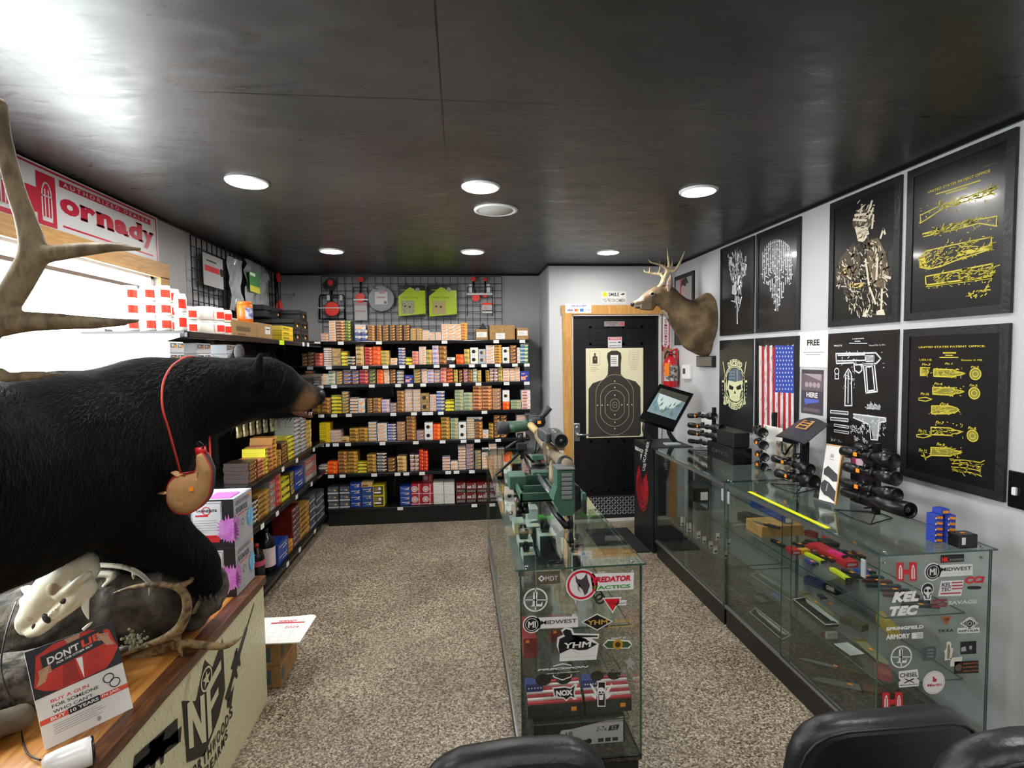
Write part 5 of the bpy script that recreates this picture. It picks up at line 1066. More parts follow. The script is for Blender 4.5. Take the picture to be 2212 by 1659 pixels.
for k, lab in enumerate(('lower tall grey box with purple burst, under its twin on the counter end', 'upper tall grey box with purple burst, pink card on its lid')):
 z0 = CZ+.002+k*.2085; z1 = z0+.2075; x0, x1, y0, y1 = -1.125, -.955, 2.292, 2.488
 t_ = thing('target_box', lab, 'box', ((x0+x1)/2, (y0+y1)/2, z0), group='grey boxes at the counter end')
 part(MB().box(x0, x1, y0, y1, z0, z1, bev=.002), 'carton', gbx, t_)
 m = MB(); w_, h_ = x1-x0, z1-z0; M = FB(V((x0, y0-.0012, z0)))
 m.rect(0, 0, w_, h_, M=M, c=3); m.rect(.0, .045, w_*.72, h_*.97, z=.0004, M=M, c=0)
 m.stroke([(.004, .05), (w_*.7, .05), (w_*.7, h_*.93), (.004, h_*.93)], .0015, z=.0008, M=M, c=3, closed=True)
 m.rect(w_*.0, .028, w_*.65, .058, z=.0008, M=M, c=2); m.text('TANNERITE', w_*.36, h_*.78, w_*.5, .011, z=.001, M=M, c=3, bold=.02); m.ring(w_*.36, h_*.78, .014, .018, z=.0008, M=M, c=2)
 m.rect(w_*.1, h_*.66, w_*.4, h_*.7, z=.0008, M=M, c=2)
 for i in range(5): m.rect(w_*.08, h_*(.58-.05*i), w_*.6, h_*(.585-.05*i), z=.0008, M=M, c=3)
 burst(m, w_*.86, h_*.38, w_*.3, h_*.3, M, 1, 3+k)
 part(m, 'printed_front', [mat('box_panel', '#c9c8cc', .4), pur, RED, BLK], t_)
 m = MB(); w2 = y1-y0; M = frame((x1+.0012, y0, z0), (0, 1, 0), (0, 0, 1))
 m.text('GENDER REVEAL', w2*.45, h_*.88, w2*.7, .018, M=M, c=1); m.text('BOOM BOX', w2*.42, h_*.72, w2*.6, .026, M=M, c=1, bold=.03); m.rect(w2*.2, h_*.6, w2*.7, h_*.625, M=M, c=2)
 burst(m, w2*.08, h_*.4, w2*.18, h_*.3, M, 0, 3+k); burst(m, w2*.84, h_*.42, w2*.2, h_*.24, M, 3, 8)
 m.ring(w2*.42, h_*.42, .012, .015, M=M, c=1, z=.001)
 for q in range(8): a = q*1.3; m.rect(w2*(.3+.06*q % .5), h_*(.12+.09*(q % 4)), w2*(.31+.06*q % .5)+.004, h_*(.125+.09*(q % 4)), M=M, c=1)
 m.rect(w2*.82, h_*.86, w2*.92, h_*.93, M=M, c=4, z=.001)
 part(m, 'printed_side', [pur, mat('mid_grey_print', '#5c5c62', .5), mat('red_line', '#c8605a', .5), blu, ORG], t_)
m = MB(); zt = CZ+.419; m.box(-1.07, -.975, 2.31, 2.41, zt, zt+.002); tag(m.build('pink_card', mat('hot_pink', '#f25fd0', .5)), 'hot pink card lying on the upper grey box', 'card')
m = MB(); m.box(-1.06, -.96, 2.43, 2.47, zt, zt+.002); tag(m.build('white_card', WHT), 'narrow white card lying behind the pink card', 'card')
rnd = random.Random(2)
for k in range(3):
 t_ = thing('blister_pack', ('blister pack with orange sticker lying under the leather flask', 'blister pack with red header beneath the flask', 'blister pack with green header between flask and grey boxes')[k], 'package', (-1.32, 2.3+k*.03, CZ+.002), group='packs under the flask')
 x0 = -1.38; z0 = CZ+.002; yk = 2.26+k*.07
 part(MB().box(x0, x0+.22, yk, yk+.006, z0, z0+.34-k*.02), 'card', mat(('grey_card', 'card_dark', 'card_teal')[k], ('#b9b9bd', '#2c2c30', '#6fa898')[k], .4), t_)
 part(MB().box(x0+.02, x0+.2, yk-.03, yk-.001, z0+.02, z0+.24, bev=.004), 'blister', mat('blister_dark', '#24262a', .12), t_)
 part(MB().box(x0+.05, x0+.08, yk-.032, yk-.0305, z0+.2, z0+.22), 'price_sticker', ORG, t_)
for k in range(2):
 t_ = thing('floor_carton', ('brown carton on the floor past the counter, lower of two', 'brown carton past the counter, upper of two, calendars on it')[k], 'box', (-1.05, 2.72, k*.12), group='cartons on the floor')
 x0, x1, y0, y1, z0 = -1.2, -.895, 2.6, 2.86, .001+k*.1115
 part(MB().box(x0, x1, y0, y1, z0, z0+.1105, bev=.003), 'carton', CARD, t_)
 m = MB(); M = FB(V((x0, y0-.0012, z0))); m.rect(.2, .02, .26, .09, M=M); M = frame((x1+.0012, y0, z0), (0, 1, 0), (0, 0, 1)); m.rect(.01, .03, .05, .09, M=M); m.ring(.15, .055, .014, .018, M=M, c=1); m.rect(.09, .085, .2, .092, M=M, c=1)
 part(m, 'printed_mark', [mat('teal_mark', '#4f6a70', .6), mat('rust_mark', '#a8492c', .6)], t_)
for k in range(3):
 t_ = thing('wall_calendar', ('topmost white calendar with red headings on the cartons', 'white calendar under the topmost one', 'lowest calendar of the pile on the cartons')[k], 'calendar', (-.98, 2.72, .228+k*.004), rot=(0, 0, .06-.05*k), group='calendars on the cartons')
 t_.location = (-.985+.012*(2-k)*0+.006*k, 2.72-.012*k, .2265+(2-k)*.0065 if False else .2265+k*.0065); lab_ = t_['label']
 part(MB().box(-.19, .19, -.13, .13, 0, .0055), 'sheets', WHT, t_, local=True)
 if k == 2:
  m = MB(); M = T(0, 0, .006)
  m.text('HORNADY', .06, .085, .09, .02, M=M, c=0, bold=.03); m.rect(-.02, .06, .15, .072, M=M, c=0); m.text('2024', .1, .02, .07, .02, M=M, c=0)
  for i in range(7): m.rect(-.15+i*.045, -.11, -.149+i*.045, .05, M=M, c=1)
  for i in range(5): m.rect(-.15, -.11+i*.04, .15, -.109+i*.04, M=M, c=1)
  part(m, 'printed_month', [RED, mat('print_grey', '#a8a6a8', .5)], t_, local=True)
for lab, y, r_, h, pk in (('black bottle with a pink band, next to the grey boxes', P(552, 1100, 'x', LX-.07).y, .05, .25, 1), ('big black jug with white and red label on the bottom deck', P(573, 1100, 'x', LX-.07).y, .06, .3, 2)):
 x = LX-.075; z = LZ[5]+.001; t_ = thing('powder_bottle', lab, 'bottle', (x, y, z), .3, 'black bottles on the bottom deck')
 part(MB().lathe([(r_*.9, 0), (r_, .01), (r_, h*.6), (r_*.8, h*.76), (r_*.35, h*.86), (r_*.3, h*.9)], 24), 'body', BLKG, t_, local=True)
 part(MB().lathe([(r_*.34, h*.9), (r_*.34, h*.985), (0, h)], 16), 'cap', mat('cap_red_dark', '#a02028', .4) if pk == 1 else BLKG, t_, local=True)
 m = MB(); n = 10; vs = []
 for i in range(n+1):
  a = -PI/2-.3+1.9*i/n; vs += [(r_*1.01*math.cos(a), r_*1.01*math.sin(a), h*(.42 if pk == 1 else .12)), (r_*1.01*math.cos(a), r_*1.01*math.sin(a), h*.56)]
 m.add(vs, [(2*i, 2*i+2, 2*i+3, 2*i+1) for i in range(n)], smooth=True); part(m, 'label', mat('pink_band', '#d0506a', .4) if pk == 1 else mat('jug_label_white', '#d8c8c8', .4), t_, local=True)
# ================================================================ GLASS CASES
gl = glassmat('case_glass', '#fbfdfc'); gtop = glassmat('case_top_glass', '#f3f8f5'); gedge = mat('glass_edge_green', '#3c5a50', .15, spec=.6); alu = mat('aluminium', '#a9abad', .28, .85); blkb = mat('case_base_black', '#141416', .4)
deckm, nt, b, N, L = nodes('case_deck_speckle'); tc = N('TexCoord'); n1 = N('TexNoise', Scale=70.0, Detail=5.0); L(tc.outputs['Object'], n1.inputs['Vector']); r_ = ramp(N, [(.4, '#16140f'), (.55, '#35312a'), (.7, '#5d5648')]); L(n1.outputs['Fac'], r_.inputs[0]); L(r_.outputs[0], b.inputs['Base Color']); b.inputs['Roughness'].default_value = .5
def pane(m, x0, x1, y0, y1, z0, z1, thin):
 """glass sheet with green polished edges; thin = axis of its thickness"""
 vs = [(x, y, z) for z in (z0, z1) for y in (y0, y1) for x in (x0, x1)]
 F = {'z': [(0, 2, 3, 1), (4, 5, 7, 6)], 'y': [(0, 1, 5, 4), (2, 6, 7, 3)], 'x': [(0, 4, 6, 2), (1, 3, 7, 5)]}
 for k, fs in F.items(): m.add(vs, fs, c=0 if k == thin else 1)
 return m
def glass_case(label, x0, x1, y0, y1, shelves, zb=.12, zt=.86, near_end=True, far_end=True, doors='left', name='display_case', solid_back=False):
 t_ = thing(name, label, 'display case', ((x0+x1)/2, (y0+y1)/2, 0), group='glass display cases')
 m = MB(); m.box(x0+.01, x1-.01, y0+.01, y1-.01, 0, zb-.012); part(m, 'base', blkb, t_)
 part(MB().box(x0, x1, y0, y1, zb-.012, zb), 'deck', deckm, t_)
 if near_end: part(pane(MB(), x0, x1, y0, y0+.006, zb, zt-.0065, 'y'), 'end_panel', [gl, gedge], t_)
 if far_end: part(pane(MB(), x0, x1, y1-.006, y1, zb, zt-.0065, 'y'), 'end_panel', [gl, gedge], t_)
 ym = (y0+y1)/2
 for a, b_, dx in ((y0+.008, ym+.03, .004), (ym-.03, y1-.008, .012)):
  part(pane(MB(), x0+dx, x0+dx+.005, a, b_, zb+.012, zt-.03, 'x'), 'sliding_door', [gl, gedge], t_)
 part(pane(MB(), x1-.006, x1, y0+.007, y1-.007, zb, zt-.0065, 'x'), 'side_panel', [gl, gedge], t_)
 part(MB().box(x0-.002, x0+.022, y0+.007, y1-.007, zb, zb+.012), 'door_track', alu, t_)
 part(MB().box(x0-.002, x0+.024, y0+.007, y1-.007, zt-.032, zt-.0075), 'door_track', alu, t_)
 m = MB(); pane(m, x0-.012, x1+.012, y0-.01, y1+(.01 if far_end else -.001), zt-.006, zt, 'z'); part(m, 'top_pane', [gtop, gedge], t_)
 for z, a, b_, ya, yb in shelves: part(pane(MB(), a, b_, ya, yb, z-.006, z, 'z'), 'glass_shelf', [gl, gedge], t_)
 for (x, y) in ((x0+.03, y0+.014), (x1-.03, y0+.014), (x0+.03, y1-.014), (x1-.03, y1-.014)):
  m = MB(); m.lathe([(0, -.014), (.006, -.012), (.006, -.0065)], 10, M=T(x, y, zt)); m.lathe([(.007, 0.0003), (.006, .004), (0, .005)], 10, M=T(x, y, zt)); part(m, 'glass_clip', CHROME, t_)
  m = MB(); m.lathe([(.006, -.006), (.006, .0), (0, .002)], 10, M=T(x, y+(-.003 if y < ym else .003), zt-.04) @ RX(PI/2 if y < ym else -PI/2)); part(m, 'glass_clip', CHROME, t_)
 return t_
CCX0, CCX1, CCY0, CCY1 = .192, .635, 1.8, 4.2
cc = glass_case('long glass display case in mid room, stickers on its near end, rifle vise on top', CCX0, CCX1, CCY0, CCY1, [(.62, .23, .60, 1.83, 4.17), (.27, .23, .60, 1.83, 4.17)], zb=.14)
RCX0, RCX1 = 1.52, 1.975
rc1 = glass_case('glass display case by the right wall, nearer one, full of knives, stickers on its end', RCX0, RCX1, 1.762, 2.90, [(.605, 1.57, 1.9, 1.79, 2.87), (.345, 1.57, 1.9, 1.79, 2.87)])
rc2 = glass_case('glass display case by the right wall, farther one, beside the touch screen kiosk', RCX0, RCX1, 2.904, 4.0, [(.605, 1.57, 1.9, 2.93, 3.97)], near_end=True)
YEL = mat('neon_yellow', '#e4ee1a', .5)
o = part(MB().box(RCX0+.0, RCX0+.022, 2.05, 2.66, .8605, .8625), 'measuring_strip', YEL, rc1)
for y in (2.93, 2.86, 1.84): o = part(MB().box(RCX0-.003, RCX0+.004, y-.011, y+.011, .74, .81, bev=.002), 'finger_pull', mat('pull_grey', '#b4b8ba', .3), rc1 if y < 2.9 else rc2)
_sc = {}
def pal(*cols): return [mat('ink_'+c.strip('#'), c, .45) for c in cols]
class Stk:
 def __init__(s, ox, oy, sc, Y): s.ox, s.oy, s.sc, s.Y = ox, oy, sc, Y
 def p(s, X, Y_):
  q = P(s.ox+X/s.sc, s.oy+Y_/s.sc, 'y', s.Y); return (q.x, q.z)
 def pts(s, *a): return [s.p(a[i], a[i+1]) for i in range(0, len(a), 2)]
 def M(s, k=0): return frame((0, s.Y-.0006*(k+1), 0), (1, 0, 0), (0, 0, 1))
 def box(s, X0, Y0, X1, Y1): a, b_ = s.p(X0, Y1), s.p(X1, Y0); return a[0], a[1], b_[0], b_[1]
def sticker(S, label, draw, cols, name='sticker'):
 m = MB(); draw(m, S); o = m.build(name, pal(*cols)); tag(o, label, 'sticker', S.grp); return o
def disc_at(m, S, X, Y, R, k=0, c=0): x, z = S.p(X, Y); x2 = S.p(X+R, Y)[0]; m.disc(x, z, x2-x, M=S.M(k), c=c, n=28)
def ring_at(m, S, X, Y, R0, R1, k=0, c=0): x, z = S.p(X, Y); a = S.p(X+R0, Y)[0]-x; b_ = S.p(X+R1, Y)[0]-x; m.ring(x, z, a, b_, M=S.M(k), c=c, n=30)
def poly_at(m, S, pts, k=0, c=0): m.poly(S.pts(*pts), M=S.M(k), c=c)
def txt_at(m, S, t, X0, Y0, X1, Y1, k=1, c=1, bold=.01, shear=0, spacing=1):
 a = S.box(X0, Y0, X1, Y1); x, z = (a[0]+a[2])/2, (a[1]+a[3])/2; p0, p1 = S.p(X0, (Y0+Y1)/2), S.p(X1, (Y0+Y1)/2)
 m.text(t, x, z, a[2]-a[0], a[3]-a[1], M=S.M(k), c=c, bold=bold, shear=shear, spacing=spacing)
S = Stk(1040, 1160, 3.324, CCY0-.001); S.grp = 'stickers on the end of the middle case'
def d(m, S):
 poly_at(m, S, (405, 297, 430, 275, 458, 297, 430, 322), 0, 0); disc_at(m, S, 431, 297, 10, 1, 1); txt_at(m, S, 'MDT', 460, 278, 548, 315, 0, 0, .0)
sticker(S, 'white three-letter decal with a diamond mark, top left of the near case end', d, ('#f0eeee', '#6a5a50'))
def d(m, S):
 disc_at(m, S, 720, 343, 114, 0, 0); ring_at(m, S, 720, 343, 88, 104, 1, 2); poly_at(m, S, (780, 262, 1095, 255, 1090, 375, 800, 390), 0, 0)
 poly_at(m, S, (672, 262, 690, 300, 715, 305, 735, 290, 755, 258, 762, 300, 778, 345, 760, 400, 740, 418, 728, 380, 700, 352, 680, 320), 2, 3); poly_at(m, S, (690, 330, 712, 345, 700, 370, 715, 400, 690, 375), 2, 4)
 txt_at(m, S, 'PREDATOR', 795, 272, 1072, 328, 2, 2, .05, .15); txt_at(m, S, 'TACTICS', 795, 337, 1068, 378, 2, 5, .03)
sticker(S, 'round coyote sticker with red and green lettering at top right of the case end', d, ('#f2eff0', '#f2eff0', '#d8203c', '#4a4348', '#8a8286', '#3fa03c'))
def d(m, S):
 ring_at(m, S, 388, 451, 76, 87); poly_at(m, S, (302, 447, 474, 447, 474, 455, 302, 455)); poly_at(m, S, (384, 366, 392, 366, 392, 535, 384, 535)); poly_at(m, S, (372, 395, 405, 395, 402, 405, 398, 480, 425, 482, 440, 460, 436, 498, 350, 498, 366, 488))
sticker(S, 'white crosshair ring with a tall letter L, left side of the middle case end', d, ('#f2f2f2',))
def d(m, S):
 poly_at(m, S, (868, 437, 1008, 430, 942, 550)); poly_at(m, S, (882, 444, 994, 440, 941, 532), 1, 1); poly_at(m, S, (940, 455, 1042, 452, 1040, 490, 940, 492), 0, 0); txt_at(m, S, 'Trijicon', 915, 462, 1035, 490, 2, 2, .0)
sticker(S, 'upside-down red triangle sticker with white border on the case end', d, ('#f2f0ee', '#d81c2c', '#3a3030'))
def d(m, S):
 poly_at(m, S, (360, 580, 690, 568, 694, 645, 370, 660)); disc_at(m, S, 362, 627, 64, 0, 0); disc_at(m, S, 361, 627, 55, 1, 1); ring_at(m, S, 361, 627, 42, 46, 2, 0); txt_at(m, S, 'MI', 335, 602, 390, 652, 2, 0, .03); txt_at(m, S, 'MIDWEST', 427, 584, 684, 628, 2, 1, .005); txt_at(m, S, 'INDUSTRIES INC.', 440, 634, 670, 648, 2, 2, 0, 0, 1.3)
sticker(S, 'long white sticker with round black monogram on the middle case end', d, ('#efefee', '#1c1c1e', '#8a8a8a'))
def d(m, S):
 poly_at(m, S, (715, 610, 830, 548, 945, 605, 830, 672)); poly_at(m, S, (730, 610, 830, 557, 930, 606, 830, 662), 1, 1); txt_at(m, S, 'YHM', 760, 588, 905, 632, 2, 2, .03); txt_at(m, S, 'Sound', 950, 582, 1080, 615, 0, 2, .03, .2); txt_at(m, S, 'Suppression', 905, 625, 1096, 660, 0, 2, .03, .2)
sticker(S, 'black diamond sticker with gold letters and gold script beside it', d, ('#eeeae4', '#1c1a1a', '#c9a458'))
def d(m, S):
 poly_at(m, S, (540, 780, 545, 720, 590, 700, 570, 670, 600, 648, 650, 655, 665, 690, 845, 695, 840, 730, 790, 728, 842, 765, 825, 880, 560, 892, 562, 845)); poly_at(m, S, (552, 780, 560, 730, 600, 712, 582, 680, 605, 660, 640, 668, 655, 705, 700, 712, 760, 735, 640, 800, 560, 838), 1, 1)
 poly_at(m, S, (650, 702, 835, 706, 834, 716, 650, 722), 1, 1); poly_at(m, S, (600, 775, 690, 712, 830, 768, 700, 840), 1, 1); txt_at(m, S, 'YHM', 592, 745, 790, 800, 2, 0, .03, .1); poly_at(m, S, (640, 800, 700, 838, 770, 806, 700, 812), 2, 0)
 txt_at(m, S, 'FIREARMS AND ACCESSORIES', 568, 848, 815, 868, 1, 1, 0); 
sticker(S, 'black and white outline sticker of a crouching shooter over a diamond', d, ('#efefef', '#1a1a1c'))
def d(m, S):
 poly_at(m, S, (870, 775, 905, 735, 1060, 740, 1085, 770, 1060, 800, 900, 802)); poly_at(m, S, (880, 772, 910, 745, 1050, 750, 1075, 772, 1050, 792, 905, 795), 1, 1); disc_at(m, S, 978, 770, 36, 2, 2); disc_at(m, S, 978, 770, 20, 3, 3); txt_at(m, S, 'POINT MI', 935, 716, 1035, 735, 0, 0, .03)
sticker(S, 'small green sticker with a gold round centre on the case end', d, ('#e8eee4', '#3c5a30', '#c8962c', '#4a3414'))
def d(m, S):
 txt_at(m, S, 'PRECISION', 400, 922, 772, 962, 0, 0, .04, .3); txt_at(m, S, 'ARMAMENT', 460, 962, 708, 985, 0, 0, .03, .2)
 for a in ((515, 925, 582, 905, 648, 918, 648, 925, 582, 912, 515, 932), (512, 990, 518, 1008, 582, 1030, 645, 1005, 650, 985, 644, 985, 640, 1000, 582, 1022, 524, 1003, 518, 990)): poly_at(m, S, a)
sticker(S, 'white slanted lettering decal inside a thin shield outline', d, ('#efefef',))
def d(m, S):
 txt_at(m, S, 'SWAROVSKI', 890, 948, 1055, 978, 0, 0, 0); txt_at(m, S, 'OPTIK', 975, 984, 1050, 1002, 0, 0, 0); poly_at(m, S, (1030, 900, 1060, 870, 1062, 850, 1078, 880, 1105, 905, 1080, 925, 1100, 960, 1065, 935, 1040, 950, 1050, 915))
sticker(S, 'grey lettering decal with a hawk mark, right edge of the middle case end', d, ('#a8a8aa',))
def d(m, S):
 poly_at(m, S, (508, 1080, 600, 1070, 640, 1080, 672, 1050, 690, 1058, 668, 1120, 682, 1160, 665, 1170, 640, 1150, 608, 1180, 590, 1160, 520, 1150)); poly_at(m, S, (518, 1088, 600, 1080, 640, 1090, 670, 1064, 660, 1118, 668, 1152, 640, 1140, 608, 1166, 592, 1150, 530, 1140), 1, 1); txt_at(m, S, 'NOX', 535, 1092, 655, 1142, 2, 0, .06)
sticker(S, 'black country-outline sticker with thick white letters', d, ('#efefef', '#1a1a1c'))
def d(m, S):
 poly_at(m, S, (832, 1035, 893, 1035, 890, 1218, 832, 1218)); poly_at(m, S, (840, 1043, 886, 1043, 884, 1210, 839, 1210), 1, 1); disc_at(m, S, 858, 1105, 28, 2, 0); poly_at(m, S, (842, 1125, 876, 1125, 872, 1168, 846, 1168), 2, 0); disc_at(m, S, 848, 1112, 7, 3, 1); disc_at(m, S, 870, 1112, 7, 3, 1); poly_at(m, S, (856, 1128, 864, 1128, 860, 1118), 3, 1)
 for s in (-1, 1):
  poly_at(m, S, (860+s*30, 1110, 860+s*74, 1050, 860+s*80, 1060, 860+s*45, 1130, 860+s*82, 1120, 860+s*60, 1150, 860+s*36, 1165), 0, 0)
sticker(S, 'white skull with two rifles sticker, lower right of the middle case end', d, ('#f0f0f0', '#16161a'))
S = Stk(1650, 1060, 2.770, 1.761); S.grp = 'stickers on the end of the right case'
def Hd(X0, Y0, X1, Y1, lab, clip=False):
 def d(m, S):
  w = X1-X0; h = Y1-Y0
  poly_at(m, S, (X0, Y0, X0+w*.36, Y0-h*.01, X0+w*.37, Y0+h*.38, X0+w*.62, Y0+h*.37, X0+w*.62, Y0-h*.02, X1, Y0-h*.03, X1+w*.01, Y1-h*.03, X0+w*.64, Y1-h*.02, X0+w*.63, Y0+h*.63, X0+w*.38, Y0+h*.64, X0+w*.38, Y1-h*.01, X0+w*.01, Y1))
  for cx in (X0+w*.19, X0+w*.81): poly_at(m, S, (cx-w*.09, Y1-h*.12, cx-w*.09, Y0+h*.4, cx-w*.05, Y0+h*.2, cx, Y0+h*.1, cx+w*.05, Y0+h*.2, cx+w*.09, Y0+h*.4, cx+w*.09, Y1-h*.12), 1, 1); poly_at(m, S, (cx-w*.02, Y1-h*.14, cx-w*.02, Y0+h*.24, cx+w*.02, Y0+h*.24, cx+w*.02, Y1-h*.14), 2, 0)
  if not clip: txt_at(m, S, 'HORNADY', X0+w*.05, Y1+h*.0, X1, Y1+h*.09, 0, 0, .02)
 sticker(S, lab, d, ('#d02a30', '#f2e8e8'))
Hd(793, 430, 915, 540, 'red block letter H sticker with two white bullets, top of the right case end')
Hd(708, 1208, 830, 1318, 'red block letter H sticker low down, just above the chair back', True)
def d(m, S): poly_at(m, S, (1057, 385, 1197, 378, 1197, 424, 1056, 432)); txt_at(m, S, 'HK', 1063, 396, 1106, 426, 1, 1, .06); txt_at(m, S, 'KNIVES', 1112, 403, 1192, 420, 1, 2, 0)
sticker(S, 'black rectangular sticker with red and white lettering under the glass top', d, ('#161416', '#f02a2a', '#b8b8b8'))
def d(m, S):
 poly_at(m, S, (1010, 445, 1248, 438, 1250, 505, 1015, 518)); disc_at(m, S, 1010, 484, 50, 0, 0); disc_at(m, S, 1010, 484, 43, 1, 1); ring_at(m, S, 1010, 484, 33, 36, 2, 0); txt_at(m, S, 'MI', 990, 462, 1032, 505, 2, 0, .03); txt_at(m, S, 'MIDWEST', 1058, 450, 1240, 482, 2, 1, .01); txt_at(m, S, 'INDUSTRIES INC.', 1062, 488, 1232, 500, 2, 2, 0, 0, 1.3)
sticker(S, 'long white sticker with round black monogram on the right case end', d, ('#f0f0f0', '#1c1c1e', '#8a8a8a'))
def d(m, S): txt_at(m, S, 'CCi', 1200, 508, 1322, 558, 0, 0, .07, .15)
sticker(S, 'red slanted three-letter decal at the wall side of the right case end', d, ('#cf3038',))
def d(m, S): poly_at(m, S, (1216, 575, 1235, 570, 1280, 570, 1300, 574, 1300, 585, 1280, 590, 1235, 590, 1216, 587))
sticker(S, 'small black bullet-shaped decal below the red lettering', d, ('#222224',))
def d(m, S):
 poly_at(m, S, (1060, 540, 1196, 534, 1180, 628, 1040, 632)); txt_at(m, S, 'KEL', 1062, 548, 1120, 575, 1, 1, .03, .1); txt_at(m, S, 'TEC', 1060, 576, 1118, 602, 1, 1, .03, .1)
 for i in range(3): poly_at(m, S, (1124, 546+i*18, 1188, 543+i*18, 1186, 551+i*18, 1122, 554+i*18), 1, 2)
 for i in range(1): poly_at(m, S, (1056, 612, 1178, 606, 1176, 614, 1054, 620), 1, 2)
sticker(S, 'white flag-shaped sticker with blue letters and red stripes', d, ('#f0eeee', '#3a3a5a', '#b83a4a'))
def d(m, S):
 disc_at(m, S, 978, 590, 38, 0, 0); poly_at(m, S, (952, 610, 1004, 610, 998, 654, 958, 654)); disc_at(m, S, 978, 588, 32, 1, 1); disc_at(m, S, 978, 598, 24, 2, 0); poly_at(m, S, (962, 612, 996, 612, 992, 645, 966, 645), 1, 1); disc_at(m, S, 966, 596, 9, 3, 1); disc_at(m, S, 990, 596, 9, 3, 1); poly_at(m, S, (970, 620, 988, 620, 986, 640, 972, 640), 3, 0)
sticker(S, 'small black and white skull sticker beside the big white letters', d, ('#f0f0f0', '#141416'))
def d(m, S): txt_at(m, S, 'KEL', 765, 598, 928, 670, 0, 0, .07, .25); txt_at(m, S, 'TEC', 750, 682, 928, 752, 0, 0, .07, .25)
sticker(S, 'very large white two-line block lettering on the right case end', d, ('#f6f6f6',))
def d(m, S):
 txt_at(m, S, 'SAVAGE', 1100, 648, 1278, 684, 0, 0, .04, .1); poly_at(m, S, (1008, 652, 1096, 645, 1096, 658, 1022, 664, 1022, 670, 1096, 666, 1094, 694, 1000, 698, 1000, 686, 1078, 682, 1078, 676, 1008, 680), 0, 1)
sticker(S, 'pale green slanted lettering decal with a dull red angular mark', d, ('#c8dcd0', '#8a4048'))
def d(m, S): poly_at(m, S, (1057, 755, 1126, 748, 1093, 808)); txt_at(m, S, 'TF', 1078, 760, 1108, 780, 1, 1, .03); txt_at(m, S, 'TIKKA', 1040, 825, 1134, 850, 0, 1, .03)
sticker(S, 'copper upside-down triangle decal over black lettering', d, ('#b0603c', '#2c2a28'))
def d(m, S):
 poly_at(m, S, (1172, 795, 1230, 757, 1282, 792, 1232, 828)); poly_at(m, S, (1158, 822, 1290, 818, 1290, 848, 1158, 854))
 poly_at(m, S, (1184, 794, 1230, 766, 1272, 792, 1231, 820), 1, 1)
 for r0 in (12, 24, 36): ring_at(m, S, 1229, 794, r0-3, r0, 2, 0)
 txt_at(m, S, 'REPTILIA', 1164, 826, 1284, 848, 1, 1, .02)
sticker(S, 'white diamond sticker with concentric arcs above black lettering', d, ('#eef0ee', '#3a4440'))
def d(m, S):
 txt_at(m, S, 'SPRINGFIELD', 732, 802, 955, 838, 0, 0, .05); txt_at(m, S, 'ARMORY', 730, 852, 875, 892, 0, 0, .05); poly_at(m, S, (884, 850, 952, 846, 952, 882, 884, 886)); 
 for i in range(3): poly_at(m, S, (912, 854+i*10, 948, 852+i*10, 948, 856+i*10, 912, 858+i*10), 1, 1)
sticker(S, 'white two-line condensed lettering decal with a small flag', d, ('#eceef0', '#9aa0a8'))
def d(m, S):
 ring_at(m, S, 822, 994, 56, 64); poly_at(m, S, (759, 992, 886, 990, 886, 996, 759, 998)); poly_at(m, S, (819, 930, 825, 930, 825, 1058, 819, 1058)); poly_at(m, S, (808, 950, 832, 950, 826, 1015, 845, 1016, 856, 1000, 852, 1030, 792, 1030, 806, 1020))
sticker(S, 'white crosshair ring with a tall letter L on the right case end', d, ('#f0f2f2',))
def d(m, S):
 poly_at(m, S, (950, 940, 1000, 930, 1030, 935, 1030, 985, 1020, 1015, 950, 1018)); 
 for i in range(3): poly_at(m, S, (975, 948+i*20, 1016, 946+i*20, 1016, 956+i*20, 975, 958+i*20), 1, 1)
sticker(S, 'faint grey rounded emblem decal in the middle of the right case end', d, ('#505a58', '#7c8884'))
def d(m, S): poly_at(m, S, (1092, 905, 1112, 900, 1122, 920, 1118, 935, 1134, 945, 1128, 970, 1120, 1010, 1080, 1015, 1084, 980, 1078, 960, 1094, 940)); poly_at(m, S, (1100, 920, 1110, 920, 1114, 960, 1108, 1005, 1094, 1005, 1096, 960), 1, 1); poly_at(m, S, (1115, 1000, 1186, 992, 1186, 1018, 1140, 1050, 1115, 1052), 0, 0)
sticker(S, 'cream sticker of a standing robed figure on the right case end', d, ('#e6e6d8', '#8a8464'))
def d(m, S): poly_at(m, S, (1175, 904, 1270, 898, 1270, 974, 1175, 980)); poly_at(m, S, (1180, 938, 1205, 930, 1210, 958, 1180, 962), 1, 1); poly_at(m, S, (1228, 928, 1244, 926, 1242, 948, 1228, 948), 1, 1)
sticker(S, 'small black square picture sticker near the wall side', d, ('#161616', '#b8b8b8'))
def d(m, S):
 poly_at(m, S, (1140, 1022, 1284, 1015, 1284, 1090, 1136, 1096)); disc_at(m, S, 1163, 1057, 20, 1, 1)
 for i in range(3): txt_at(m, S, ('AMERICAN', 'SUPPRESSOR', 'ASSOCIATION')[i], 1190, 1024+i*22, 1280, 1040+i*22, 1, 2, .03)
sticker(S, 'black sticker with three lines of orange lettering and a small crest', d, ('#1c1814', '#6a5a44', '#b8703a'))
def d(m, S):
 poly_at(m, S, (806, 1080, 920, 1068, 926, 1115, 912, 1122, 930, 1135, 926, 1168, 808, 1178, 805, 1145, 820, 1135, 806, 1120)); txt_at(m, S, 'CHISEL', 812, 1084, 920, 1118, 1, 1, .02); txt_at(m, S, 'MACHINING', 815, 1152, 920, 1168, 1, 1, .02)
 poly_at(m, S, (835, 1125, 842, 1122, 900, 1146, 896, 1150), 1, 1); poly_at(m, S, (835, 1148, 895, 1120, 900, 1126, 842, 1152), 1, 1)
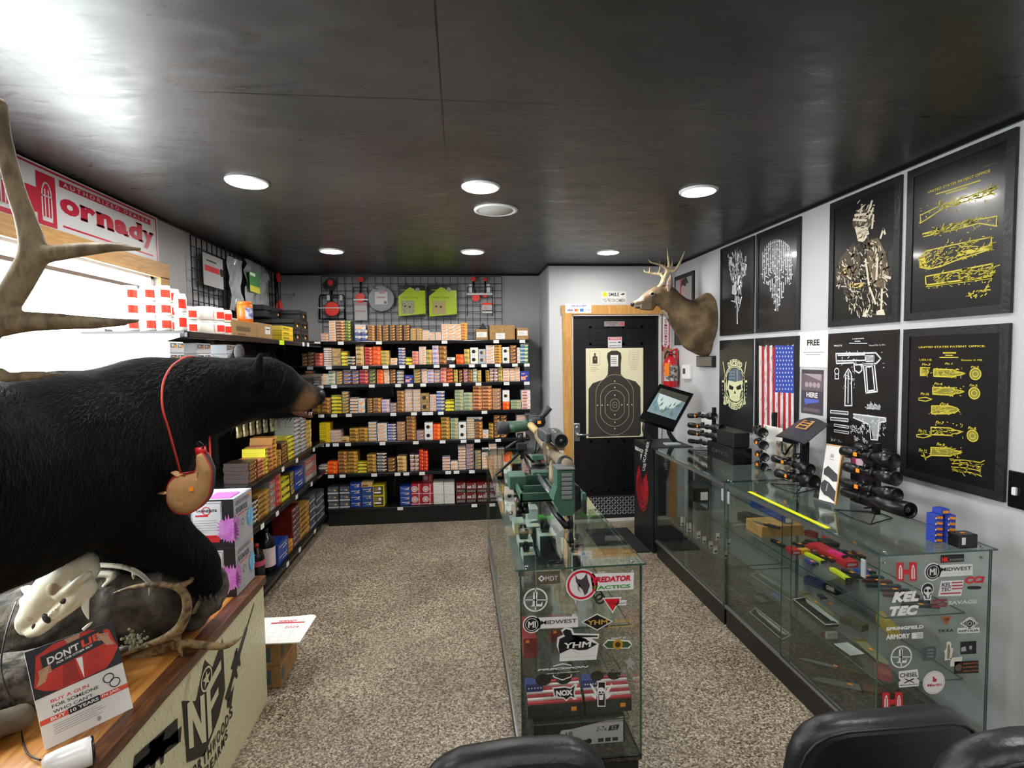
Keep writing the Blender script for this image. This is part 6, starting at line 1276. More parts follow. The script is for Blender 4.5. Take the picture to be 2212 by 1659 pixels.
sticker(S, 'white badge sticker with crossed chisels', d, ('#eeeeee', '#242424'))
def d(m, S):
 disc_at(m, S, 1017, 1147, 66, 0, 0); ring_at(m, S, 1017, 1147, 58, 60, 1, 2); txt_at(m, S, 'Marlin', 975, 1150, 1062, 1172, 1, 1, .02, .2); poly_at(m, S, (1008, 1142, 1012, 1120, 1005, 1112, 1018, 1112, 1022, 1122, 1034, 1126, 1030, 1142), 1, 1)
sticker(S, 'round white sticker with red script and a tiny rider', d, ('#f0eeec', '#c83040', '#d8a8a8'))
# ================================================================ GOODS INSIDE THE MIDDLE CASE
def ci(X, Y, z): return P(1100+X/7.373, 1040+Y/7.373, 'z', z)
pg = mat('optic_box_white', '#c4cecb', .4); dk = mat('optic_box_dark', '#1e2124', .35); gsd = mat('optic_side_yellow', '#b8b878', .5)
def obox(label, X0, X1, Y, depth, ztop, front=None, topart=None, z0=.6205, name='optic_box', top=None):
 a, b_ = ci(X0, Y, ztop), ci(X1, Y, ztop); y = (a.y+b_.y)/2
 t_ = thing(name, label, 'box', ((a.x+b_.x)/2, y+depth/2, z0), group='optic boxes in the middle case')
 m = MB(); m.box(a.x, b_.x, y, y+depth, z0, ztop, bev=.0015); part(m, 'carton', top or pg, t_)
 m = MB(); m.rect(.003, .003, b_.x-a.x-.003, ztop-z0-.004, M=FB(V((a.x, y-.001, z0)))); part(m, 'printed_front', front or dk, t_)
 m = MB(); m.box(b_.x-.03, b_.x-.012, y+.01, y+.03, ztop, ztop+.0008); part(m, 'price_sticker', mat('pale_orange', '#ecc48c', .5), t_)
 return a.x, b_.x, y, ztop
def reddot(label, x, y, z, s=1.0, col=None):
 t_ = thing('red_dot_sight', label, 'sight', (x, y, z+.0005), group='small sights in the middle case')
 part(MB().box(-.014*s, .014*s, 0, .045*s, 0, .012*s, bev=.002), 'mount', BLK, t_, local=True)
 m = MB(); m.prism([(-.016*s, .01*s), (-.018*s, .03*s), (-.010*s, .045*s), (.010*s, .045*s), (.018*s, .03*s), (.016*s, .01*s)], -.03*s, -.004*s, M=RX(PI/2)); part(m, 'hood', col or BLKG, t_, local=True)
 m = MB(); m.lathe([(.0095*s, 0), (0, .001)], 16, M=T(0, .0035*s, .028*s) @ RX(PI/2)); part(m, 'lens', mat('coated_lens', '#2a3040', .05, .3), t_, local=True)
A = obox('white box with a device picture on its lid, beside the pale yellow-sided box', 275, 490, 715, .12, .735)
m = MB(); m.poly([(.03, .03), (.045, .06), (.09, .07), (.1, .045), (.09, .03)], M=T(A[0]-.01, A[2]+.02, A[3]+.0006)); 
tag(m.build('lid_picture', BLK), 'dark device picture printed on the lid of a white optic box', 'picture')
obox('pale box with yellow side at the back left of the upper glass shelf', 75, 245, 660, .1, .75, gsd)
obox('pale green-white box far back beside the green optic', 290, 465, 440, .1, .75, pg)
a = obox('white topped box carrying a black sight, near the left glass', 150, 385, 960, .11, .70)
reddot('black hooded sight standing on the left white box', a[0]+.03, a[2]+.035, a[3], 1.35, mat('smoke_black', '#241c1a', .12))
a = obox('largest white box with a black front in the middle of the upper shelf', 480, 758, 860, .12, .74)
reddot('glossy black sight standing on the largest white box', a[0]+.035, a[2]+.04, a[3], 1.3)
a = obox('white box with a flat black device on it, nearest the left corner', 215, 425, 1165, .1, .70, mat('grey_front', '#5c6466', .4))
reddot('small open sight lying on the nearest white box', a[0]+.02, a[2]+.03, a[3], .9)
a = obox('narrow white box with black front under the clear tray', 1000, 1150, 1165, .09, .70)
reddot('small black sight on the narrow box under the clear tray', (a[0]+a[1])/2, a[2]+.02, a[3], .8)
m = MB(); p = ci(480, 560, .64); m.box(p.x, p.x+.09, p.y, p.y+.05, .621, .64, bev=.004); tag(m.build('green_optic_base', mat('bright_green', '#3fae2c', .4)), 'bright green plastic tray with a black optic in it', 'tray')
reddot('black optic seated in the bright green tray', p.x+.05, p.y+.004, .6405, 1.4)
def blob(nm, label, cat, X0, X1, Y, depth, z1, mt, z0=.6205, bev=.008):
 a, b_ = ci(X0, Y, z1), ci(X1, Y, z1); o = MB().box(a.x, b_.x, a.y, a.y+depth, z0, z1, bev=bev).build(nm, mt); return tag(o, label, cat)
blob('black_pouch', 'black zip case behind the big white box', 'case', 650, 830, 800, .12, .70, BLK, bev=.015); blob('black_pouch', 'black hard case beside the vise foot inside the glass', 'case', 850, 1130, 860, .09, .69, BLK, bev=.015)
blob('black_pouch', 'black hard case with a white tag behind the vise leg', 'case', 960, 1080, 680, .09, .69, BLK, bev=.015)
blob('black_optic_box', 'large black optic box with printed lid near the front of the shelf', 'box', 455, 860, 1190, .14, .665, mat('lid_black', '#1b1c1f', .25), bev=.002)
a = ci(560, 1290, .667); m = MB(); m.text('OPTIC', a.x+.05, a.y+.02, .06, .01, M=T(0, 0, .0), z=.6668, c=0); tag(m.build('lid_lettering', mat('grey_lid_print', '#6a6c70', .4)), 'faint grey lettering on the large black optic box', 'lettering')
blob('brown_card', 'tan card strip standing beside the clear tray', 'card', 915, 985, 1080, .16, .72, mat('tan_card', '#c8b090', .6), bev=.001)
blob('maroon_card', 'maroon insert lying under the clear tray lid', 'card', 1005, 1190, 1010, .06, .735, mat('maroon', '#4a1c22', .4), bev=.001, z0=.73)
t_ = thing('clear_tray', 'clear plastic tray with a lid holding a small sight and orange sticker', 'tray', tuple(ci(1060, 960, .74))); p = ci(930, 960, .765); q = ci(1200, 960, .765)
m = MB(); pane(m, p.x, q.x, p.y, p.y+.1, .7655, .768, 'z'); part(m, 'lid', [clr, mat('acrylic_edge', '#8a9496', .1)], t_)
part(MB().box(p.x+.02, p.x+.04, p.y+.01, p.y+.03, .7685, .7695), 'price_sticker', ORG, t_); m = MB(); 
for x, y in ((p.x, p.y), (q.x-.003, p.y), (p.x, p.y+.097), (q.x-.003, p.y+.097)): m.box(x, x+.003, y, y+.003, .621, .7655)
part(m, 'corner_posts', mat('acrylic_edge', '#8a9496', .1), t_)
def fpt(X, Y, y): return P(1040+X/3.324, 1160+Y/3.324, 'y', y)
flagr, flagw, flagb = mat('flag_red', '#b83440', .7), mat('flag_white', '#e8e4e4', .7), mat('flag_blue', '#2c3a78', .7)
def sunglasses(label, cx, cy, cz, w):
 t_ = thing('sunglasses', label, 'sunglasses', (cx, cy, cz), group='sunglasses on flag stands')
 for s in (-1, 1):
  m = MB(); m.disc(s*w*.26, 0, w*.2, M=T(0, 0, .012) @ RX(PI/2), ry=w*.14); m.prism([(s*w*.26+w*.2*math.cos(a*PI/8), w*.14*math.sin(a*PI/8)) for a in range(16)], 0, .006, M=T(0, .004, .012) @ RX(PI/2)); part(m, 'lens', BLKG, t_, local=True)
  m = MB(); m.tube([(s*w*.47, 0, .02), (s*w*.5, .05, .02), (s*w*.48, .1, .01)], .003, 6); part(m, 'temple', BLK, t_, local=True)
 m = MB(); m.tube([(-w*.08, 0, .02), (0, -.003, .024), (w*.08, 0, .02)], .003, 6); part(m, 'bridge', BLK, t_, local=True)
for k, (X0, X1, lab) in enumerate(((330, 730, 'flag cloth stand with sunglasses behind the front glass, left one'), (745, 1110, 'flag cloth stand with sunglasses behind the front glass, right one'))):
 a, b_ = fpt(X0, 1060, 1.86), fpt(X1, 1060, 1.86); a.x = max(a.x, .212); b_.x = min(b_.x, .618); w = b_.x-a.x; z0 = .2705
 t_ = thing('flag_stand', lab, 'stand', ((a.x+b_.x)/2, 1.93, z0), group='flag cloth stands')
 part(MB().box(a.x, b_.x, 1.86, 2.02, z0, z0+.05, bev=.003), 'black_box', BLK, t_)
 m = MB()
 for i in range(7): y0 = 1.862+i*.011; m.box(a.x+.002+.03*(k == 0)*0, b_.x-.002, y0, y0+.0108, z0+.0505+i*.006, z0+.058+i*.006, c=i % 2)
 m.box(a.x, a.x+w*.3, 1.90, 1.94, z0+.07, z0+.105, c=2)
 for i in range(5): m.disc(a.x+.01+i*w*.055, z0+.09, .003, M=FB(V((0, 1.899, 0))), c=1)
 part(m, 'flag_cloth', [flagr, flagw, flagb], t_)
 sunglasses('wraparound black sunglasses on the %s flag stand' % ('left', 'right')[k], (a.x+b_.x)/2, 1.90, z0+.107, w*.72)
 part(MB().box(b_.x-.045, b_.x-.025, 1.8585, 1.8595, z0+.02, z0+.035), 'price_sticker', ORG, t_)
t_ = thing('scope_box', 'black and white rifle scope box at the bottom behind the front glass', 'box', (.42, 1.93, .141))
a, b_ = fpt(375, 1420, 1.88), fpt(1030, 1420, 1.88); x0, x1, z0, z1 = a.x, b_.x, .1405, .245
part(MB().box(x0, x1, 1.88, 1.99, z0, z1, bev=.002), 'carton', mat('box_black', '#1a1518', .35), t_)
m = MB(); M = FB(V((x0, 1.879, z0))); w, h = x1-x0, z1-z0
m.poly([(0, .0), (w*.98, 0), (w*.98, h*.95), (w*.42, h*.62), (w*.3, h*.6), (w*.26, h*.3), (0, h*.25)], M=M, c=0); m.text('TASCO', w*.13, h*.42, w*.2, h*.14, M=M, c=1, bold=.04, z=.0006); m.text('AIR', w*.38, h*.45, w*.1, h*.16, M=M, c=2, z=.0006, bold=.01)
m.text('2-7x', w*.74, h*.55, w*.12, h*.17, M=M, c=2, z=.0006, shear=.2); m.poly([(w*.81, h*.45), (w*.92, h*.47), (w*.94, h*.66), (w*.83, h*.64)], M=M, c=2, z=.0006); m.text('32', w*.875, h*.56, w*.06, h*.12, M=M, c=0, z=.001)
m.box(w*.2, w*.62, h*.1, h*.18, 0, .002, M=M, c=2); m.disc(w*.6, h*.14, h*.1, z=.0024, M=M, c=2); m.rect(w*.38, h*.2, w*.42, h*.34, z=.001, M=M, c=2)
for i in range(3): m.rect(w*(.7+.08*i), h*.06, w*(.76+.08*i), h*.2, z=.001, M=M, c=2)
part(m, 'printed_front', [mat('tasco_white', '#cdc9cc', .4), mat('tasco_red', '#a8242c', .4), mat('print_black', '#1a1a1c', .35)], t_)
m = MB(); M = T(x0, 1.88, z1+.0006); m.text('AIR', w*.58, .05, w*.08, .012, M=M, c=0); m.text('TASCO', w*.82, .06, w*.22, .014, M=M, c=1, bold=.04)
for u in (.22, .78): m.rect(w*(u-.05), .08, w*(u+.05), .108, M=M, c=2); m.rect(w*(u-.02), .09, w*(u+.02), .096, z=.0005, M=M, c=3)
m.rect(w*.46, .04, w*.51, .055, M=M, c=4); part(m, 'printed_lid', [WHT, mat('tasco_red', '#a8242c', .4), mat('hang_tab', '#a8c0d0', .4), BLK, ORG], t_)
for k, (X0, X1, zt, col, lab) in enumerate(((335, 850, .33, '#c8ccb0', 'pale green optic box with a rifle scope picture, low in the middle case'),)):
 a, b_ = fpt(X0, 1230, 2.1), fpt(X1, 1230, 2.1); t_ = thing('optic_box', lab, 'box', (a.x, 2.2, .1405)); part(MB().box(a.x, b_.x, 2.05, 2.2, .1405, .2, bev=.002), 'carton', mat('sage_carton', col, .5), t_)
 m = MB(); m.box(0, .14, -.006, .006, 0, .003, M=T(a.x+.06, 2.1, .2006)); part(m, 'picture', BLK, t_)
 m = MB(); 
 for i in range(5): m.ring(a.x+.2+i*.016, 2.08, .004, .006, z=.2008)
 part(m, 'round_marks', mat('tasco_red', '#a8242c', .4), t_)
for k, (X0, X1, z1, dp, col, lab, nm) in enumerate(((300, 400, .36, .2, '#8a1c24', 'dark red box behind the round monogram sticker', 'ring_box'), (500, 640, .33, .14, '#7c1a20', 'dark red box behind the shooter sticker', 'ring_box'), (745, 850, .5, .1, '#d8d8d4', 'small white box with printed lines seen behind the red triangle', 'mount_box'), (860, 1060, .36, .2, '#1c1c1f', 'flat black box behind the green sticker', 'mount_box'))):
 y = 2.25+.12*k; a, b_ = fpt(X0, 600, y), fpt(X1, 600, y); b_.x = min(b_.x, .595); a.x = min(a.x, b_.x-.05); t_ = thing(nm, lab, 'box', (a.x, y, .2705), group='boxes deep in the middle case')
 part(MB().box(a.x, b_.x, y, y+dp, .2705, z1, bev=.002), 'carton', mat('cart_'+col, col, .4), t_); part(MB().box(a.x+.01, a.x+.025, y-.001, y-.0002, z1-.02, z1-.008), 'price_sticker', ORG, t_)
a, b_ = fpt(390, 230, 1.86), fpt(700, 560, 1.86)
m = MB(); S2 = lambda X, Y: (fpt(X, Y, 1.84).x, fpt(X, Y, 1.84).z)
t_ = thing('camo_brochure', 'pale camouflage brochure standing inside behind the top left decal', 'brochure', (.33, 1.84, .621)); t_['label'] = 'cream patterned brochure standing inside the case behind the top left decal'
m.prism([S2(385, 232), S2(570, 226), S2(590, 260), S2(700, 545), S2(600, 560), S2(520, 430), S2(520, 350), S2(392, 345)], -1.843, -1.84, M=RX(PI/2)); part(m, 'sheet', mat('cream_pattern', '#d8d0b8', .6, noisy=(60, '#b8a888', .08)), t_)
m = MB(); m.prism([S2(392, 250), S2(560, 240), S2(565, 330), S2(395, 345)], -1.8395, -1.8385, M=RX(PI/2)); part(m, 'dark_picture', mat('brown_picture', '#6a5a4e', .5), t_)
p = fpt(850, 238, 2.0); m = MB(); m.tube([(p.x+.018*math.cos(a*PI/8), 2.0, .64+.018*math.sin(a*PI/8)) for a in range(17)], .004, 6); m.tube([(p.x+.018*math.cos(a*PI/8), 2.03, .64+.018*math.sin(a*PI/8)) for a in range(17)], .004, 6); tag(m.build('scope_rings', BLKG), 'pair of black scope rings on the upper shelf at right', 'ring')
# ================================================================ RIFLE VISE, RIFLE, SPOTTING SCOPE on the middle case
vg = mat('vise_green', '#3d6152', .45); vgr = mat('rib_grey', '#7d8080', .5); ZT = .8612
def vp(X, Y, y): return P(1060+X/6.9125, 860+Y/6.9125, 'y', y)
t_ = thing('gun_vise', 'green and grey plastic gun vise with tube legs standing on the middle case', 'vise', (.38, 2.3, ZT))
yb = 2.0
A_, B_ = vp(1000, 1090, yb), vp(1255, 1730, yb)
m = MB(); M = RX(PI/2); q = lambda X, Y: (vp(X, Y, yb).x, vp(X, Y, yb).z)
m.prism([q(995, 1085), q(1250, 1085), q(1250, 1720), q(1225, 1760), q(1060, 1760), q(1015, 1720), q(995, 1640), q(930, 1540), q(960, 1440), q(992, 1340)], -yb-.09, -yb, M=M); part(m, 'rear_upright', vg, t_)
part(MB().box(vp(985, 1060, yb).x, vp(1262, 1060, yb).x, yb-.004, yb+.095, vp(1000, 1085, yb).z, vp(1000, 1055, yb).z, bev=.004), 'upright_cap', mat('cap_grey', '#55585a', .5), t_)
for i in range(6): a, b_ = vp(1055, 1120+i*67, yb), vp(1215, 1170+i*67, yb); part(MB().box(a.x, b_.x, yb-.006, yb, b_.z, a.z, bev=.003), 'grip_rib', vgr, t_)
m = MB(); a = vp(1180, 1740, yb+.04); m.tube([a, (a.x, yb+.03, ZT+.06)], .0125, 12); m.lathe([(.016, 0), (.014, .012), (.01, .03), (.012, .06)], 16, M=T(a.x-.0, yb+.03, ZT)); part(m, 'rear_leg', BLKM, t_)
for X in (430, 520): 
 a = vp(X, 1500, 2.45); part(MB().tube([(a.x, 2.45, a.z), (a.x, 2.45, ZT+.03)], .012, 10).lathe([(.017, 0), (.014, .03)], 14, M=T(a.x, 2.45, ZT)), 'front_leg', BLKM, t_)
m = MB(); m.tube([vp(840, 1520, 2.3), vp(960, 1700, 2.1), vp(1130, 1920, 2.02)], .0125, 10); part(m, 'leg_tube', BLKM, t_)
y0, y1 = 2.22, 2.5
a, b_ = vp(440, 1440, y0), vp(960, 1560, y0); zt, zb_ = a.z+.004, b_.z+.006; x0, x1 = a.x, b_.x+.01
m = MB(); m.box(x0, x1, y0, y1, zb_, zb_+.008); m.box(x0, x1, y0, y0+.01, zb_, zt, bev=.002); m.box(x0, x0+.01, y0, y1, zb_, zt); m.box(x1-.01, x1, y0, y1, zb_, zt); m.box(x0, x1, y1-.01, y1, zb_, zt+.015)
m.box(x0-.03, x0+.05, y1-.1, y1+.02, zb_+.01, zt+.035, bev=.006); m.box(x0+.03, x1-.01, y0+.13, y0+.14, zb_, zt); part(m, 'tool_tray', vg, t_)
m = MB(); m.tube([vp(700, 1150, 2.55), vp(800, 1290, 2.35), vp(905, 1420, 2.18)], .0125, 12); part(m, 'support_tube', mat('tube_grey', '#5c6062', .35, .4), t_)
m = MB(); a, b_ = vp(620, 1100, 2.55), vp(890, 1230, 2.55); m.box(a.x, b_.x, 2.53, 2.60, b_.z, a.z, bev=.004); part(m, 'rear_cradle', vg, t_); m = MB(); a, b_ = vp(610, 850, 2.9), vp(830, 910, 2.9); m.box(a.x, b_.x, 2.88, 2.93, b_.z, a.z, bev=.004); part(m, 'front_cradle', vg, t_)
m = MB(); a = vp(720, 1080, 2.7); m.lathe([(.05, 0), (.055, .01), (.05, .02)], 20, M=T(a.x, 2.7, a.z-.01)); m.tube([vp(610, 990, 2.75), vp(830, 995, 2.75)], .01, 8); m.tube([(a.x, 2.62, ZT+.09), (a.x, 2.62, a.z)], .012, 8); m.tube([(vp(720, 900, 2.9).x, 2.9, ZT+.02), (vp(720, 900, 2.9).x, 2.9, vp(720, 850, 2.9).z)], .012, 8); part(m, 'swivel', BLKM, t_)
m = MB(); a, b_ = vp(1255, 1290, 2.12), vp(1420, 1560, 2.12); m.prism([(vp(X, Y, 2.12).x, vp(X, Y, 2.12).z) for X, Y in ((1255, 1290), (1330, 1330), (1345, 1400), (1400, 1410), (1415, 1480), (1400, 1530), (1350, 1520), (1350, 1640), (1260, 1700))], -2.2, -2.12, M=RX(PI/2)); part(m, 'side_knob', BLK, t_)
a, b_ = vp(1345, 1400, 2.11), vp(1415, 1520, 2.11); part(MB().box(a.x, b_.x, 2.09, 2.115, b_.z, a.z, bev=.006), 'knob_cap', vg, t_)
t_ = thing('rifle', 'semi-automatic rifle with tan finish and dark thermal scope resting in the green vise', 'rifle', tuple(vp(1100, 1000, 2.2)))
tan_r = mat('rifle_tan', '#7d7059', .5); tan_d = mat('rifle_brown', '#57493a', .5)
m = MB(); m.tube([vp(950, 840, 2.5), vp(1060, 930, 2.28), vp(1110, 975, 2.2)], [.024, .028, .03], 16); m.tube([vp(1110, 975, 2.2), vp(1150, 1010, 2.1), vp(1165, 1030, 2.06)], [.018, .022, .024], 16, flat=1.3); part(m, 'stock', tan_r, t_)
m = MB(); a = vp(1112, 975, 2.195); m.tube([a, a+(vp(1060, 930, 2.28)-a)*.1], .034, 18); part(m, 'stock_collar', BLK, t_)
m = MB(); m.tube([vp(830, 720, 2.75), vp(900, 800, 2.6), vp(950, 860, 2.5)], [.024, .03, .03], 8, flat=1.4); a, b_ = vp(830, 760, 2.6), vp(960, 960, 2.6); m.box(a.x, b_.x, 2.55, 2.72, b_.z, a.z, bev=.008); part(m, 'receiver', tan_d, t_)
m = MB(); m.tube([vp(930, 950, 2.5), vp(925, 1150, 2.46), vp(915, 1330, 2.42)], [.017, .0185, .018], 10, flat=1.3); part(m, 'magazine', mat('mag_tan', '#8a7f66', .5), t_)
m = MB(); m.tube([vp(830, 800, 2.6), vp(835, 900, 2.58), vp(850, 1010, 2.57)], [.012, .013, .012], 8); part(m, 'grip', tan_d, t_)
m = MB(); m.tube([vp(840, 740, 2.75), vp(740, 620, 2.95), vp(700, 560, 3.05)], [.022, .022, .02], 12); part(m, 'handguard', tan_r, t_)
m = MB(); m.tube([vp(720, 560, 3.0), vp(690, 510, 3.1), vp(660, 460, 3.2)], .0085, 10); part(m, 'barrel', STEEL, t_)
m = MB()
for i in range(6): f_ = i/5; m.tube([vp(690-f_*90, 500-f_*90, 3.1+f_*.05), vp(682-f_*90, 490-f_*90, 3.11+f_*.05)], .022 if i % 2 == 0 else .019, 14)
m.tube([vp(690, 500, 3.1), vp(600, 410, 3.15)], .018, 14); part(m, 'muzzle_device', mat('muzzle_tan', '#b89f6c', .5), t_)
th = mat('thermal_grey', '#3b3d40', .4)
m = MB(); a, b_ = vp(820, 530, 2.45), vp(905, 680, 2.45); m.box(a.x, b_.x, 2.45, 2.62, b_.z, a.z, bev=.008); a, b_ = vp(740, 480, 2.6), vp(880, 640, 2.6); m.box(a.x, b_.x, 2.58, 2.72, b_.z, a.z, bev=.012); m.tube([vp(900, 530, 2.75), vp(960, 560, 2.55), vp(1010, 610, 2.45)], [.03, .037, .034], 18); part(m, 'thermal_scope', th, t_)
a = vp(1050, 640, 2.40); dv = (vp(1010, 610, 2.45)-a).normalized()
q_ = dv.to_track_quat('Z', 'Y').to_matrix().to_4x4()
m = MB(); m.lathe([(.026, -.0), (.032, -.008), (.034, .0), (.033, .05), (.02, .05), (.02, .006), (.026, 0)], 26, M=T(*a) @ q_); part(m, 'eyepiece', mat('rubber_grey', '#2c2d30', .6), t_)
m = MB(); m.lathe([(0, 0), (.018, 0.001)], 20, M=T(*(a+dv*.004)) @ q_); ball(m, a+dv*.012, .016, 14); part(m, 'eye_lens', mat('violet_lens', '#3a2a5a', .04, .2, coat=1), t_)
m = MB(); a, b_ = vp(860, 735, 2.5), vp(1085, 780, 2.5); m.box(a.x, b_.x, 2.5, 2.56, b_.z, a.z, bev=.003); m.lathe([(.012, -.01), (.012, .01)], 12, M=T(b_.x, 2.52, (a.z+b_.z)/2) @ RY(PI/2)); part(m, 'scope_mount', mat('mount_tan', '#95825c', .45), t_)
m = MB(); rnd = random.Random(8); a = vp(700, 760, 2.95)
m.tube(smoothpath([vp(680, 620, 3.0), vp(650, 700, 2.98), vp(690, 800, 2.95), vp(740, 720, 2.93), vp(790, 800, 2.9)], 4), .006, 8); m.tube([vp(680, 640, 2.98), vp(655, 830, 2.95)], .007, 6); m.tube([vp(760, 640, 2.92), vp(790, 830, 2.9)], .007, 6); part(m, 'bipod', BLK, t_)
t_ = thing('spotting_scope', 'green and black spotting scope pointing left on a small tripod on the case', 'spotting scope', (.3, 3.3, ZT))
sy = 3.3; g_ = mat('scope_green', '#2f4a38', .45)
def sp_(X, Y, dy=0): return vp(X, Y, sy+dy)
m = MB(); m.tube([sp_(95, 440), sp_(110, 440), sp_(260, 440), sp_(265, 440)], [.038, .041, .041, .037], 26); part(m, 'objective_hood', mat('hood_black', '#2b2d2f', .5), t_)
m = MB(); m.tube([sp_(262, 430), sp_(400, 425), sp_(520, 410), sp_(600, 370)], [.037, .036, .036, .038], 22); part(m, 'body', g_, t_)
m = MB(); m.tube([sp_(560, 330), sp_(700, 340), sp_(770, 345)], [.036, .042, .034], 18); ball(m, sp_(735, 350), .037, 16); m.tube([sp_(495, 260), sp_(600, 245), sp_(720, 245)], [.006, .007, .007], 8); part(m, 'prism_housing', BLK, t_)
m = MB(); m.tube([sp_(745, 300), sp_(800, 230), sp_(880, 135)], [.019, .0205, .0225], 18); part(m, 'eyepiece', mat('hood_black', '#2b2d2f', .5), t_)
a = sp_(710, 350); part(MB().box(a.x-.011, a.x+.011, sy-.0445, sy-.043, a.z-.009, a.z+.009), 'price_sticker', ORG, t_)
m = MB(); m.tube([sp_(440, 520), sp_(445, 640)], [.02, .022], 10); m.box(sp_(380, 640).x, sp_(530, 640).x, sy-.025, sy+.025, sp_(0, 780).z, sp_(0, 680).z, bev=.006); m.tube([sp_(440, 620), sp_(330, 680), sp_(220, 755)], [.008, .009, .011], 8); part(m, 'tripod_head', BLK, t_)
c0 = sp_(465, 780)
feet = [P(1070, 1029, 'z', ZT), V((c0.x+.13, sy+.12, ZT)), V((c0.x+.05, sy-.16, ZT))]
for k in range(3):
 f_ = feet[k]; m = MB(); s_ = V((c0.x, sy, c0.z)); m.tube([s_, s_.lerp(f_, .55), V((f_.x, f_.y, ZT+.006))], [.011, .009, .007], 8); part(m, 'leg', BLKM, t_)
part(MB().tube([(c0.x, sy, c0.z+.02), (c0.x, sy, ZT+.09)], .01, 10), 'centre_column', BLKM, t_)
m = MB(); a = P(1271, 1100, 'z', ZT); m.add([(a.x, a.y, ZT+.001), (a.x+.04, a.y, ZT+.001), (a.x-.002, a.y+.01, ZT+.06), (a.x, a.y+.002, ZT+.001), (a.x+.04, a.y+.002, ZT+.001), (a.x-.002, a.y+.012, ZT+.06)], [(0, 1, 2), (3, 5, 4), (0, 2, 5, 3), (1, 4, 5, 2), (0, 3, 4, 1)])
tag(m.build('folded_note', mat('pale_yellow_paper', '#e8e4b8', .6)), 'folded pale yellow paper note on the case beside the vise', 'note')
rnd = random.Random(12)
for k, (px, py, c_, lab) in enumerate(((1098, 1010, '#e8e6e4', 'white target box with black dot, farthest, under the tripod'), (1100, 1055, '#e8e6e4', 'white target box with black dot, between the tripod legs'), (1103, 1090, '#e8e6e4', 'white target box with black dot, nearest, beside the vise tray'), (1130, 1010, '#3a3a3e', 'dark parts pack on the case shelf under the tripod'), (1140, 1040, '#5a4a3a', 'brown parts pack on the case shelf behind the vise'))):
 z1 = .72 if k < 3 else .69; p = P(px, py, 'z', z1); t_ = thing('parts_box', lab, 'box', (p.x, p.y, .6205), group='boxes under the tripod in the case')
 part(MB().box(p.x-.03, p.x+.03, p.y, p.y+.06, .6205, z1, bev=.0015), 'carton', mat('cart_'+c_, c_, .5), t_)
 m = MB(); m.disc(0, 0, .014, M=FB(V((p.x, p.y-.001, (z1+.62)/2)))); part(m, 'round_print', BLK if k < 3 else ORG, t_)
# ================================================================ RIGHT WALL: framed posters
PX_ = XR-.010
class Wl:
 """traces on the right wall from the photograph: local x runs toward the viewer (-Y), local y is up"""
 def __init__(s, ox, oy, sc): s.o = (ox, oy, sc)
 def p(s, X, Y): q = P(s.o[0]+X/s.o[2], s.o[1]+Y/s.o[2], 'x', PX_); return (-q.y, q.z)
 def pts(s, *a): return [s.p(a[i], a[i+1]) for i in range(0, len(a), 2)]
W1, W2 = Wl(1540, 250, 3.253), Wl(1540, 700, 3.292)
def MW(k=0): return frame((PX_-.0006*(k+1), 0, 0), (0, -1, 0), (0, 0, 1))
pfr = mat('poster_frame_black', '#18181a', .4, bump=50, bs=.3); ppr = mat('poster_ground', '#121316', .3, coat=.3)
def poster(label, y0, y1, z0, z1, draw, cols, border=.035, group='framed posters on the right wall'):
 y0, y1, z0, z1 = y0*.9955, y1*.9955, 1.6+(z0-1.6)*.9955, 1.6+(z1-1.6)*.9955
 t_ = thing('framed_poster', label, 'poster', (XR-.001, (y0+y1)/2, z0), group=group)
 part(MB().box(PX_, XR-.001, y0, y1, z0, z1), 'backing', ppr, t_)
 m = MB(); b_ = border
 if b_:
  for a in ((y0, y0+b_, z0, z1), (y1-b_, y1, z0, z1), (y0+b_, y1-b_, z0, z0+b_), (y0+b_, y1-b_, z1-b_, z1)): m.box(PX_-.004, PX_, *a)
  part(m, 'frame', pfr, t_)
 m = MB(); draw(m); part(m, 'print', pal(*cols), t_)
 return t_
def inpoly(p, poly):
 x, y = p; r = False
 for i in range(len(poly)):
  (x0, y0), (x1, y1) = poly[i], poly[i-1]
  if (y0 > y) != (y1 > y) and x < (x1-x0)*(y-y0)/(y1-y0)+x0: r = not r
 return r
def scatter(m, poly, n, ln, w, c, seed, ang=None, k=1, jit=.5):
 rnd = random.Random(seed); xs = [p[0] for p in poly]; ys = [p[1] for p in poly]; i = 0; t = 0
 while i < n and t < n*30:
  t += 1; x, y = rnd.uniform(min(xs), max(xs)), rnd.uniform(min(ys), max(ys))
  if not inpoly((x, y), poly): continue
  a = rnd.uniform(0, PI) if ang is None else ang+rnd.gauss(0, jit); L_ = ln*rnd.uniform(.4, 1.2)
  m.stroke([(x, y), (x+L_*math.cos(a), y+L_*math.sin(a))], w*rnd.uniform(.5, 1.2), M=MW(k), c=c); i += 1
def wt(m, Wq, t, X0, Y0, X1, Y1, c=0, bold=.01, k=1, shear=0):
 a, b_ = Wq.p(X0, Y0), Wq.p(X1, Y1); m.text(t, (a[0]+b_[0])/2, (a[1]+b_[1])/2, abs(b_[0]-a[0]), abs(b_[1]-a[1]), M=MW(k), c=c, bold=bold, shear=shear)
ZA0, ZA1, ZB0, ZB1 = 1.742, 2.43, 1.03, 1.706
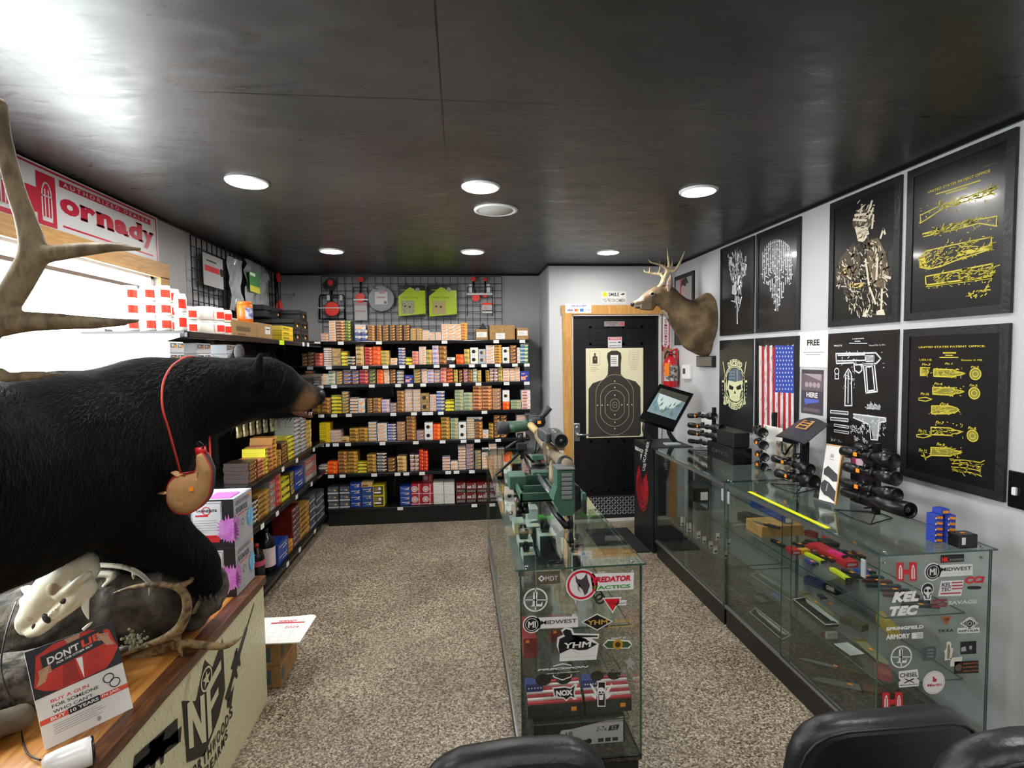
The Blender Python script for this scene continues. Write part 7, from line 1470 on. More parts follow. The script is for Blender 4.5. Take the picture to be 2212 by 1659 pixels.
def d(m):
 scatter(m, W1.pts(105, 990, 175, 955, 240, 1020, 235, 1120, 200, 1170, 205, 1240, 180, 1380, 160, 1380, 140, 1250, 130, 1150, 110, 1080), 150, .035, .007, 0, 3, PI/2)
 m.stroke(W1.pts(168, 960, 172, 1460), .012, M=MW(1)); m.poly(W1.pts(165, 960, 186, 975, 178, 1020, 160, 1050), M=MW(1)); m.poly(W1.pts(205, 1030, 240, 1045, 232, 1110, 205, 1140), M=MW(1)); m.poly(W1.pts(120, 990, 140, 1000, 145, 1060, 120, 1050), M=MW(1)); m.poly(W1.pts(140, 1130, 200, 1120, 200, 1230, 175, 1270, 135, 1250), M=MW(1))
 m.stroke(W1.pts(205, 1270, 185, 1350), .006, M=MW(1)); m.stroke(W1.pts(130, 1300, 195, 1320), .006, M=MW(1))
poster('black framed poster of a white splatter figure, top row, farthest', 3.587, 4.067, ZA0, ZA1, d, ('#dfe2ea',), .02)
def d(m):
 rnd = random.Random(5)
 for i in range(16):
  X = 352+i*13.2; u = (X-452)/105; top = 870+ (1-math.sqrt(max(0, 1-u*u)))*130; bot = 1120+80*math.sqrt(max(0, 1-u*u)) if abs(u) > .45 else 1390-abs(u)*350
  y = top
  while y < bot:
   L_ = rnd.uniform(18, 60)
   if not (1080 < y < 1130 and (.12 < abs(u) < .75)): m.stroke(W1.pts(X, y, X, min(y+L_, bot)), .0085*rnd.uniform(.6, 1.3), M=MW(1))
   if rnd.random() < .75: m.stroke(W1.pts(X, y+L_*.4, X+rnd.choice((-12, 12)), y+L_*.2), .006, M=MW(1))
   y += L_+rnd.uniform(2, 10)
poster('black framed poster of white dripping strokes forming a rounded head shape', 3.075, 3.555, ZA0, ZA1, d, ('#eceef2',), .03)
def d(m):
 body = W1.pts(940, 930, 1060, 900, 1150, 860, 1200, 930, 1225, 1020, 1245, 1130, 1225, 1250, 1215, 1395, 1100, 1400, 940, 1370, 930, 1210, 860, 1190, 880, 1050)
 m.poly(W1.pts(950, 940, 1000, 905, 1040, 1000, 1020, 1120, 960, 1150, 870, 1190, 865, 1080, 900, 990), M=MW(0), c=1); m.poly(W1.pts(1080, 880, 1160, 860, 1215, 960, 1240, 1130, 1200, 1220, 1130, 1200, 1090, 1050), M=MW(0), c=2)
 m.poly(W1.pts(985, 730, 1010, 665, 1060, 650, 1115, 690, 1120, 760, 1085, 800, 1000, 800, 980, 770), M=MW(0), c=1); m.poly(W1.pts(1000, 790, 1085, 770, 1100, 830, 1060, 890, 1020, 880), M=MW(1), c=3)
 for a in ((1000, 700, 1090, 690), (1085, 700, 1120, 600), (1100, 720, 1128, 650), (1040, 680, 1050, 640), (990, 730, 1080, 735), (1130, 700, 1120, 790), (1180, 860, 1200, 795), (1200, 795, 1212, 830), (1075, 1010, 1100, 1200), (1100, 1200, 1145, 1320), (1160, 1000, 1150, 1150), (1215, 1130, 1250, 1140), (1190, 1220, 1185, 1360)): m.stroke(W1.pts(*a), .012, M=MW(2), c=3)
 m.poly(W1.pts(920, 1075, 940, 1070, 945, 1120, 925, 1120), M=MW(1), c=4); m.poly(W1.pts(940, 1060, 1000, 1050, 1025, 1100, 985, 1140, 945, 1120), M=MW(1), c=2); m.poly(W1.pts(960, 1180, 1070, 1170, 1040, 1215, 960, 1205), M=MW(1), c=4); m.poly(W1.pts(1150, 1370, 1200, 1360, 1212, 1400, 1150, 1400), M=MW(1), c=3); m.poly(W1.pts(1050, 1410, 1100, 1320, 1110, 1330, 1080, 1415), M=MW(1), c=3)
 scatter(m, body, 190, .03, .006, 3, 8, -1.2); scatter(m, body, 150, .035, .009, 1, 9); scatter(m, W1.pts(980, 620, 1130, 600, 1125, 800, 980, 800), 40, .02, .005, 3, 10, .4); scatter(m, W1.pts(1000, 790, 1085, 770, 1090, 850, 1020, 880), 20, .02, .004, 5, 4, .3)
poster('framed poster of a helmeted soldier with goggles and rifle in brown tones', 2.335, 2.815, ZA0, ZA1, d, ('#141416', '#4a3f30', '#6b5a44', '#d8cdb6', '#c9b070', '#2a241c'))
GOLD = '#d8c840'
def label_marks(m, Wq, poly, n, seed, c=0, k=2): scatter(m, poly, n, .008, .003, c, seed, k=k)
def d(m):
 wt(m, W1, '1,892,141', 1902, 362, 1988, 333, 0, .03); wt(m, W1, 'UNITED STATES PATENT OFFICE', 1512, 530, 1950, 395, 0, .015); wt(m, W1, 'Patented Dec. 25, 1932', 1485, 508, 1630, 455, 0, .01); m.stroke(W1.pts(1570, 552, 1880, 455), .005, M=MW(1)); m.stroke(W1.pts(1640, 548, 1790, 505), .005, M=MW(1))
 for a in ((1460, 700, 1590, 635, 1790, 570, 1985, 500), (1460, 755, 1560, 690, 1620, 650, 1800, 595, 1990, 540), (1460, 700, 1460, 757)): m.stroke(W1.pts(*a), .0045, M=MW(1))
 scatter(m, W1.pts(1590, 620, 1900, 530, 1985, 495, 1985, 545, 1800, 600, 1600, 660), 60, .02, .004, 0, 3, .3)
 for a in ((1475, 830, 1800, 735, 1850, 730, 1920, 720, 1998, 705), (1480, 850, 1700, 800, 1800, 775, 1870, 755, 1990, 775), (1998, 705, 1992, 775)): m.stroke(W1.pts(*a), .0045, M=MW(1))
 scatter(m, W1.pts(1475, 828, 1800, 735, 1860, 735, 1850, 765, 1700, 800, 1480, 850), 70, .02, .004, 0, 4, .2)
 b3 = W1.pts(1450, 1000, 1500, 950, 1700, 905, 1958, 852, 1960, 935, 1700, 1020, 1600, 1060, 1520, 1078, 1455, 1065); m.poly(W1.pts(1450, 1000, 1490, 985, 1505, 1060, 1455, 1065), M=MW(1)); m.poly(W1.pts(1720, 960, 1958, 905, 1958, 935, 1720, 990), M=MW(1)); m.stroke(b3, .005, M=MW(1), closed=True); scatter(m, b3, 110, .025, .003, 0, 5, .25)
 b4 = W1.pts(1495, 1130, 1965, 1040, 1965, 1140, 1500, 1200); m.stroke(b4, .006, M=MW(1), closed=True); scatter(m, W1.pts(1540, 1130, 1960, 1050, 1960, 1130, 1540, 1185), 90, .028, .003, 0, 6, .12); m.ring(*W1.p(1770, 1115), .02, .026, M=MW(1)); m.stroke(W1.pts(1500, 1192, 1965, 1132), .01, M=MW(1))
 for poly, n, s_ in ((W1.pts(1450, 630, 2000, 470, 2000, 580, 1450, 780), 40, 1), (W1.pts(1450, 800, 2000, 690, 2000, 800, 1450, 860), 40, 2), (W1.pts(1480, 880, 1960, 840, 1960, 960, 1480, 1100), 40, 3), (W1.pts(1500, 1190, 1960, 1130, 1960, 1170, 1500, 1220), 25, 4)): label_marks(m, W1, poly, n, s_)
 scatter(m, W1.pts(1780, 1250, 1930, 1200, 1930, 1270, 1780, 1285), 26, .014, .004, 0, 12, .2)
poster('framed black poster with gold rifle patent drawings, top row, nearest the viewer', 1.818, 2.30, ZA0, ZA1, d, (GOLD,))
def d(m):
 cx_, cz_ = W2.p(155, 430); r1 = abs(W2.p(235, 430)[0]-cx_); kz = 1.42
 a0, a1 = 30*PI/180, 150*PI/180; k_ = (W2.p(155, 285)[1]-cz_)/r1
 for A0, A1 in ((a0, a1), (PI+a0, PI+a1)): m.ring(cx_, cz_, r1*.93, r1*1.0, M=MW(1), k=k_*.98, c=0, a0=A0, a1=A1)
 m.ring(cx_, cz_, r1*.84, r1*.88, M=MW(1), k=k_, c=0)
 for word, sgn in (('DEFEND', 1), ('FREEDOM', -1)):
  n = len(word)
  for i, ch in enumerate(word):
   u = (i+.5)/n-.5; an = (PI/2-u*1.25) if sgn > 0 else (-PI/2+u*1.35); R_ = r1*1.12; m.text(ch, cx_+R_*math.cos(an), cz_+R_*k_*math.sin(an), r1*.2, r1*.24, M=MW(1), c=0, bold=.05, rot=(an-PI/2)*.8 if sgn > 0 else (an+PI/2)*.8)
 m.poly(W2.pts(115, 330, 155, 315, 200, 330, 208, 400, 160, 410, 112, 400), M=MW(1), c=1)
 for i in range(3): m.stroke(W2.pts(160+i*14, 322+i*2, 160+i*14, 405), .006, M=MW(2), c=2 if i % 2 == 0 else 3)
 for i in range(9): m.disc(*W2.p(122+(i % 3)*14, 340+(i//3)*22), .004, M=MW(2), c=3)
 m.poly(W2.pts(110, 400, 160, 412, 208, 400, 214, 450, 198, 490, 190, 540, 155, 562, 122, 540, 116, 492, 104, 450), M=MW(1), c=0)
 for a in ((118, 430, 150, 448, 142, 470, 116, 462), (200, 428, 165, 448, 174, 470, 203, 462), (157, 470, 166, 495, 150, 495)): m.poly(W2.pts(*a), M=MW(2), c=4)
 for i in range(4): m.stroke(W2.pts(138+i*12, 512, 138+i*12, 530), .002, M=MW(2), c=4)
 for s in (-1, 1):
  q_ = lambda X, Y: W2.p(155+s*X, Y)
  m.stroke([q_(82, 270), q_(70, 350), q_(62, 430), q_(66, 560)], .010, M=MW(1), c=0); m.poly([q_(72, 360), q_(60, 350), q_(50, 470), q_(72, 480)], M=MW(1), c=0); m.poly([q_(90, 400), q_(60, 400), q_(60, 415), q_(90, 415)], M=MW(1), c=0)
  m.poly([q_(66, 470), q_(80, 570), q_(60, 575), q_(50, 490)], M=MW(1), c=0)
  for i in range(4): m.disc(*q_(88-i*3, 440+i*27), .0045, M=MW(1), c=0)
poster('framed poster with skull, two rifles and curved pale lettering, bottom row, farthest', 3.59, 4.075, ZB0, ZB1, d, ('#dcdcae', '#4a6478', '#a84a44', '#d8d8d0', '#121316'), .0)
def d(m):
 top, bot = 150, 760; xs = [328+i*(575-328)/13 for i in range(14)]
 rnd = random.Random(3)
 for i in range(13):
  m.poly(W2.pts(xs[i], 165+rnd.uniform(-18, 10), xs[i+1], 160+rnd.uniform(-18, 10), xs[i+1], 745+i*4, xs[i], 740+i*4), M=MW(0), c=0 if i % 2 == 0 else 1)
 m.poly(W2.pts(443, 150, 575, 155, 578, 492, 440, 484), M=MW(1), c=2)
 for i in range(6):
  for j in range(11):
   if (i+j) % 2 == 0 or True:
    x, z = W2.p(455+i*21+(j % 2)*6, 172+j*29); m.poly([(x+(.009 if q % 2 == 0 else .004)*math.sin(q*PI/5), z+(.009 if q % 2 == 0 else .004)*math.cos(q*PI/5)) for q in range(10)], M=MW(2), c=0)
 scatter(m, W2.pts(335, 160, 440, 160, 440, 760, 335, 740), 60, .04, .004, 3, 5, PI/2, 2, .3); scatter(m, W2.pts(440, 480, 575, 490, 575, 780, 440, 760), 40, .03, .003, 3, 6, PI/2, 2, .3)
poster('framed poster of a worn stars and stripes flag hung vertically, bottom row', 3.075, 3.555, ZB0, ZB1, d, ('#d9d6d6', '#b0202c', '#2a46a8', '#7a7478'), .02)
def d(m):
 wt(m, W2, 'J. M. BROWNING.', 992, 112, 1078, 98, 0, .02); wt(m, W2, '984,519.', 862, 162, 922, 146, 0, .02); wt(m, W2, 'Patented Feb. 14, 1911.', 1112, 158, 1228, 142, 0, .01); m.stroke(W2.pts(972, 137, 1098, 137), .004, M=MW(1)); m.stroke(W2.pts(1010, 122, 1050, 122), .004, M=MW(1))
 for a, cl in (((876, 210, 1160, 205, 1195, 245, 1165, 280, 1015, 290, 1000, 275, 880, 280), True), ((890, 222, 1080, 218), False), ((890, 262, 1080, 258), False), ((1085, 228, 1145, 228, 1145, 262, 1088, 264), True), ((1072, 290, 1150, 285, 1170, 480, 1090, 490), True), ((1090, 305, 1135, 300, 1152, 470, 1102, 476), True), ((1005, 290, 1010, 330, 1040, 348, 1060, 330, 1062, 295), False)):
  m.stroke(W2.pts(*a), .0075, M=MW(1), closed=cl)
 m.poly(W2.pts(1090, 230, 1145, 230, 1145, 258, 1092, 262), M=MW(1), c=1)
 m.stroke(W2.pts(940, 580, 945, 350, 965, 318, 985, 350, 990, 580), .007, M=MW(1), closed=True); m.stroke(W2.pts(965, 340, 962, 560), .012, M=MW(1), c=1); m.ring(*W2.p(882, 335), .014, .019, M=MW(1)); m.stroke(W2.pts(870, 350, 870, 390, 895, 390, 895, 350), .005, M=MW(1))
 for Y in (630, 680): m.stroke(W2.pts(838, Y-16, 962, Y-6, 962, Y+14, 838, Y+2), .005, M=MW(1), closed=True); m.stroke(W2.pts(850, Y, 950, Y+6), .007, M=MW(1), c=1)
 for Y in (725, 765): m.stroke(W2.pts(865, Y-14, 968, Y+2, 965, Y+16, 865, Y), .005, M=MW(1), closed=True)
 m.poly(W2.pts(1000, 640, 1100, 645, 1230, 668, 1230, 695, 1200, 695, 1170, 820, 1140, 825, 1120, 710, 1060, 695, 1000, 665), M=MW(0), c=1); m.stroke(W2.pts(1000, 640, 1230, 668, 1232, 692, 1180, 700, 1172, 825, 1125, 820, 1115, 715, 1000, 665), .006, M=MW(1))
 m.poly(W2.pts(1098, 570, 1195, 580, 1190, 612, 1100, 600), M=MW(1), c=1)
 for poly, n, s_ in ((W2.pts(985, 720, 1080, 730, 1080, 790, 985, 780), 46, 1), (W2.pts(860, 200, 1215, 195, 1215, 330, 860, 300), 50, 2), (W2.pts(930, 340, 1010, 340, 1010, 460, 930, 460), 26, 3), (W2.pts(1095, 565, 1200, 575, 1200, 615, 1095, 605), 26, 4), (W2.pts(1010, 640, 1235, 670, 1230, 800, 1100, 800), 60, 5), (W2.pts(1000, 800, 1040, 805, 1040, 840, 1000, 835), 16, 6), (W2.pts(1070, 810, 1100, 815, 1100, 850, 1070, 845), 16, 7), (W2.pts(840, 820, 910, 830, 910, 840, 840, 832), 16, 8)): scatter(m, poly, n, .012, .0032, 0, s_, k=2)
poster('framed black poster with white pistol patent drawings, bottom row', 2.335, 2.815, ZB0, ZB1, d, ('#e8eaec', '#9aa0a2'), .0)
def d(m):
 wt(m, W2, 'UNITED STATES PATENT OFFICE.', 1465, 172, 1940, 148, 0, .02); wt(m, W2, '1,353,110.', 1470, 262, 1560, 248, 0, .02); wt(m, W2, 'December 14, 1920.', 1768, 264, 1920, 250, 0, .01); m.stroke(W2.pts(1615, 237, 1745, 237), .004, M=MW(1)); m.stroke(W2.pts(1640, 205, 1728, 205), .006, M=MW(1)); m.stroke(W2.pts(1655, 222, 1706, 222), .004, M=MW(1))
 def cart(X0, Y, X1, h, neck=.62, fill=1, tip=True):
  L_ = X1-X0; sl = .045*L_*.3
  pts = (X0, Y-h, X0+L_*neck, Y-h+6, X0+L_*(neck+.1), Y-h*.45+6, X0+L_*.82, Y-h*.45+8, X1, Y+6, X0+L_*.82, Y+h*.5+6, X0+L_*(neck+.1), Y+h*.5+6, X0+L_*neck, Y+h+6, X0, Y+h) if tip else (X0, Y-h, X0+L_*.65, Y-h, X0+L_*.9, Y-h*.5, X1, Y, X0+L_*.9, Y+h*.5, X0+L_*.65, Y+h, X0, Y+h)
  if fill: m.poly(W2.pts(*pts), M=MW(0), c=1)
  m.stroke(W2.pts(*pts), .005, M=MW(1), closed=True); scatter(m, W2.pts(X0, Y-h, X0+L_*.7, Y-h, X0+L_*.7, Y+h, X0, Y+h), 26, .02, .0028, 0, int(X0+Y), 0, 2, .2)
 cart(1572, 345, 1795, 26); cart(1565, 474, 1790, 25); cart(1558, 610, 1752, 28, tip=False); cart(1553, 760, 1775, 26, fill=0); cart(1552, 905, 1775, 28)
 cart(1478, 338, 1535, 28, tip=False); 
 for X, Y in ((1868, 355), (1860, 492), (1848, 795)): x, z = W2.p(X, Y); m.disc(x, z, .022, M=MW(0), c=1); m.ring(x, z, .021, .025, M=MW(1)); m.ring(x, z, .010, .013, M=MW(1))
 for X0, Y, X1 in ((1465, 535, 1560), (1450, 795, 1555)): m.stroke(W2.pts(X0, Y-8, X0+50, Y-14, X1, Y, X0+50, Y+14, X0, Y+6), .004, M=MW(1), closed=True)
 m.stroke(W2.pts(1485, 935, 1520, 950, 1550, 935), .006, M=MW(1)); m.stroke(W2.pts(1500, 920, 1515, 965), .006, M=MW(1))
 for t, X, Y in (('Fig.3', 1487, 290), ('Fig.1.', 1650, 285), ('Fig.2.', 1835, 308), ('Fig.4.', 1575, 428), ('Fig.5.', 1825, 440), ('Fig.10.', 1478, 500), ('Fig.6.', 1620, 572), ('Fig.7', 1585, 705), ('Fig.8.', 1815, 745), ('Fig.11.', 1462, 765), ('Fig.9.', 1592, 862), ('Fig.12.', 1465, 905)): wt(m, W2, t, X, Y+8, X+62, Y-10, 0, .02, 1, .25)
 for poly, n, s_ in ((W2.pts(1570, 305, 1800, 305, 1800, 400, 1570, 400), 22, 1), (W2.pts(1560, 440, 1790, 440, 1790, 520, 1560, 520), 22, 2), (W2.pts(1530, 570, 1760, 580, 1760, 650, 1530, 640), 16, 3), (W2.pts(1540, 690, 1780, 700, 1780, 820, 1540, 790), 24, 4), (W2.pts(1540, 850, 1780, 880, 1780, 970, 1540, 940), 22, 5), (W2.pts(1460, 310, 1560, 310, 1560, 390, 1460, 390), 12, 6)): scatter(m, poly, n, .008, .003, 0, s_, k=2)
 for i in range(4): a, b_ = W2.p(1690+i*12, 965+i*26), W2.p(1905, 985+i*30); m.stroke([a, ((a[0]+b_[0])/2, (a[1]+b_[1])/2+.004), b_], .004, M=MW(1)); scatter(m, W2.pts(1690, 955, 1900, 985, 1905, 1080, 1700, 1050), 14, .02, .003, 0, 30+i, .2)
poster('framed black poster with gold cartridge patent drawings, bottom row, nearest', 1.818, 2.30, ZB0+.0-.016, ZB1-.003, d, (GOLD, '#8a8430'))
def flatsign(nm, label, cat, M, w, h, draw, mats, th=.003, grp=None):
 m = MB(M); m.box(0, w, 0, h, -th, 0); draw(m); m.k = m.k; o = m.build(nm, mats); return tag(o, label, cat, grp)
def d(m): m.text('FREE', .135, .145, .11, .035, z=.0008, c=1, bold=.03); m.rect(.04, .085, .23, .09, z=.0008, c=2); m.rect(.07, .072, .2, .077, z=.0008, c=2)
flatsign('free_notice', 'white notice with bold lettering taped between poster columns', 'notice', frame((XR-.003, 3.072, 1.515), (0, -1, 0), (0, 0, 1)), .26, .212, d, [WHT, mat('print_black', '#1a1a1c', .35), mat('print_grey', '#a8a6a8', .5)])
def d(m):
 m.rect(.0, .0, .197, .265, z=.0006, c=1); m.rect(.0, .14, .197, .24, z=.001, c=2); m.text('HERE', .1, .115, .1, .03, z=.0014, c=0, bold=.03); m.poly([(.03, .09), (.04, .05), (.06, .06), (.16, .075), (.16, .09)], z=.0014, c=3)
 for i in range(4): m.disc(.05+i*.035, .175, .016, z=.0014, c=4)
 m.poly([(.02, .24), (.18, .2), (.18, .24)], z=.0016, c=4); m.rect(.02, .015, .17, .035, z=.0014, c=2)
flatsign('hanging_flyer', 'purple-grey flyer below the white notice, between the flag and pistol posters', 'flyer', frame((XR-.003, 3.04, 1.235), (0, -1, 0), (0, 0, 1)), .197, .265, d, [WHT, mat('flyer_purple', '#4a4250', .4), mat('flyer_mauve', '#6e6068', .4), mat('flyer_blue', '#5a6ac0', .4), mat('flyer_pale', '#a89aa0', .5)])
t_ = thing('switch_plate', 'black wall plate with a white switch at the right edge of view', 'switch', (XR, 1.76, 1.0)); part(MB().box(XR-.008, XR, 1.66, 1.80, 1.005, 1.145, bev=.003), 'plate', BLKG, t_); part(MB().box(XR-.018, XR-.007, 1.763, 1.779, 1.055, 1.085, bev=.003), 'toggle', WHT, t_)
t_ = thing('thermostat', 'small white thermostat on the wall near the fire extinguisher', 'thermostat', (XR, 4.66, 1.36)); part(MB().box(XR-.028, XR, 4.58, 4.745, 1.375, 1.50, bev=.006), 'housing', mat('thermo_white', '#eceae8', .4), t_); part(MB().box(XR-.0295, XR-.0275, 4.66, 4.715, 1.42, 1.47), 'display', mat('thermo_display', '#4a5450', .2), t_)
t_ = thing('name_plaque', 'small grey plaque with black edge on the wall under the deer', 'plaque', (XR, 4.27, 1.49)); part(MB().box(XR-.03, XR, 4.13, 4.43, 1.492, 1.585), 'block', BLK, t_); part(MB().box(XR-.032, XR-.0305, 4.15, 4.42, 1.5, 1.577), 'face', mat('plaque_grey', '#7a746c', .5), t_)
t_ = thing('portrait_poster', 'dark framed portrait print partly hidden behind the deer head', 'poster', (XR, 4.75, 1.69))
part(MB().box(XR-.015, XR, 4.53, 4.975-.03, 1.69, 2.34), 'frame', pfr, t_); m = MB(); M = frame((XR-.0165, 4.93, 1.72), (0, -1, 0), (0, 0, 1))
m.rect(.02, .28, .37, .58, M=M, c=0); m.rect(.12, .3, .15, .58, z=.001, M=M, c=1); m.disc(.22, .46, .05, z=.0015, M=M, c=2, ry=.075); m.poly([(.14, .5), (.16, .57), (.26, .58), (.31, .52), (.27, .53), (.24, .5), (.18, .52)], z=.002, M=M, c=3); m.poly([(.1, .3), (.15, .38), (.3, .38), (.36, .28)], z=.0016, M=M, c=3); m.text('KEY', .27, .31, .17, .06, z=.003, M=M, c=0, bold=.03); m.rect(.05, .05, .2, .16, z=.001, M=M, c=4)
part(m, 'print', [mat('portrait_pale', '#8f9090', .5), RED, mat('portrait_skin', '#9a8a84', .5), BLK, mat('portrait_dark', '#4a4a4c', .5)], t_)
DY = 4.3
def D(X, Y, dy=0): return PY(1360+X/4.877, 520+Y/4.877, DY+dy)
m = MB()
chain(m, [D(45, 668), D(110, 655), D(200, 605), D(300, 580), D(390, 590), D(440, 640)], [.026, .036, .058, .086, .092, .095], n=20)
chain(m, [D(410, 620), D(500, 720), D(600, 800), D(700, 850), D(790, 860)], [.095, .115, .16, .2, .21], n=26)
chain(m, [D(640, 800), D(800, 800), D(900, 800)], [.12, .2, .19], n=24); chain(m, [D(700, 1000), D(800, 1080), D(850, 1100)], [.14, .12, .1], n=20)
chain(m, [D(60, 692), D(130, 700), D(220, 690)], [.014, .024, .04])
for s in (-1, 1):
 a, b_, c_ = D(410, 530, s*.07), D(425, 450, s*.10), D(435, 365, s*.11)
 for k in range(7): t = k/6; p = a.lerp(c_, t); ball(m, p, (.032*math.sin(PI*(.2+.75*t)), .018, .03), 12)
deer = fuse(m, .0125, 6, .003, 14)
for i, v in enumerate(deer.v):
 if v.x > XR-.006: deer.v[i] = V((XR-.006, v.y, v.z))
eyeD = D(238, 560, -.066); nz = D(30, 670)
dmat, nt, b, N, L = nodes('deer_hide'); tc = N('TexCoord'); n1 = N('TexNoise', Scale=9.0, Detail=7.0); L(tc.outputs['Object'], n1.inputs['Vector']); r_ = ramp(N, [(.35, '#54412e'), (.5, '#6f5940'), (.66, '#8a7353')]); L(n1.outputs['Fac'], r_.inputs[0]); L(r_.outputs[0], b.inputs['Base Color']); b.inputs['Roughness'].default_value = .8
whd = mat('deer_white', '#cfc6b8', .85, noisy=(30, '#b8aa94', .2)); brd = mat('deer_face_brown', '#7c6854', .8, noisy=(20, '#96806a', .2))
def dk_(c):
 if c.x < D(120, 0).x and c.z < D(0, 690).z+.01: return 1
 if abs(c.x-D(95, 0).x) < .03 and c.z > D(0, 640).z and c.z < D(0, 600).z: return 1
 if (c-D(330, 800)).length < .06: return 1
 if c.x < D(210, 0).x: return 2
 return 0
colour_faces(deer, dk_)
dr = deer.build('mounted_deer', [dmat, whd, brd]); tag(dr, 'mounted antlered deer head with branched antlers on the right wall, facing left', 'deer head')
part(fur(deer, 26000, .016, .0016, lambda p: V((.8, 0, -.45)), lambda p: p.x > D(80, 0).x and p.x < XR-.012, 6, lift=.08), 'fur', dmat, dr)
m = MB(); ball(m, nz, (.016, .024, .02), 14); part(m, 'nose', mat('deer_nose', '#2e2220', .3), dr)
for s in (-1, 1): m = MB(); ball(m, D(238, 560, s*.078), (.016, .012, .013), 14); part(m, 'eye', mat('glass_eye', '#1a0f08', .05), dr)
m = MB(); ball(m, D(238, 560, -.073), (.024, .012, .02), 14); part(m, 'eye_ring', whd, dr)
m = MB(); ball(m, D(85, 705, -.01), (.02, .022, .009), 12); part(m, 'mouth', mat('deer_mouth', '#4a2420', .4), dr)
m = MB(); 
for k in range(6): t = k/5; p = D(412, 510, -.092).lerp(D(432, 385, -.124), t); ball(m, p, (.024*math.sin(PI*(.2+.7*t)), .008, .022), 12)
part(m, 'inner_ear', mat('ear_pink', '#b89a88', .8, noisy=(30, '#cdb6a6', .2)), dr)
antm = antmat('whitetail_antler', '#b39a74', '#dccaa6', (14, 14, 5))
def A_branch(m, s, mirror=0):
 o = s
 chain(m, [D(320, 480, o*.035), D(365, 420, o*.06), D(385, 350, o*.09)], [.017, .015, .014], n=10)
br = [([D(310, 490, -.03), D(360, 430, -.05), D(385, 350, -.08), D(430, 320, -.1), D(480, 310, -.12), D(530, 230, -.14), D(572, 130, -.15), D(583, 92, -.15)], [.018, .016, .015, .014, .013, .010, .006, .002]),
 ([D(395, 330, -.09), D(415, 260, -.1), D(405, 150, -.11), D(392, 50, -.11)], [.013, .012, .008, .002]),
 ([D(400, 300, -.1), D(330, 255, -.1), D(230, 228, -.1), D(188, 188, -.1)], [.012, .010, .008, .002]),
 ([D(440, 310, -.1), D(448, 250, -.1), D(448, 185, -.1)], [.009, .007, .002]),
 ([D(320, 480, .03), D(350, 400, .06), D(330, 360, .09), D(250, 345, .11), D(165, 328, .12), D(152, 295, .12)], [.016, .014, .013, .011, .008, .002]),
 ([D(300, 345, .1), D(322, 290, .11), D(312, 195, .11)], [.009, .007, .002]), ([D(212, 335, .11), D(213, 262, .11)], [.008, .002]), ([D(330, 350, .09), D(380, 320, .1), D(370, 240, .11)], [.011, .009, .003])]
part(antler('c', '', br, 0, 0, .006, 0), 'antlers', antm, dr)
def bd(nm, label, cat, x0, x1, z0, z1, y, draw, mats, th=.003, grp=None): return flatsign(nm, label, cat, frame((x0, y, z0), (1, 0, 0), (0, 0, 1)), x1-x0, z1-z0, draw, mats, th, grp)
DYF = YD+.0125
prb = mat('print_black', '#1a1a1c', .35)
def d(m):
 w, h = .563, .862; gx = lambda X: (X-285)/305*w; gy = lambda Y: h-(Y-615)/478*h
 sil = [(296, 1088), (298, 830), (320, 800), (380, 780), (400, 755), (403, 700), (396, 660), (400, 640), (420, 628), (450, 628), (470, 640), (474, 665), (470, 700), (470, 755), (490, 775), (550, 795), (575, 825), (578, 1075), (570, 1088)]
 m.poly([(gx(a), gy(b_)) for a, b_ in sil], z=.0008, c=1)
 cx_, cy_ = gx(437), gy(918)
 for k in range(5):
  r_ = (.022, .045, .10, .147, .195)[k]; ky = (1.2, 1.3, 1.42, 1.42, 1.5)[k]; n = 40
  m.stroke([(cx_+r_*max(-.86, min(.86, math.cos(2*PI*i/n)))*1.1, cy_+r_*ky*math.sin(2*PI*i/n)) for i in range(n)], .0022, z=.0014, c=0, closed=True)
 for k, r_ in enumerate((.07, .125, .17)):
  for dx, dy in ((1, 0), (-1, 0), (0, 1.35), (0, -1.35)): m.disc(cx_+dx*r_, cy_+dy*r_, .006, z=.0016, c=0)
 m.disc(cx_, cy_, .004, z=.0016, c=0)
 m.rect(gx(415), gy(712), gx(456), gy(652), z=.002, c=2)
 for i in range(4): m.rect(gx(420), gy(668+i*10), gx(448), gy(665+i*10), z=.0026, c=3)
 m.stroke([(gx(305), gy(705)), (gx(358), gy(705)), (gx(358), gy(630)), (gx(305), gy(630))], .0015, z=.001, c=3, closed=True); m.poly([(gx(320), gy(695)), (gx(320), gy(660)), (gx(328), gy(655)), (gx(328), gy(640)), (gx(336), gy(640)), (gx(336), gy(655)), (gx(345), gy(660)), (gx(345), gy(695))], z=.0014, c=1); m.text('5', gx(333), gy(670), .012, .018, z=.002, c=0)
 for i in range(9): m.rect(gx(512), gy(632+i*9), gx(566), gy(631+i*9), z=.001, c=4)
 for i in range(3): m.rect(gx(512+i*26), gy(704), gx(513+i*26), gy(632), z=.001, c=4)
 for i in range(3): m.rect(gx(310), gy(718+i*9), gx(340+12*(i % 2)), gy(716+i*9), z=.001, c=4); m.rect(gx(520), gy(712+i*10), gx(556), gy(710+i*10), z=.001, c=4)
bd('paper_target', 'cream paper silhouette target taped to the black door', 'target', 1.199, 1.762, .806, 1.668, DYF, d, [mat('cream_paper', '#e6dfbc', .6), mat('target_ink', '#38322c', .55), WHT, mat('target_line', '#6a665a', .5), mat('target_grey', '#a8a48c', .6)])
def d(m): m.text('Employees', .08, .033, .11, .014, z=.0008, c=1, bold=.03); m.text('Only', .08, .014, .05, .013, z=.0008, c=1, bold=.03); m.disc(.175, .024, .015, z=.0008, c=2); m.rect(.163, .022, .187, .026, z=.0012, c=0)
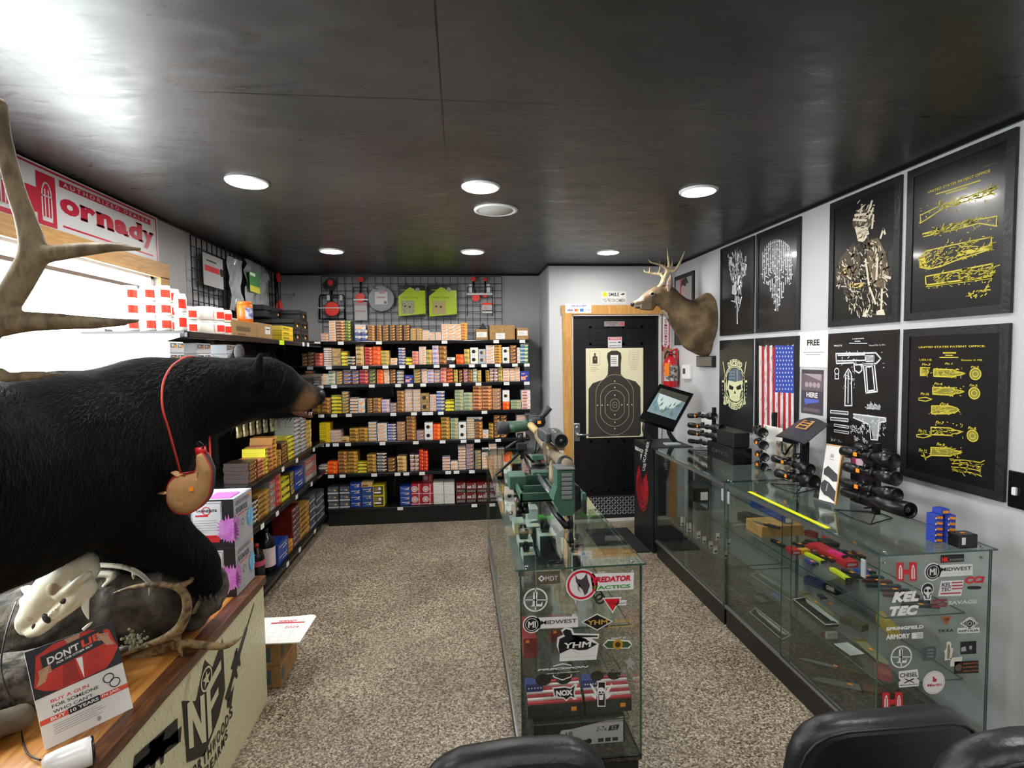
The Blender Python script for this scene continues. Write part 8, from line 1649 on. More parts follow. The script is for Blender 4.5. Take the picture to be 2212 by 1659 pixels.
bd('employees_sign', 'small silver sign with red no-entry mark at the top of the door', 'sign', 1.379, 1.578, 1.876, 1.924, DYF-.0, d, [mat('sign_silver', '#9a9494', .35, .4), mat('sign_maroon', '#5a3038', .4), mat('sign_stop', '#e03a30', .4)])
def d(m): m.rect(.006, .072, .129, .098, z=.0008, c=1); m.text('WARNING', .067, .085, .1, .014, z=.0014, c=0, bold=.03); m.text('Security', .05, .05, .07, .016, z=.0008, c=2, bold=.02); m.text('Cameras In Use', .067, .02, .11, .014, z=.0008, c=2, bold=.02); m.rect(.1, .045, .125, .058, z=.0008, c=2)
bd('warning_sign', 'small white sign with red heading between the upper door panels', 'sign', 1.415, 1.55, 1.673, 1.775, DYF, d, [mat('sign_white2', '#d8d4d8', .4), mat('sign_pinkred', '#c84a50', .4), mat('print_navy', '#3a3644', .4)])
def d(m): m.stroke([(.005, .005), (.248, .005), (.248, .118), (.005, .118)], .002, z=.0006, c=1, closed=True); m.disc(.038, .088, .024, z=.0008, c=2); m.disc(.03, .094, .003, z=.0014, c=1); m.disc(.045, .094, .003, z=.0014, c=1); m.stroke([(.026, .083), (.038, .076), (.05, .083)], .0025, z=.0014, c=1); m.text('SMILE', .125, .088, .105, .034, z=.0008, c=1, bold=.02); m.poly([(.19, .09), (.22, .1), (.235, .092), (.22, .082), (.2, .08)], z=.0008, c=1); m.text("YOU'RE ON CAMERA", .127, .032, .225, .036, z=.0008, c=1, bold=.01)
bd('camera_sign', 'white sign with yellow smiling face above the door', 'sign', 1.344, 1.597, 2.09, 2.213, YD-.003, d, [mat('sign_white3', '#e8e8e4', .4), mat('print_dark', '#3a3a38', .4), mat('smile_yellow', '#f2ea20', .4)])
def d(m): m.text('WE ACCEPT', .13, .064, .15, .018, z=.0008, c=1, bold=.02); m.text('VISA', .045, .026, .055, .02, z=.0008, c=1, bold=.04, shear=.2); m.disc(.1, .026, .013, z=.0008, c=2); m.disc(.115, .026, .013, z=.001, c=3); m.rect(.14, .012, .175, .04, z=.0008, c=4); m.text('DISC VER', .215, .026, .055, .01, z=.0008, c=1); m.disc(.222, .026, .005, z=.001, c=3)
bd('payment_sign', 'small white card-payment sign on the left end of the door casing', 'sign', .995, 1.245, 2.003, 2.09, YD-.0235, d, [mat('sign_white4', '#e4e4ec', .4), mat('card_navy', '#2c3a78', .4), mat('card_red', '#d8342c', .4), mat('card_orange', '#f09020', .4), mat('card_blue', '#3a78c0', .4)])
def d(m): m.rect(.01, .0, .093, .32, z=.0006, c=1); m.poly([(.02, .32), (.083, .32), (.083, .075), (.093, .08), (.052, .01), (.01, .08), (.02, .075)], z=.001, c=0)
flat = bd('extinguisher_sign', 'tall white and red arrow sign above the fire extinguisher', 'sign', 1.928, 2.031, 1.635, 1.96, YD-.003, lambda m: (d(m), [m.text(ch, .052, .30-i*.0265, .024, .02, z=.0014, c=1, bold=.04) for i, ch in enumerate('EXTINGUISHER'[1:])]), [mat('sign_white5', '#eeeaea', .4), mat('sign_crimson', '#b02440', .4)])
t_ = thing('fire_extinguisher', 'red fire extinguisher with orange tag hung beside the door', 'fire extinguisher', (2.0, YD-.075, 1.29))
exr = mat('extinguisher_red', '#c01c24', .25, coat=.4)
m = MB(); m.lathe([(.062, 0), (.068, .01), (.069, .21), (.058, .255), (.03, .285), (.022, .3)], 26, M=T(2.0, YD-.075, 1.29)); part(m, 'cylinder', exr, t_)
m = MB(); m.lathe([(.02, .3), (.02, .33), (0, .335)], 14, M=T(2.0, YD-.075, 1.29)); m.tube([(2.0, YD-.075, 1.62), (1.96, YD-.1, 1.63), (1.935, YD-.11, 1.60), (1.93, YD-.11, 1.56)], .008, 8); part(m, 'hose', BLK, t_)
m = MB(); m.tube([(1.98, YD-.09, 1.625), (2.06, YD-.09, 1.655)], .008, 8); m.tube([(1.985, YD-.09, 1.61), (2.055, YD-.09, 1.60)], .007, 8); m.box(2.045, 2.062, YD-.1, YD-.08, 1.52, 1.655); part(m, 'handle', exr, t_)
m = MB(); n = 12; vs = []
for i in range(n+1): a = -PI*.95+PI*.9*i/n; vs += [(2.0+.0705*math.cos(a), YD-.075+.0705*math.sin(a), 1.35), (2.0+.0705*math.cos(a), YD-.075+.0705*math.sin(a), 1.5)]
m.add(vs, [(2*i, 2*i+2, 2*i+3, 2*i+1) for i in range(n)], smooth=True); part(m, 'label', mat('ext_label', '#b8b2b0', .4, noisy=(40, '#4a4444', .06)), t_)
part(MB().box(1.91, 1.955, YD-.155, YD-.153, 1.40, 1.52), 'inspection_tag', mat('tag_orange', '#ff8a1e', .5), t_)
part(MB().box(1.96, 2.04, YD-.012, YD-.001, 1.56, 1.66), 'wall_bracket', mat('bracket_tan', '#a8805a', .6), t_)
m = MB(); m.box(1.12, 1.51, 4.08, 4.69, 0.0, .012, bev=.004); tag(m.build('floor_mat', mat('mat_black', '#17181b', .85, bump=200, bs=.6)), 'black floor mat in front of the door and kiosk', 'mat')
t_ = thing('touch_kiosk', 'black free-standing kiosk with tilted touch screen at the end of the right cases', 'kiosk', (1.68, 4.27, 0))
part(MB().box(1.515, 1.86, 4.06, 4.5, 0, .86, bev=.008), 'cabinet', BLK, t_)
m = MB(); M = frame((1.5138, 4.49, 0), (0, -1, 0), (0, 0, 1)); m.disc(.2, .48, .15, M=M, ry=.2, n=36)
for k in range(5): m.ring(.2, .47-.012*k, .028+.022*k, .036+.022*k, z=.0006, M=M, c=1, k=1.4, a0=.5*k, a1=.5*k+4.6)
for i in range(26): m.disc(.07+(i % 9)*.032, .58+(i//9)*.025, .006, z=.0006, M=M, c=1)
part(m, 'fingerprint_emblem', [mat('emblem_red', '#b02030', .4), mat('emblem_dark', '#3a0c12', .4)], t_)
m = MB(); m.text('SILENCER SHOP', .21, .79, .38, .03, M=M, c=0, bold=.02); m.rect(.16, .68, .25, .765, M=M, c=1); m.disc(.205, .72, .022, M=M, z=.0006, c=2, ry=.03); part(m, 'lettering', [WHT, mat('label_pale', '#c8c8cc', .5), BLK], t_)
m = MB()
for x_, y_ in ((1.56, 4.36), (1.74, 4.27)): m.tube(smoothpath([(x_+.06, y_, .86), (x_, y_, .95), (x_+.02, y_, 1.05), (x_+.11, y_+.03, 1.16)], 5), .019, 10)
part(m, 'neck', mat('kiosk_neck', '#1c1d20', .4), t_)
s0, s1, s2, s3 = P(1425, 829, 'y', 4.42), P(1501, 846, 'y', 4.30), P(1456, 927, 'y', 4.16), P(1381, 903, 'y', 4.28)
exk = (s2-s3); eyk = (s0-s3); nk = exk.cross(eyk).normalized()
MK = Matrix(((exk.x, eyk.x, nk.x, s3.x), (exk.y, eyk.y, nk.y, s3.y), (exk.z, eyk.z, nk.z, s3.z), (0, 0, 0, 1)))
m = MB(MK); m.box(0, 1, 0, 1, -.055, 0); part(m, 'monitor', BLKG, t_); part(MB(MK).box(.2, .8, .15, .7, -.095, -.0555), 'monitor_back', BLK, t_)
m = MB(MK); z = .0008; m.rect(.09, .22, .92, .9, z=z, c=0); m.poly([(.09, .9), (.92, .9), (.7, .5), (.4, .35), (.2, .55)], z=z*1.6, c=1); m.poly([(.09, .9), (.92, .9), (.92, .72), (.09, .76)], z=z*2.2, c=2)
rnd = random.Random(4)
for i in range(26): u, v_ = rnd.uniform(.1, .85), rnd.uniform(.25, .6); m.poly([(u, v_), (u+.05, v_+.02), (u+.03, v_+.12)], z=z*2.6, c=3+i % 2)
o = part(m, 'screen', [mat('scr_a', '#6a7c80', .08, emit='#6a8288', es=.25), mat('scr_b', '#a8b4b4', .08, emit='#a8b8b8', es=.25), mat('scr_c', '#4a4a42', .1), mat('scr_d', '#4e6e78', .1, emit='#4e6e78', es=.25), mat('scr_e', '#5a6a4e', .1, emit='#5a6a4e', es=.25)], t_)
MP = frame((1.505, 4.045, .93), (1, 0, 0), (0, 0, 1)); m = MB(); m.prism([(0, .02), (-.005, -.2), (-.075, -.33), (-.1, -.2), (-.03, .02)], -.004, 0, M=MP); m.text('SCANNER', -.045, -.1, .17, .022, z=.001, M=MP, c=1, bold=.02, rot=1.35); m.text('USE', -.06, -.22, .06, .022, z=.001, M=MP, c=1, bold=.02, rot=1.35)
tag(m.build('pennant', [BLK, WHT]), 'small black pennant with white lettering hanging at the kiosk corner', 'pennant')
m = MB(); m.box(1.66, 1.78, 4.12, 4.2, .8605, .875, bev=.003); tag(m.build('papers', mat('pale_green_paper', '#a8b8b0', .5)), 'small pile of pale papers on the kiosk cabinet', 'papers')
ZR = .8612; scm = mat('scope_black', '#131315', .3); scl = mat('scope_lens', '#20262c', .04, .1, coat=1)
def scope(label, A, B, s=1.0, st=True, group='rifle scopes on the stands', hood=False, side=-1):
 """A eyepiece end, B objective end"""
 A, B = V(A), V(B); d = B-A; L_ = d.length; q = d.to_track_quat('Z', 'Y').to_matrix().to_4x4(); M = T(*A) @ q
 t_ = thing('rifle_scope', label, 'rifle scope', tuple(A.lerp(B, .5)-V((0, 0, .03*s))), group=group)
 pr = [(.016, 0), (.021, .004), (.0215, .10), (.0185, .2), (.0135, .24), (.0135, .62), (.016, .68), (.027, .80), (.0285, .82), (.0285, 1.0), (.025, 1.0), (.024, .985)]
 if hood: pr = [(.016, 0), (.020, .004), (.021, .12), (.0145, .2), (.0145, .45), (.018, .5), (.03, .58), (.031, .6), (.0335, 1.0), (.030, 1.0), (.028, .98)]
 part(MB().lathe([(r*s, z*L_) for r, z in pr], 22, M=M), 'tube', scm, t_)
 m = MB(); m.lathe([(.0245*s, .983*L_), (0, .984*L_)], 22, M=M); m.lathe([(0, .004), (.015*s, .005)], 16, M=M @ RY(PI)); part(m, 'lens', scl, t_)
 up = V((0, 0, 1)); c_ = A.lerp(B, .43); sd = d.cross(up).normalized()
 m = MB(); qq = up.to_track_quat('Z', 'Y').to_matrix().to_4x4(); m.lathe([(.013*s, 0), (.013*s, .028*s), (.011*s, .031*s), (0, .031*s)], 14, M=T(*c_) @ qq); m.lathe([(.012*s, 0), (.012*s, .026*s), (0, .027*s)], 14, M=T(*c_) @ (-sd).to_track_quat('Z', 'Y').to_matrix().to_4x4()); part(m, 'turret', BLKG, t_)
 for f_ in (.3, .57):
  m = MB(); m.lathe([(.0165*s, -.009*s), (.0185*s, -.008*s), (.0185*s, .008*s), (.0165*s, .009*s)], 18, M=T(*A.lerp(B, f_)) @ q); part(m, 'ring_mount', BLKM, t_)
 if st:
  c2 = A.lerp(B, .34)+V((-.0195*s if not hood else -.023, 0, 0)); m = MB(); m.box(-.0006, .0006, -.011, .011, -.009, .009, M=T(*c2)); part(m, 'price_sticker', ORG, t_)
 return t_
def stand(label, x, y, h, base=.11):
 t_ = thing('scope_stand', label, 'stand', (x, y, ZR), group='wire scope stands')
 m = MB(); m.box(x-.004, x+.02, y-.012, y+.012, ZR+.01, ZR+h); part(m, 'post', BLKM, t_)
 m = MB(); z = ZR+.003; m.tube([(x-base, y-base, z), (x+.05, y-base*.4, z), (x+.05, y+base*.4, z), (x-base, y+base, z), (x-base*1.1, y, z), (x-base, y-base, z)], .003, 6); m.tube([(x-base, y-base, z), (x+.008, y, ZR+.015), (x-base, y+base, z)], .003, 6); part(m, 'wire_base', BLKM, t_)
 for k in range(int(h/.075)): m = MB(); m.tube([(x+.004, y, ZR+.04+k*.075), (x-.05, y, ZR+.04+k*.075)], .004, 6); part(m, 'arm', BLKM, t_)
 return t_
def px_(px, py, x): return P(px, py, 'x', x)
xs = 1.80
for k, (a, b_, s, lab) in enumerate((((1822, 974), (1933, 996), 1.15, 'large rifle scope, topmost on the nearest stand'), ((1828, 1008), (1936, 1034), 1.1, 'large rifle scope, second from the top of the nearest stand'), ((1822, 1042), (1938, 1070), 1.05, 'large rifle scope, third from the top of the nearest stand'))):
 scope(lab, px_(*a, xs), px_(*b_, xs), s)
scope('longest black rifle scope with a wide hood, lowest on the nearest stand', px_(1822, 1062, xs), px_(1966, 1103, xs), 1.0, hood=True, st=False)
p_ = px_(1912, 1085, xs); m = MB(); m.box(p_.x-.008, p_.x+.008, p_.y-.012, p_.y+.012, p_.z+.031, p_.z+.0325); tag(m.build('price_tag', ORG), 'orange price sticker on top of the longest scope', 'sticker')
for k, (a, b_) in enumerate((((1850, 965), (1925, 985)), ((1880, 1018), (1925, 1032)))): scope('black rifle scope half hidden %s the nearest stand' % ('at the top behind', 'in the middle behind')[k], px_(*a, 1.90), px_(*b_, 1.90), .9, st=False)
mid = px_(1890, 1050, xs+.045); stand('black wire stand carrying the nearest stack of scopes', xs+.045, mid.y, .33)
t_ = thing('purple_display', 'dark purple display card with a pink flower behind the nearest scopes', 'card', (1.93, 2.16, ZR)); p0_, p1_ = px_(1838, 985, 1.93), px_(1890, 1065, 1.93)
part(MB().box(1.93, 1.936, p1_.y, p0_.y, ZR, p0_.z+.02), 'card', mat('deep_purple', '#241424', .4), t_); m = MB(); M = frame((1.9292, p0_.y, ZR), (0, -1, 0), (0, 0, 1)); h_ = p0_.z+.02-ZR; m.rect(.005, h_*.78, .06, h_*.97, M=M); burst(m, .06, h_*.82, .03, .028, M, 1, 5, z=.0008); part(m, 'pink_print', [mat('hot_pink2', '#c84a80', .5), mat('pale_pink', '#e0c0d0', .5)], t_)
xm = 1.80
scope('rifle scope lying at a slant, upper of two on the middle stand', px_(1672, 990, 1.78), px_(1751, 1014, 1.78), 1.0)
scope('rifle scope with wide bell, lower of two on the middle stand', px_(1680, 1022, 1.78), px_(1760, 1040, 1.78), 1.15, st=True)
mid = px_(1730, 1010, 1.84); stand('black wire stand carrying two slanted scopes under the cap', 1.845, mid.y, .29)
t_ = thing('display_board', 'dark patterned cap-shaped display board with an orange emblem above the middle stand', 'board', tuple(px_(1730, 960, 1.9)))
cp = [px_(1675, 942, 1.72), px_(1738, 960, 1.68), px_(1789, 917, 1.98), px_(1727, 907, 2.03)]
n_ = 8; vs = []
for i in range(n_+1):
 for j in range(n_+1):
  u, v_ = i/n_, j/n_; p = (cp[0].lerp(cp[1], u)).lerp(cp[3].lerp(cp[2], u), v_)+V((0, 0, .025*math.sin(PI*u)*(.3+.7*v_))); vs.append(p)
fs = [(i*(n_+1)+j, (i+1)*(n_+1)+j, (i+1)*(n_+1)+j+1, i*(n_+1)+j+1) for i in range(n_) for j in range(n_)]
m = MB(); m.add(vs, fs, smooth=True); m.add([v-V((0, 0, .004)) for v in vs], [tuple(reversed(f)) for f in fs], smooth=True); part(m, 'board', mat('camo_slate', '#2c3238', .45, noisy=(45, '#14171a', .06)), t_)
m = MB(); c_ = lambda u, v_: (cp[0].lerp(cp[1], u)).lerp(cp[3].lerp(cp[2], u), v_)+V((0, 0, .025*math.sin(PI*u)*(.3+.7*v_)+.003))
for (u0, u1, v0, v1) in ((.3, .36, .45, .85), (.62, .68, .45, .85), (.3, .68, .45, .5), (.3, .68, .8, .85), (.36, .62, .58, .63), (.36, .62, .69, .74)): m.quad(c_(u0, v0), c_(u1, v0), c_(u1, v1), c_(u0, v1))
part(m, 'emblem', mat('emblem_orange', '#c8904a', .5), t_)
part(MB().tube([(1.90, px_(1745, 940, 1.9).y, ZR), (1.90, px_(1745, 940, 1.9).y, px_(1735, 945, 1.9).z-.02)], .009, 8), 'post', BLKM, t_)
t_ = thing('grip_display', 'tan and dark grip samples with curved hooks under the cap display', 'display', tuple(px_(1710, 985, 1.88))); a, b_ = px_(1676, 952, 1.88), px_(1712, 990, 1.88)
part(MB().box(1.88, 1.9, b_.y, a.y, ZR+.0, a.z, bev=.004), 'panel', mat('tan_camo', '#a39a86', .6, noisy=(30, '#4a4438', .1)), t_)
m = MB()
for dx in (0, .12): p = px_(1700, 968, 1.86); m.tube(smoothpath([(1.86, p.y-dx+.05, p.z+.03), (1.85, p.y-dx+.03, p.z-.02), (1.85, p.y-dx, p.z-.035), (1.85, p.y-dx-.03, p.z), (1.86, p.y-dx-.05, p.z+.03)], 4), .006, 8)
part(m, 'hooks', BLKG, t_)
for k, (px, py, r) in enumerate(((1647, 935, 1.1), (1649, 962, 1.0), (1651, 988, .95), (1650, 1009, .9))):
 a, b_ = P(px-14, py-9, 'y', 3.32), P(px+1, py, 'y', 3.05); scope('rifle scope seen end-on, %s of four in the column beside the black box' % ('topmost', 'second', 'third', 'lowest')[k], a, b_, r, st=k > 0, group='scopes seen end-on')
c0 = P(1660, 990, 'y', 3.2); stand('tall black stand holding the column of end-on scopes', c0.x+.03, 3.2, .36, .07)
for k, (a, b_, s, st) in enumerate((((1489, 898), (1543, 899), .95, True), ((1490, 918), (1560, 926), 1.05, True), ((1490, 934), (1558, 944), 1.05, True), ((1490, 952), (1548, 962), .9, False))):
 scope('rifle scope, %s of four on the farthest stand near the kiosk' % ('topmost', 'second', 'third', 'lowest')[k], px_(*a, 1.84), px_(*b_, 1.84), s, st, 'scopes on the farthest stand')
mid = px_(1540, 940, 1.88); stand('black wire stand carrying the farthest four scopes', 1.88, mid.y, .34)
a = px_(1530, 950, 1.93); part_ = MB().box(1.93, 1.934, a.y-.14, a.y+.12, ZR, ZR+.27); tag(part_.build('white_card', WHT), 'white card standing behind the farthest scope stand', 'card')
a = px_(1668, 990, 1.95); tag(MB().box(1.95, 1.954, a.y-.1, a.y+.1, ZR, ZR+.28).build('white_card', WHT), 'white card standing between the end-on scopes and the cap display', 'card')
def bx(nm, label, cat, x0, x1, y0, y1, z0, z1, mt, grp=None, txt=None, dotx=None):
 t_ = thing(nm, label, cat, ((x0+x1)/2, (y0+y1)/2, z0), group=grp); part(MB().box(x0, x1, y0, y1, z0, z1, bev=.003), 'carton', mt, t_)
 if txt: m = MB(); m.text(txt, -(y0+y1)/2, (z0+z1)/2, (y1-y0)*.6, (z1-z0)*.22, M=frame((x0-.001, 0, 0), (0, -1, 0), (0, 0, 1)), c=0, bold=.02); part(m, 'lettering', mat('box_grey_print', '#3c3c40', .4), t_)
 return t_
gbk = mat('gloss_black_box', '#121214', .22)
bx('optic_box', 'long black glossy box with dark grey lettering on the right case', 'box', 1.79, 1.92, 3.31, 3.68, ZR, ZR+.11, gbk, 'black boxes on the right case', 'OPTICS')
bx('optic_box', 'black box stacked on the long glossy box', 'box', 1.81, 1.92, 3.34, 3.58, ZR+.111, ZR+.21, mat('matte_black_box', '#1b1b1d', .4), 'black boxes on the right case')
t_ = thing('brochure_easel', 'white brochure with black scope pictures standing in a wooden-edged easel', 'brochure', (1.80, 2.44, ZR))
b0, b1 = P(1768, 1078, 'z', ZR+.02), P(1804, 1088, 'z', ZR+.02)
t0, t1 = P(1783, 955, 'x', 1.87), P(1823, 972, 'x', 1.87)
e1 = b1-b0; e2 = ((t0-b0)+(t1-b1))*.5; nn = e1.cross(e2).normalized(); ME = Matrix(((e1.x, e2.x, nn.x, b0.x), (e1.y, e2.y, nn.y, b0.y), (e1.z, e2.z, nn.z, b0.z), (0, 0, 0, 1)))
part(MB(ME).box(0, 1, 0, 1, -.008, -.001), 'sheet', WHT, t_); part(MB(ME).box(.97, 1.05, -.02, 1.01, -.014, .004), 'wood_edge', mat('easel_wood', '#c8a468', .5), t_); part(MB(ME).box(0, 1.0, 1.0, 1.02, -.014, .002), 'wood_edge', mat('easel_wood', '#c8a468', .5), t_)
m = MB(ME); m.poly([(.08, .55), (.3, .62), (.55, .57), (.9, .5), (.95, .38), (.7, .36), (.4, .42), (.1, .45)], z=.0008, c=0); m.poly([(.0, .28), (.2, .36), (.5, .33), (.95, .2), (.95, .02), (.6, .08), (.3, .1), (.05, .18)], z=.0008, c=0); m.rect(.35, .78, .55, .84, z=.0008, c=1); m.rect(.3, .74, .62, .75, z=.0008, c=1); m.poly([(.4, .3), (.45, .32), (.42, .18), (.36, .16)], z=.0012, c=1); part(m, 'printed_picture', [mat('print_night', '#242430', .4), mat('print_grey', '#a8a6a8', .5)], t_)
a, b_ = P(1762, 1075, 'z', ZR), P(1797, 1088, 'z', ZR); dd = (b_-a); MN = frame((a.x, a.y, ZR), dd, V((0, 0, 1)))
t_ = thing('name_stand', 'small black name stand with grey lettering in front of the brochure', 'sign', tuple(a)); part(MB(MN @ RX(-.3)).box(0, dd.length*1.05, 0, .062, .012, .016), 'plate', BLK, t_); m = MB(MN @ RX(-.3)); m.text('LEUPOLD', dd.length*.52, .03, dd.length*.62, .014, z=.017, bold=.02); part(m, 'lettering', mat('name_print', '#8a8a88', .5), t_)
bb = mat('clear_blue_box', '#3a50b8', .15); 
bp_ = P(2012, 1163, 'z', ZR)
x0, y0 = 1.815, 1.862; bw, bd_, bh = .031, .026, .0215
n_ = 0
cols_ = [(1.826, 1.855, 5), (1.866, 1.842, 5)]
for ci_, (x, y, n) in enumerate(cols_):
 for k in range(n):
  t_ = thing('ammo_pack', 'tiny clear blue pack with orange label, %s of the %s column' % (('bottom', 'second', 'third', 'fourth', 'fifth')[k], ('left', 'right')[ci_]), 'pack', (x, y, ZR+k*.0222), group='clear blue packs at the case corner')
  part(MB().box(-.017, .017, -.02, .02, 0, .0215, bev=.0015), 'pack', bb, t_, local=True); part(MB().box(-.011, .013, -.0212, -.0203, .006, .015, M=RY(.12)), 'orange_label', ORG, t_, local=True); part(MB().box(-.0165, -.012, -.0214, -.0203, .005, .012), 'white_mark', WHT, t_, local=True)
t_ = thing('ammo_pack', 'tiny clear blue pack with orange label, topmost, bridging both columns', 'pack', (1.846, 1.85, ZR+.1112), group='clear blue packs at the case corner'); part(MB().box(-.018, .018, -.02, .02, 0, .0215, bev=.0015), 'pack', bb, t_, local=True); part(MB().box(-.011, .013, -.0212, -.0203, .006, .015), 'orange_label', ORG, t_, local=True)
t_ = bx('black_box', 'small black carton with barcode and orange sticker at the case corner', 'box', 1.845, 1.92, 1.768, 1.818, ZR, ZR+.052, gbk); part(MB().box(1.853, 1.868, 1.7665, 1.7675, ZR+.015, ZR+.042), 'barcode_label', WHT, t_); part(MB().box(1.87, 1.888, 1.785, 1.795, ZR+.0523, ZR+.053), 'price_sticker', ORG, t_)
def kp(X, Y, z): return P(1560+X/6.144, 1040+Y/6.144, 'z', z)
def lp(X, Y, z): return P(1620+X/5.53, 1240+Y/5.53, 'z', z)
SH1, SH2, DK = .6055, .3455, .1205
bladem = mat('knife_blade', '#8f9494', .3, .7); blk2 = mat('knife_black', '#1b1c1e', .4)
def knife(label, A, B, z, hc, bc=None, w=.024, frac=.5, st=True, group='knives in the right case', name='knife', th=.012):
 A, B = V(A), V(B); A.z = B.z = z; d = B-A; L_ = d.length; M = frame((A.x, A.y, z), d, V((0, 0, 1)).cross(d))
 t_ = thing(name, label, 'knife', tuple(A), group=group); h = frac*L_
 m = MB(M); m.prism([(0, -w*.4), (h*.15, -w*.5), (h*.5, -w*.38), (h*.85, -w*.5), (h, -w*.45), (h, w*.45), (h*.8, w*.42), (h*.4, w*.5), (h*.1, w*.45), (0, w*.3)], 0, th); part(m, 'handle', mat('handle_'+hc.strip('#'), hc, .4), t_)
 if frac < .97:
  m = MB(M); m.prism([(h, -w*.42), (L_*.86, -w*.42), (L_, w*.1), (L_*.9, w*.36), (h, w*.42)], th*.3, th*.55); part(m, 'blade', mat('blade_'+(bc or 's').strip('#'), bc, .5) if bc else bladem, t_)
  part(MB(M).box(h-.003, h+.003, -w*.55, w*.55, 0, th), 'guard', mat('brass_guard', '#a89a50', .3, .6) if bc else blk2, t_)
 if st: m = MB(M); m.box(L_*.42, L_*.42+.018, -.006, .006, th+.0003, th+.0012); part(m, 'price_sticker', ORG, t_)
 return t_
def kbox(label, X0, Y0, X1, Y1, wd, h, z, col, txt=None, tc=None, nm='knife_box', f=kp, over=None):
 """long box whose near lower edge runs from the first to the second traced point"""
 A, B = f(X0, Y0, z), f(X1, Y1, z); d = B-A; L_ = d.length; M = frame((A.x, A.y, z), d, V((0, 0, 1)).cross(d))
 t_ = thing(nm, label, 'box', tuple(A), group='boxes in the right case'); part(MB(M).box(0, L_, 0, wd, 0, h, bev=.0015), 'carton', mat('cart_'+col.strip('#'), col, .4), t_)
 if txt: m = MB(M @ RX(PI/2)); m.text(txt, L_*.5, h*.5, L_*.7, h*.45, z=.0008, bold=.03); part(m, 'lettering', mat('case_print_'+(tc or 'w').strip('#'), tc or '#e0dcdc', .4), t_)
 return t_
wood_l = mat('light_wood_block', '#c49a5c', .5, noisy=(12, '#b0864a', .2))
A, B = kp(525, 752, SH1), kp(1075, 720, SH1)
t_ = thing('wood_block', 'light wooden box block on the glass shelf under the blue box', 'block', tuple(A)); x0, x1, y0 = A.x, A.x+.19, min(A.y, B.y)
part(MB().box(A.x, B.x, y0, y0+.16, SH1, SH1+.062, bev=.003), 'block', wood_l, t_)
t_ = thing('blue_box', 'long slim royal blue box with faint lettering resting across the wooden block', 'box', tuple(kp(600, 430, .67))); a, b_ = kp(370, 330, .669), kp(830, 560, .669); d_ = b_-a; M = frame((a.x, a.y, .669), d_, V((0, 0, 1)).cross(d_)); part(MB(M).box(0, d_.length, 0, .05, 0, .035, bev=.001), 'carton', mat('royal_blue', '#22408e', .4), t_); m = MB(M @ RX(PI/2)); m.text('KNIVES', d_.length*.3, .018, d_.length*.25, .01, z=.0008); m.text('KNIVES', d_.length*.72, .018, d_.length*.3, .01, z=.0008); part(m, 'lettering', mat('light_blue_print', '#6a8ad0', .4), t_)
part(MB(M).box(d_.length+.0006, d_.length+.0014, .004, .046, .004, .03), 'end_label', WHT, t_)
kbox('black display box with a wooden insert, left end of the upper glass shelf', 200, 520, 560, 640, .07, .05, SH1, '#1e1c1a', nm='display_box')
a = kp(280, 560, SH1); tag(MB(T(a.x-.02, a.y-.06, SH1)).box(0, .05, -.02, -.012, 0, .04).build('wood_insert', wood_l), 'small light wooden insert beside the black display box', 'wood')
knife('folding knife with half-open pale blade lying on the wooden block', kp(760, 640, .668), kp(400, 530, .668), SH1+.0635, '#1c1d1f', None, .024, .5)
kn = [('long red box at the back of the upper shelf', 1090, 720, 1240, 760, '#8a2024', 'b'), ('black folding knife behind the orange one', 1100, 800, 1480, 900, '#1b1c1e', 'k'), ('bright orange-red folding knife at the back', 1340, 740, 1560, 850, '#f0482a', 'k'),
 ('black folding knife in the left red box', 930, 830, 1110, 880, '#1b1c1e', 'k'), ('black folding knife in the middle red box', 1060, 830, 1260, 880, '#1b1c1e', 'k'), ('black knife beside the pink one', 1360, 1000, 1500, 1090, '#1b1c1e', 'k'),
 ('neon yellow-green folding knife, farther one', 1110, 970, 1368, 1095, '#d4e020', 'n'), ('neon yellow-green folding knife, nearer one', 1450, 1175, 1700, 1330, '#d4e020', 'n'), ('dark red knife near the clip corner', 1740, 940, 1880, 1040, '#5a1c20', 'k'), ('black and red knife in the second row', 1620, 940, 1760, 1030, '#3a1518', 'k'),
 ('blue folding knife, nearer one', 1770, 1185, 1990, 1300, '#24469a', 'k'), ('blue folding knife, farther one', 1890, 1165, 2010, 1240, '#24469a', 'k'), ('black folding knife in front of the blue pair', 1600, 1190, 1830, 1290, '#1b1c1e', 'k'), ('glossy black knife pouch at the shelf edge', 660, 790, 850, 900, '#141416', 'k'),
 ('small blue and silver folding knife near the shelf edge', 1110, 1050, 1260, 1130, '#3a4a90', 'k'), ('black knife in the front row', 1240, 980, 1420, 1060, '#1b1c1e', 'k')]
for lab, X0, Y0, X1, Y1, col, kd in kn:
 if kd == 'b': kbox(lab, X0, Y0, X1, Y1, .03, .03, SH1, col)
 else: knife(lab+', upper glass shelf', kp(X0, Y0, SH1), kp(X1, Y1, SH1), SH1+.0005, col, None, .026, .93 if kd == 'n' else .88, st=kd != 'n')
kbox('small red knife box with white lettering, left', 925, 975, 1050, 972, .06, .022, SH1, '#b8242c', 'KERSHAW'); kbox('small red knife box with white lettering, middle of the shelf', 1185, 945, 1290, 942, .06, .022, SH1, '#a82228', 'KERSHAW')
kbox('small yellow box between the two small red boxes', 1055, 975, 1170, 965, .03, .024, SH1, '#d8a020'); kbox('large red knife box with white lettering on its end', 1635, 1150, 1808, 1140, .26, .028, SH1, '#c42434', 'KERSHAW')
a = kp(1640, 1000, .64); b_ = kp(1430, 920, .64); knife('hot pink folding knife lying on the large red box', b_, a, SH1+.0285+.0005, '#f0288a', None, .03, .95, st=False)
kbox('black tray of knives with a white tag behind the pink knife', 1340, 870, 1560, 880, .08, .02, SH1, '#1a1b1d'); 
rnd = random.Random(17)
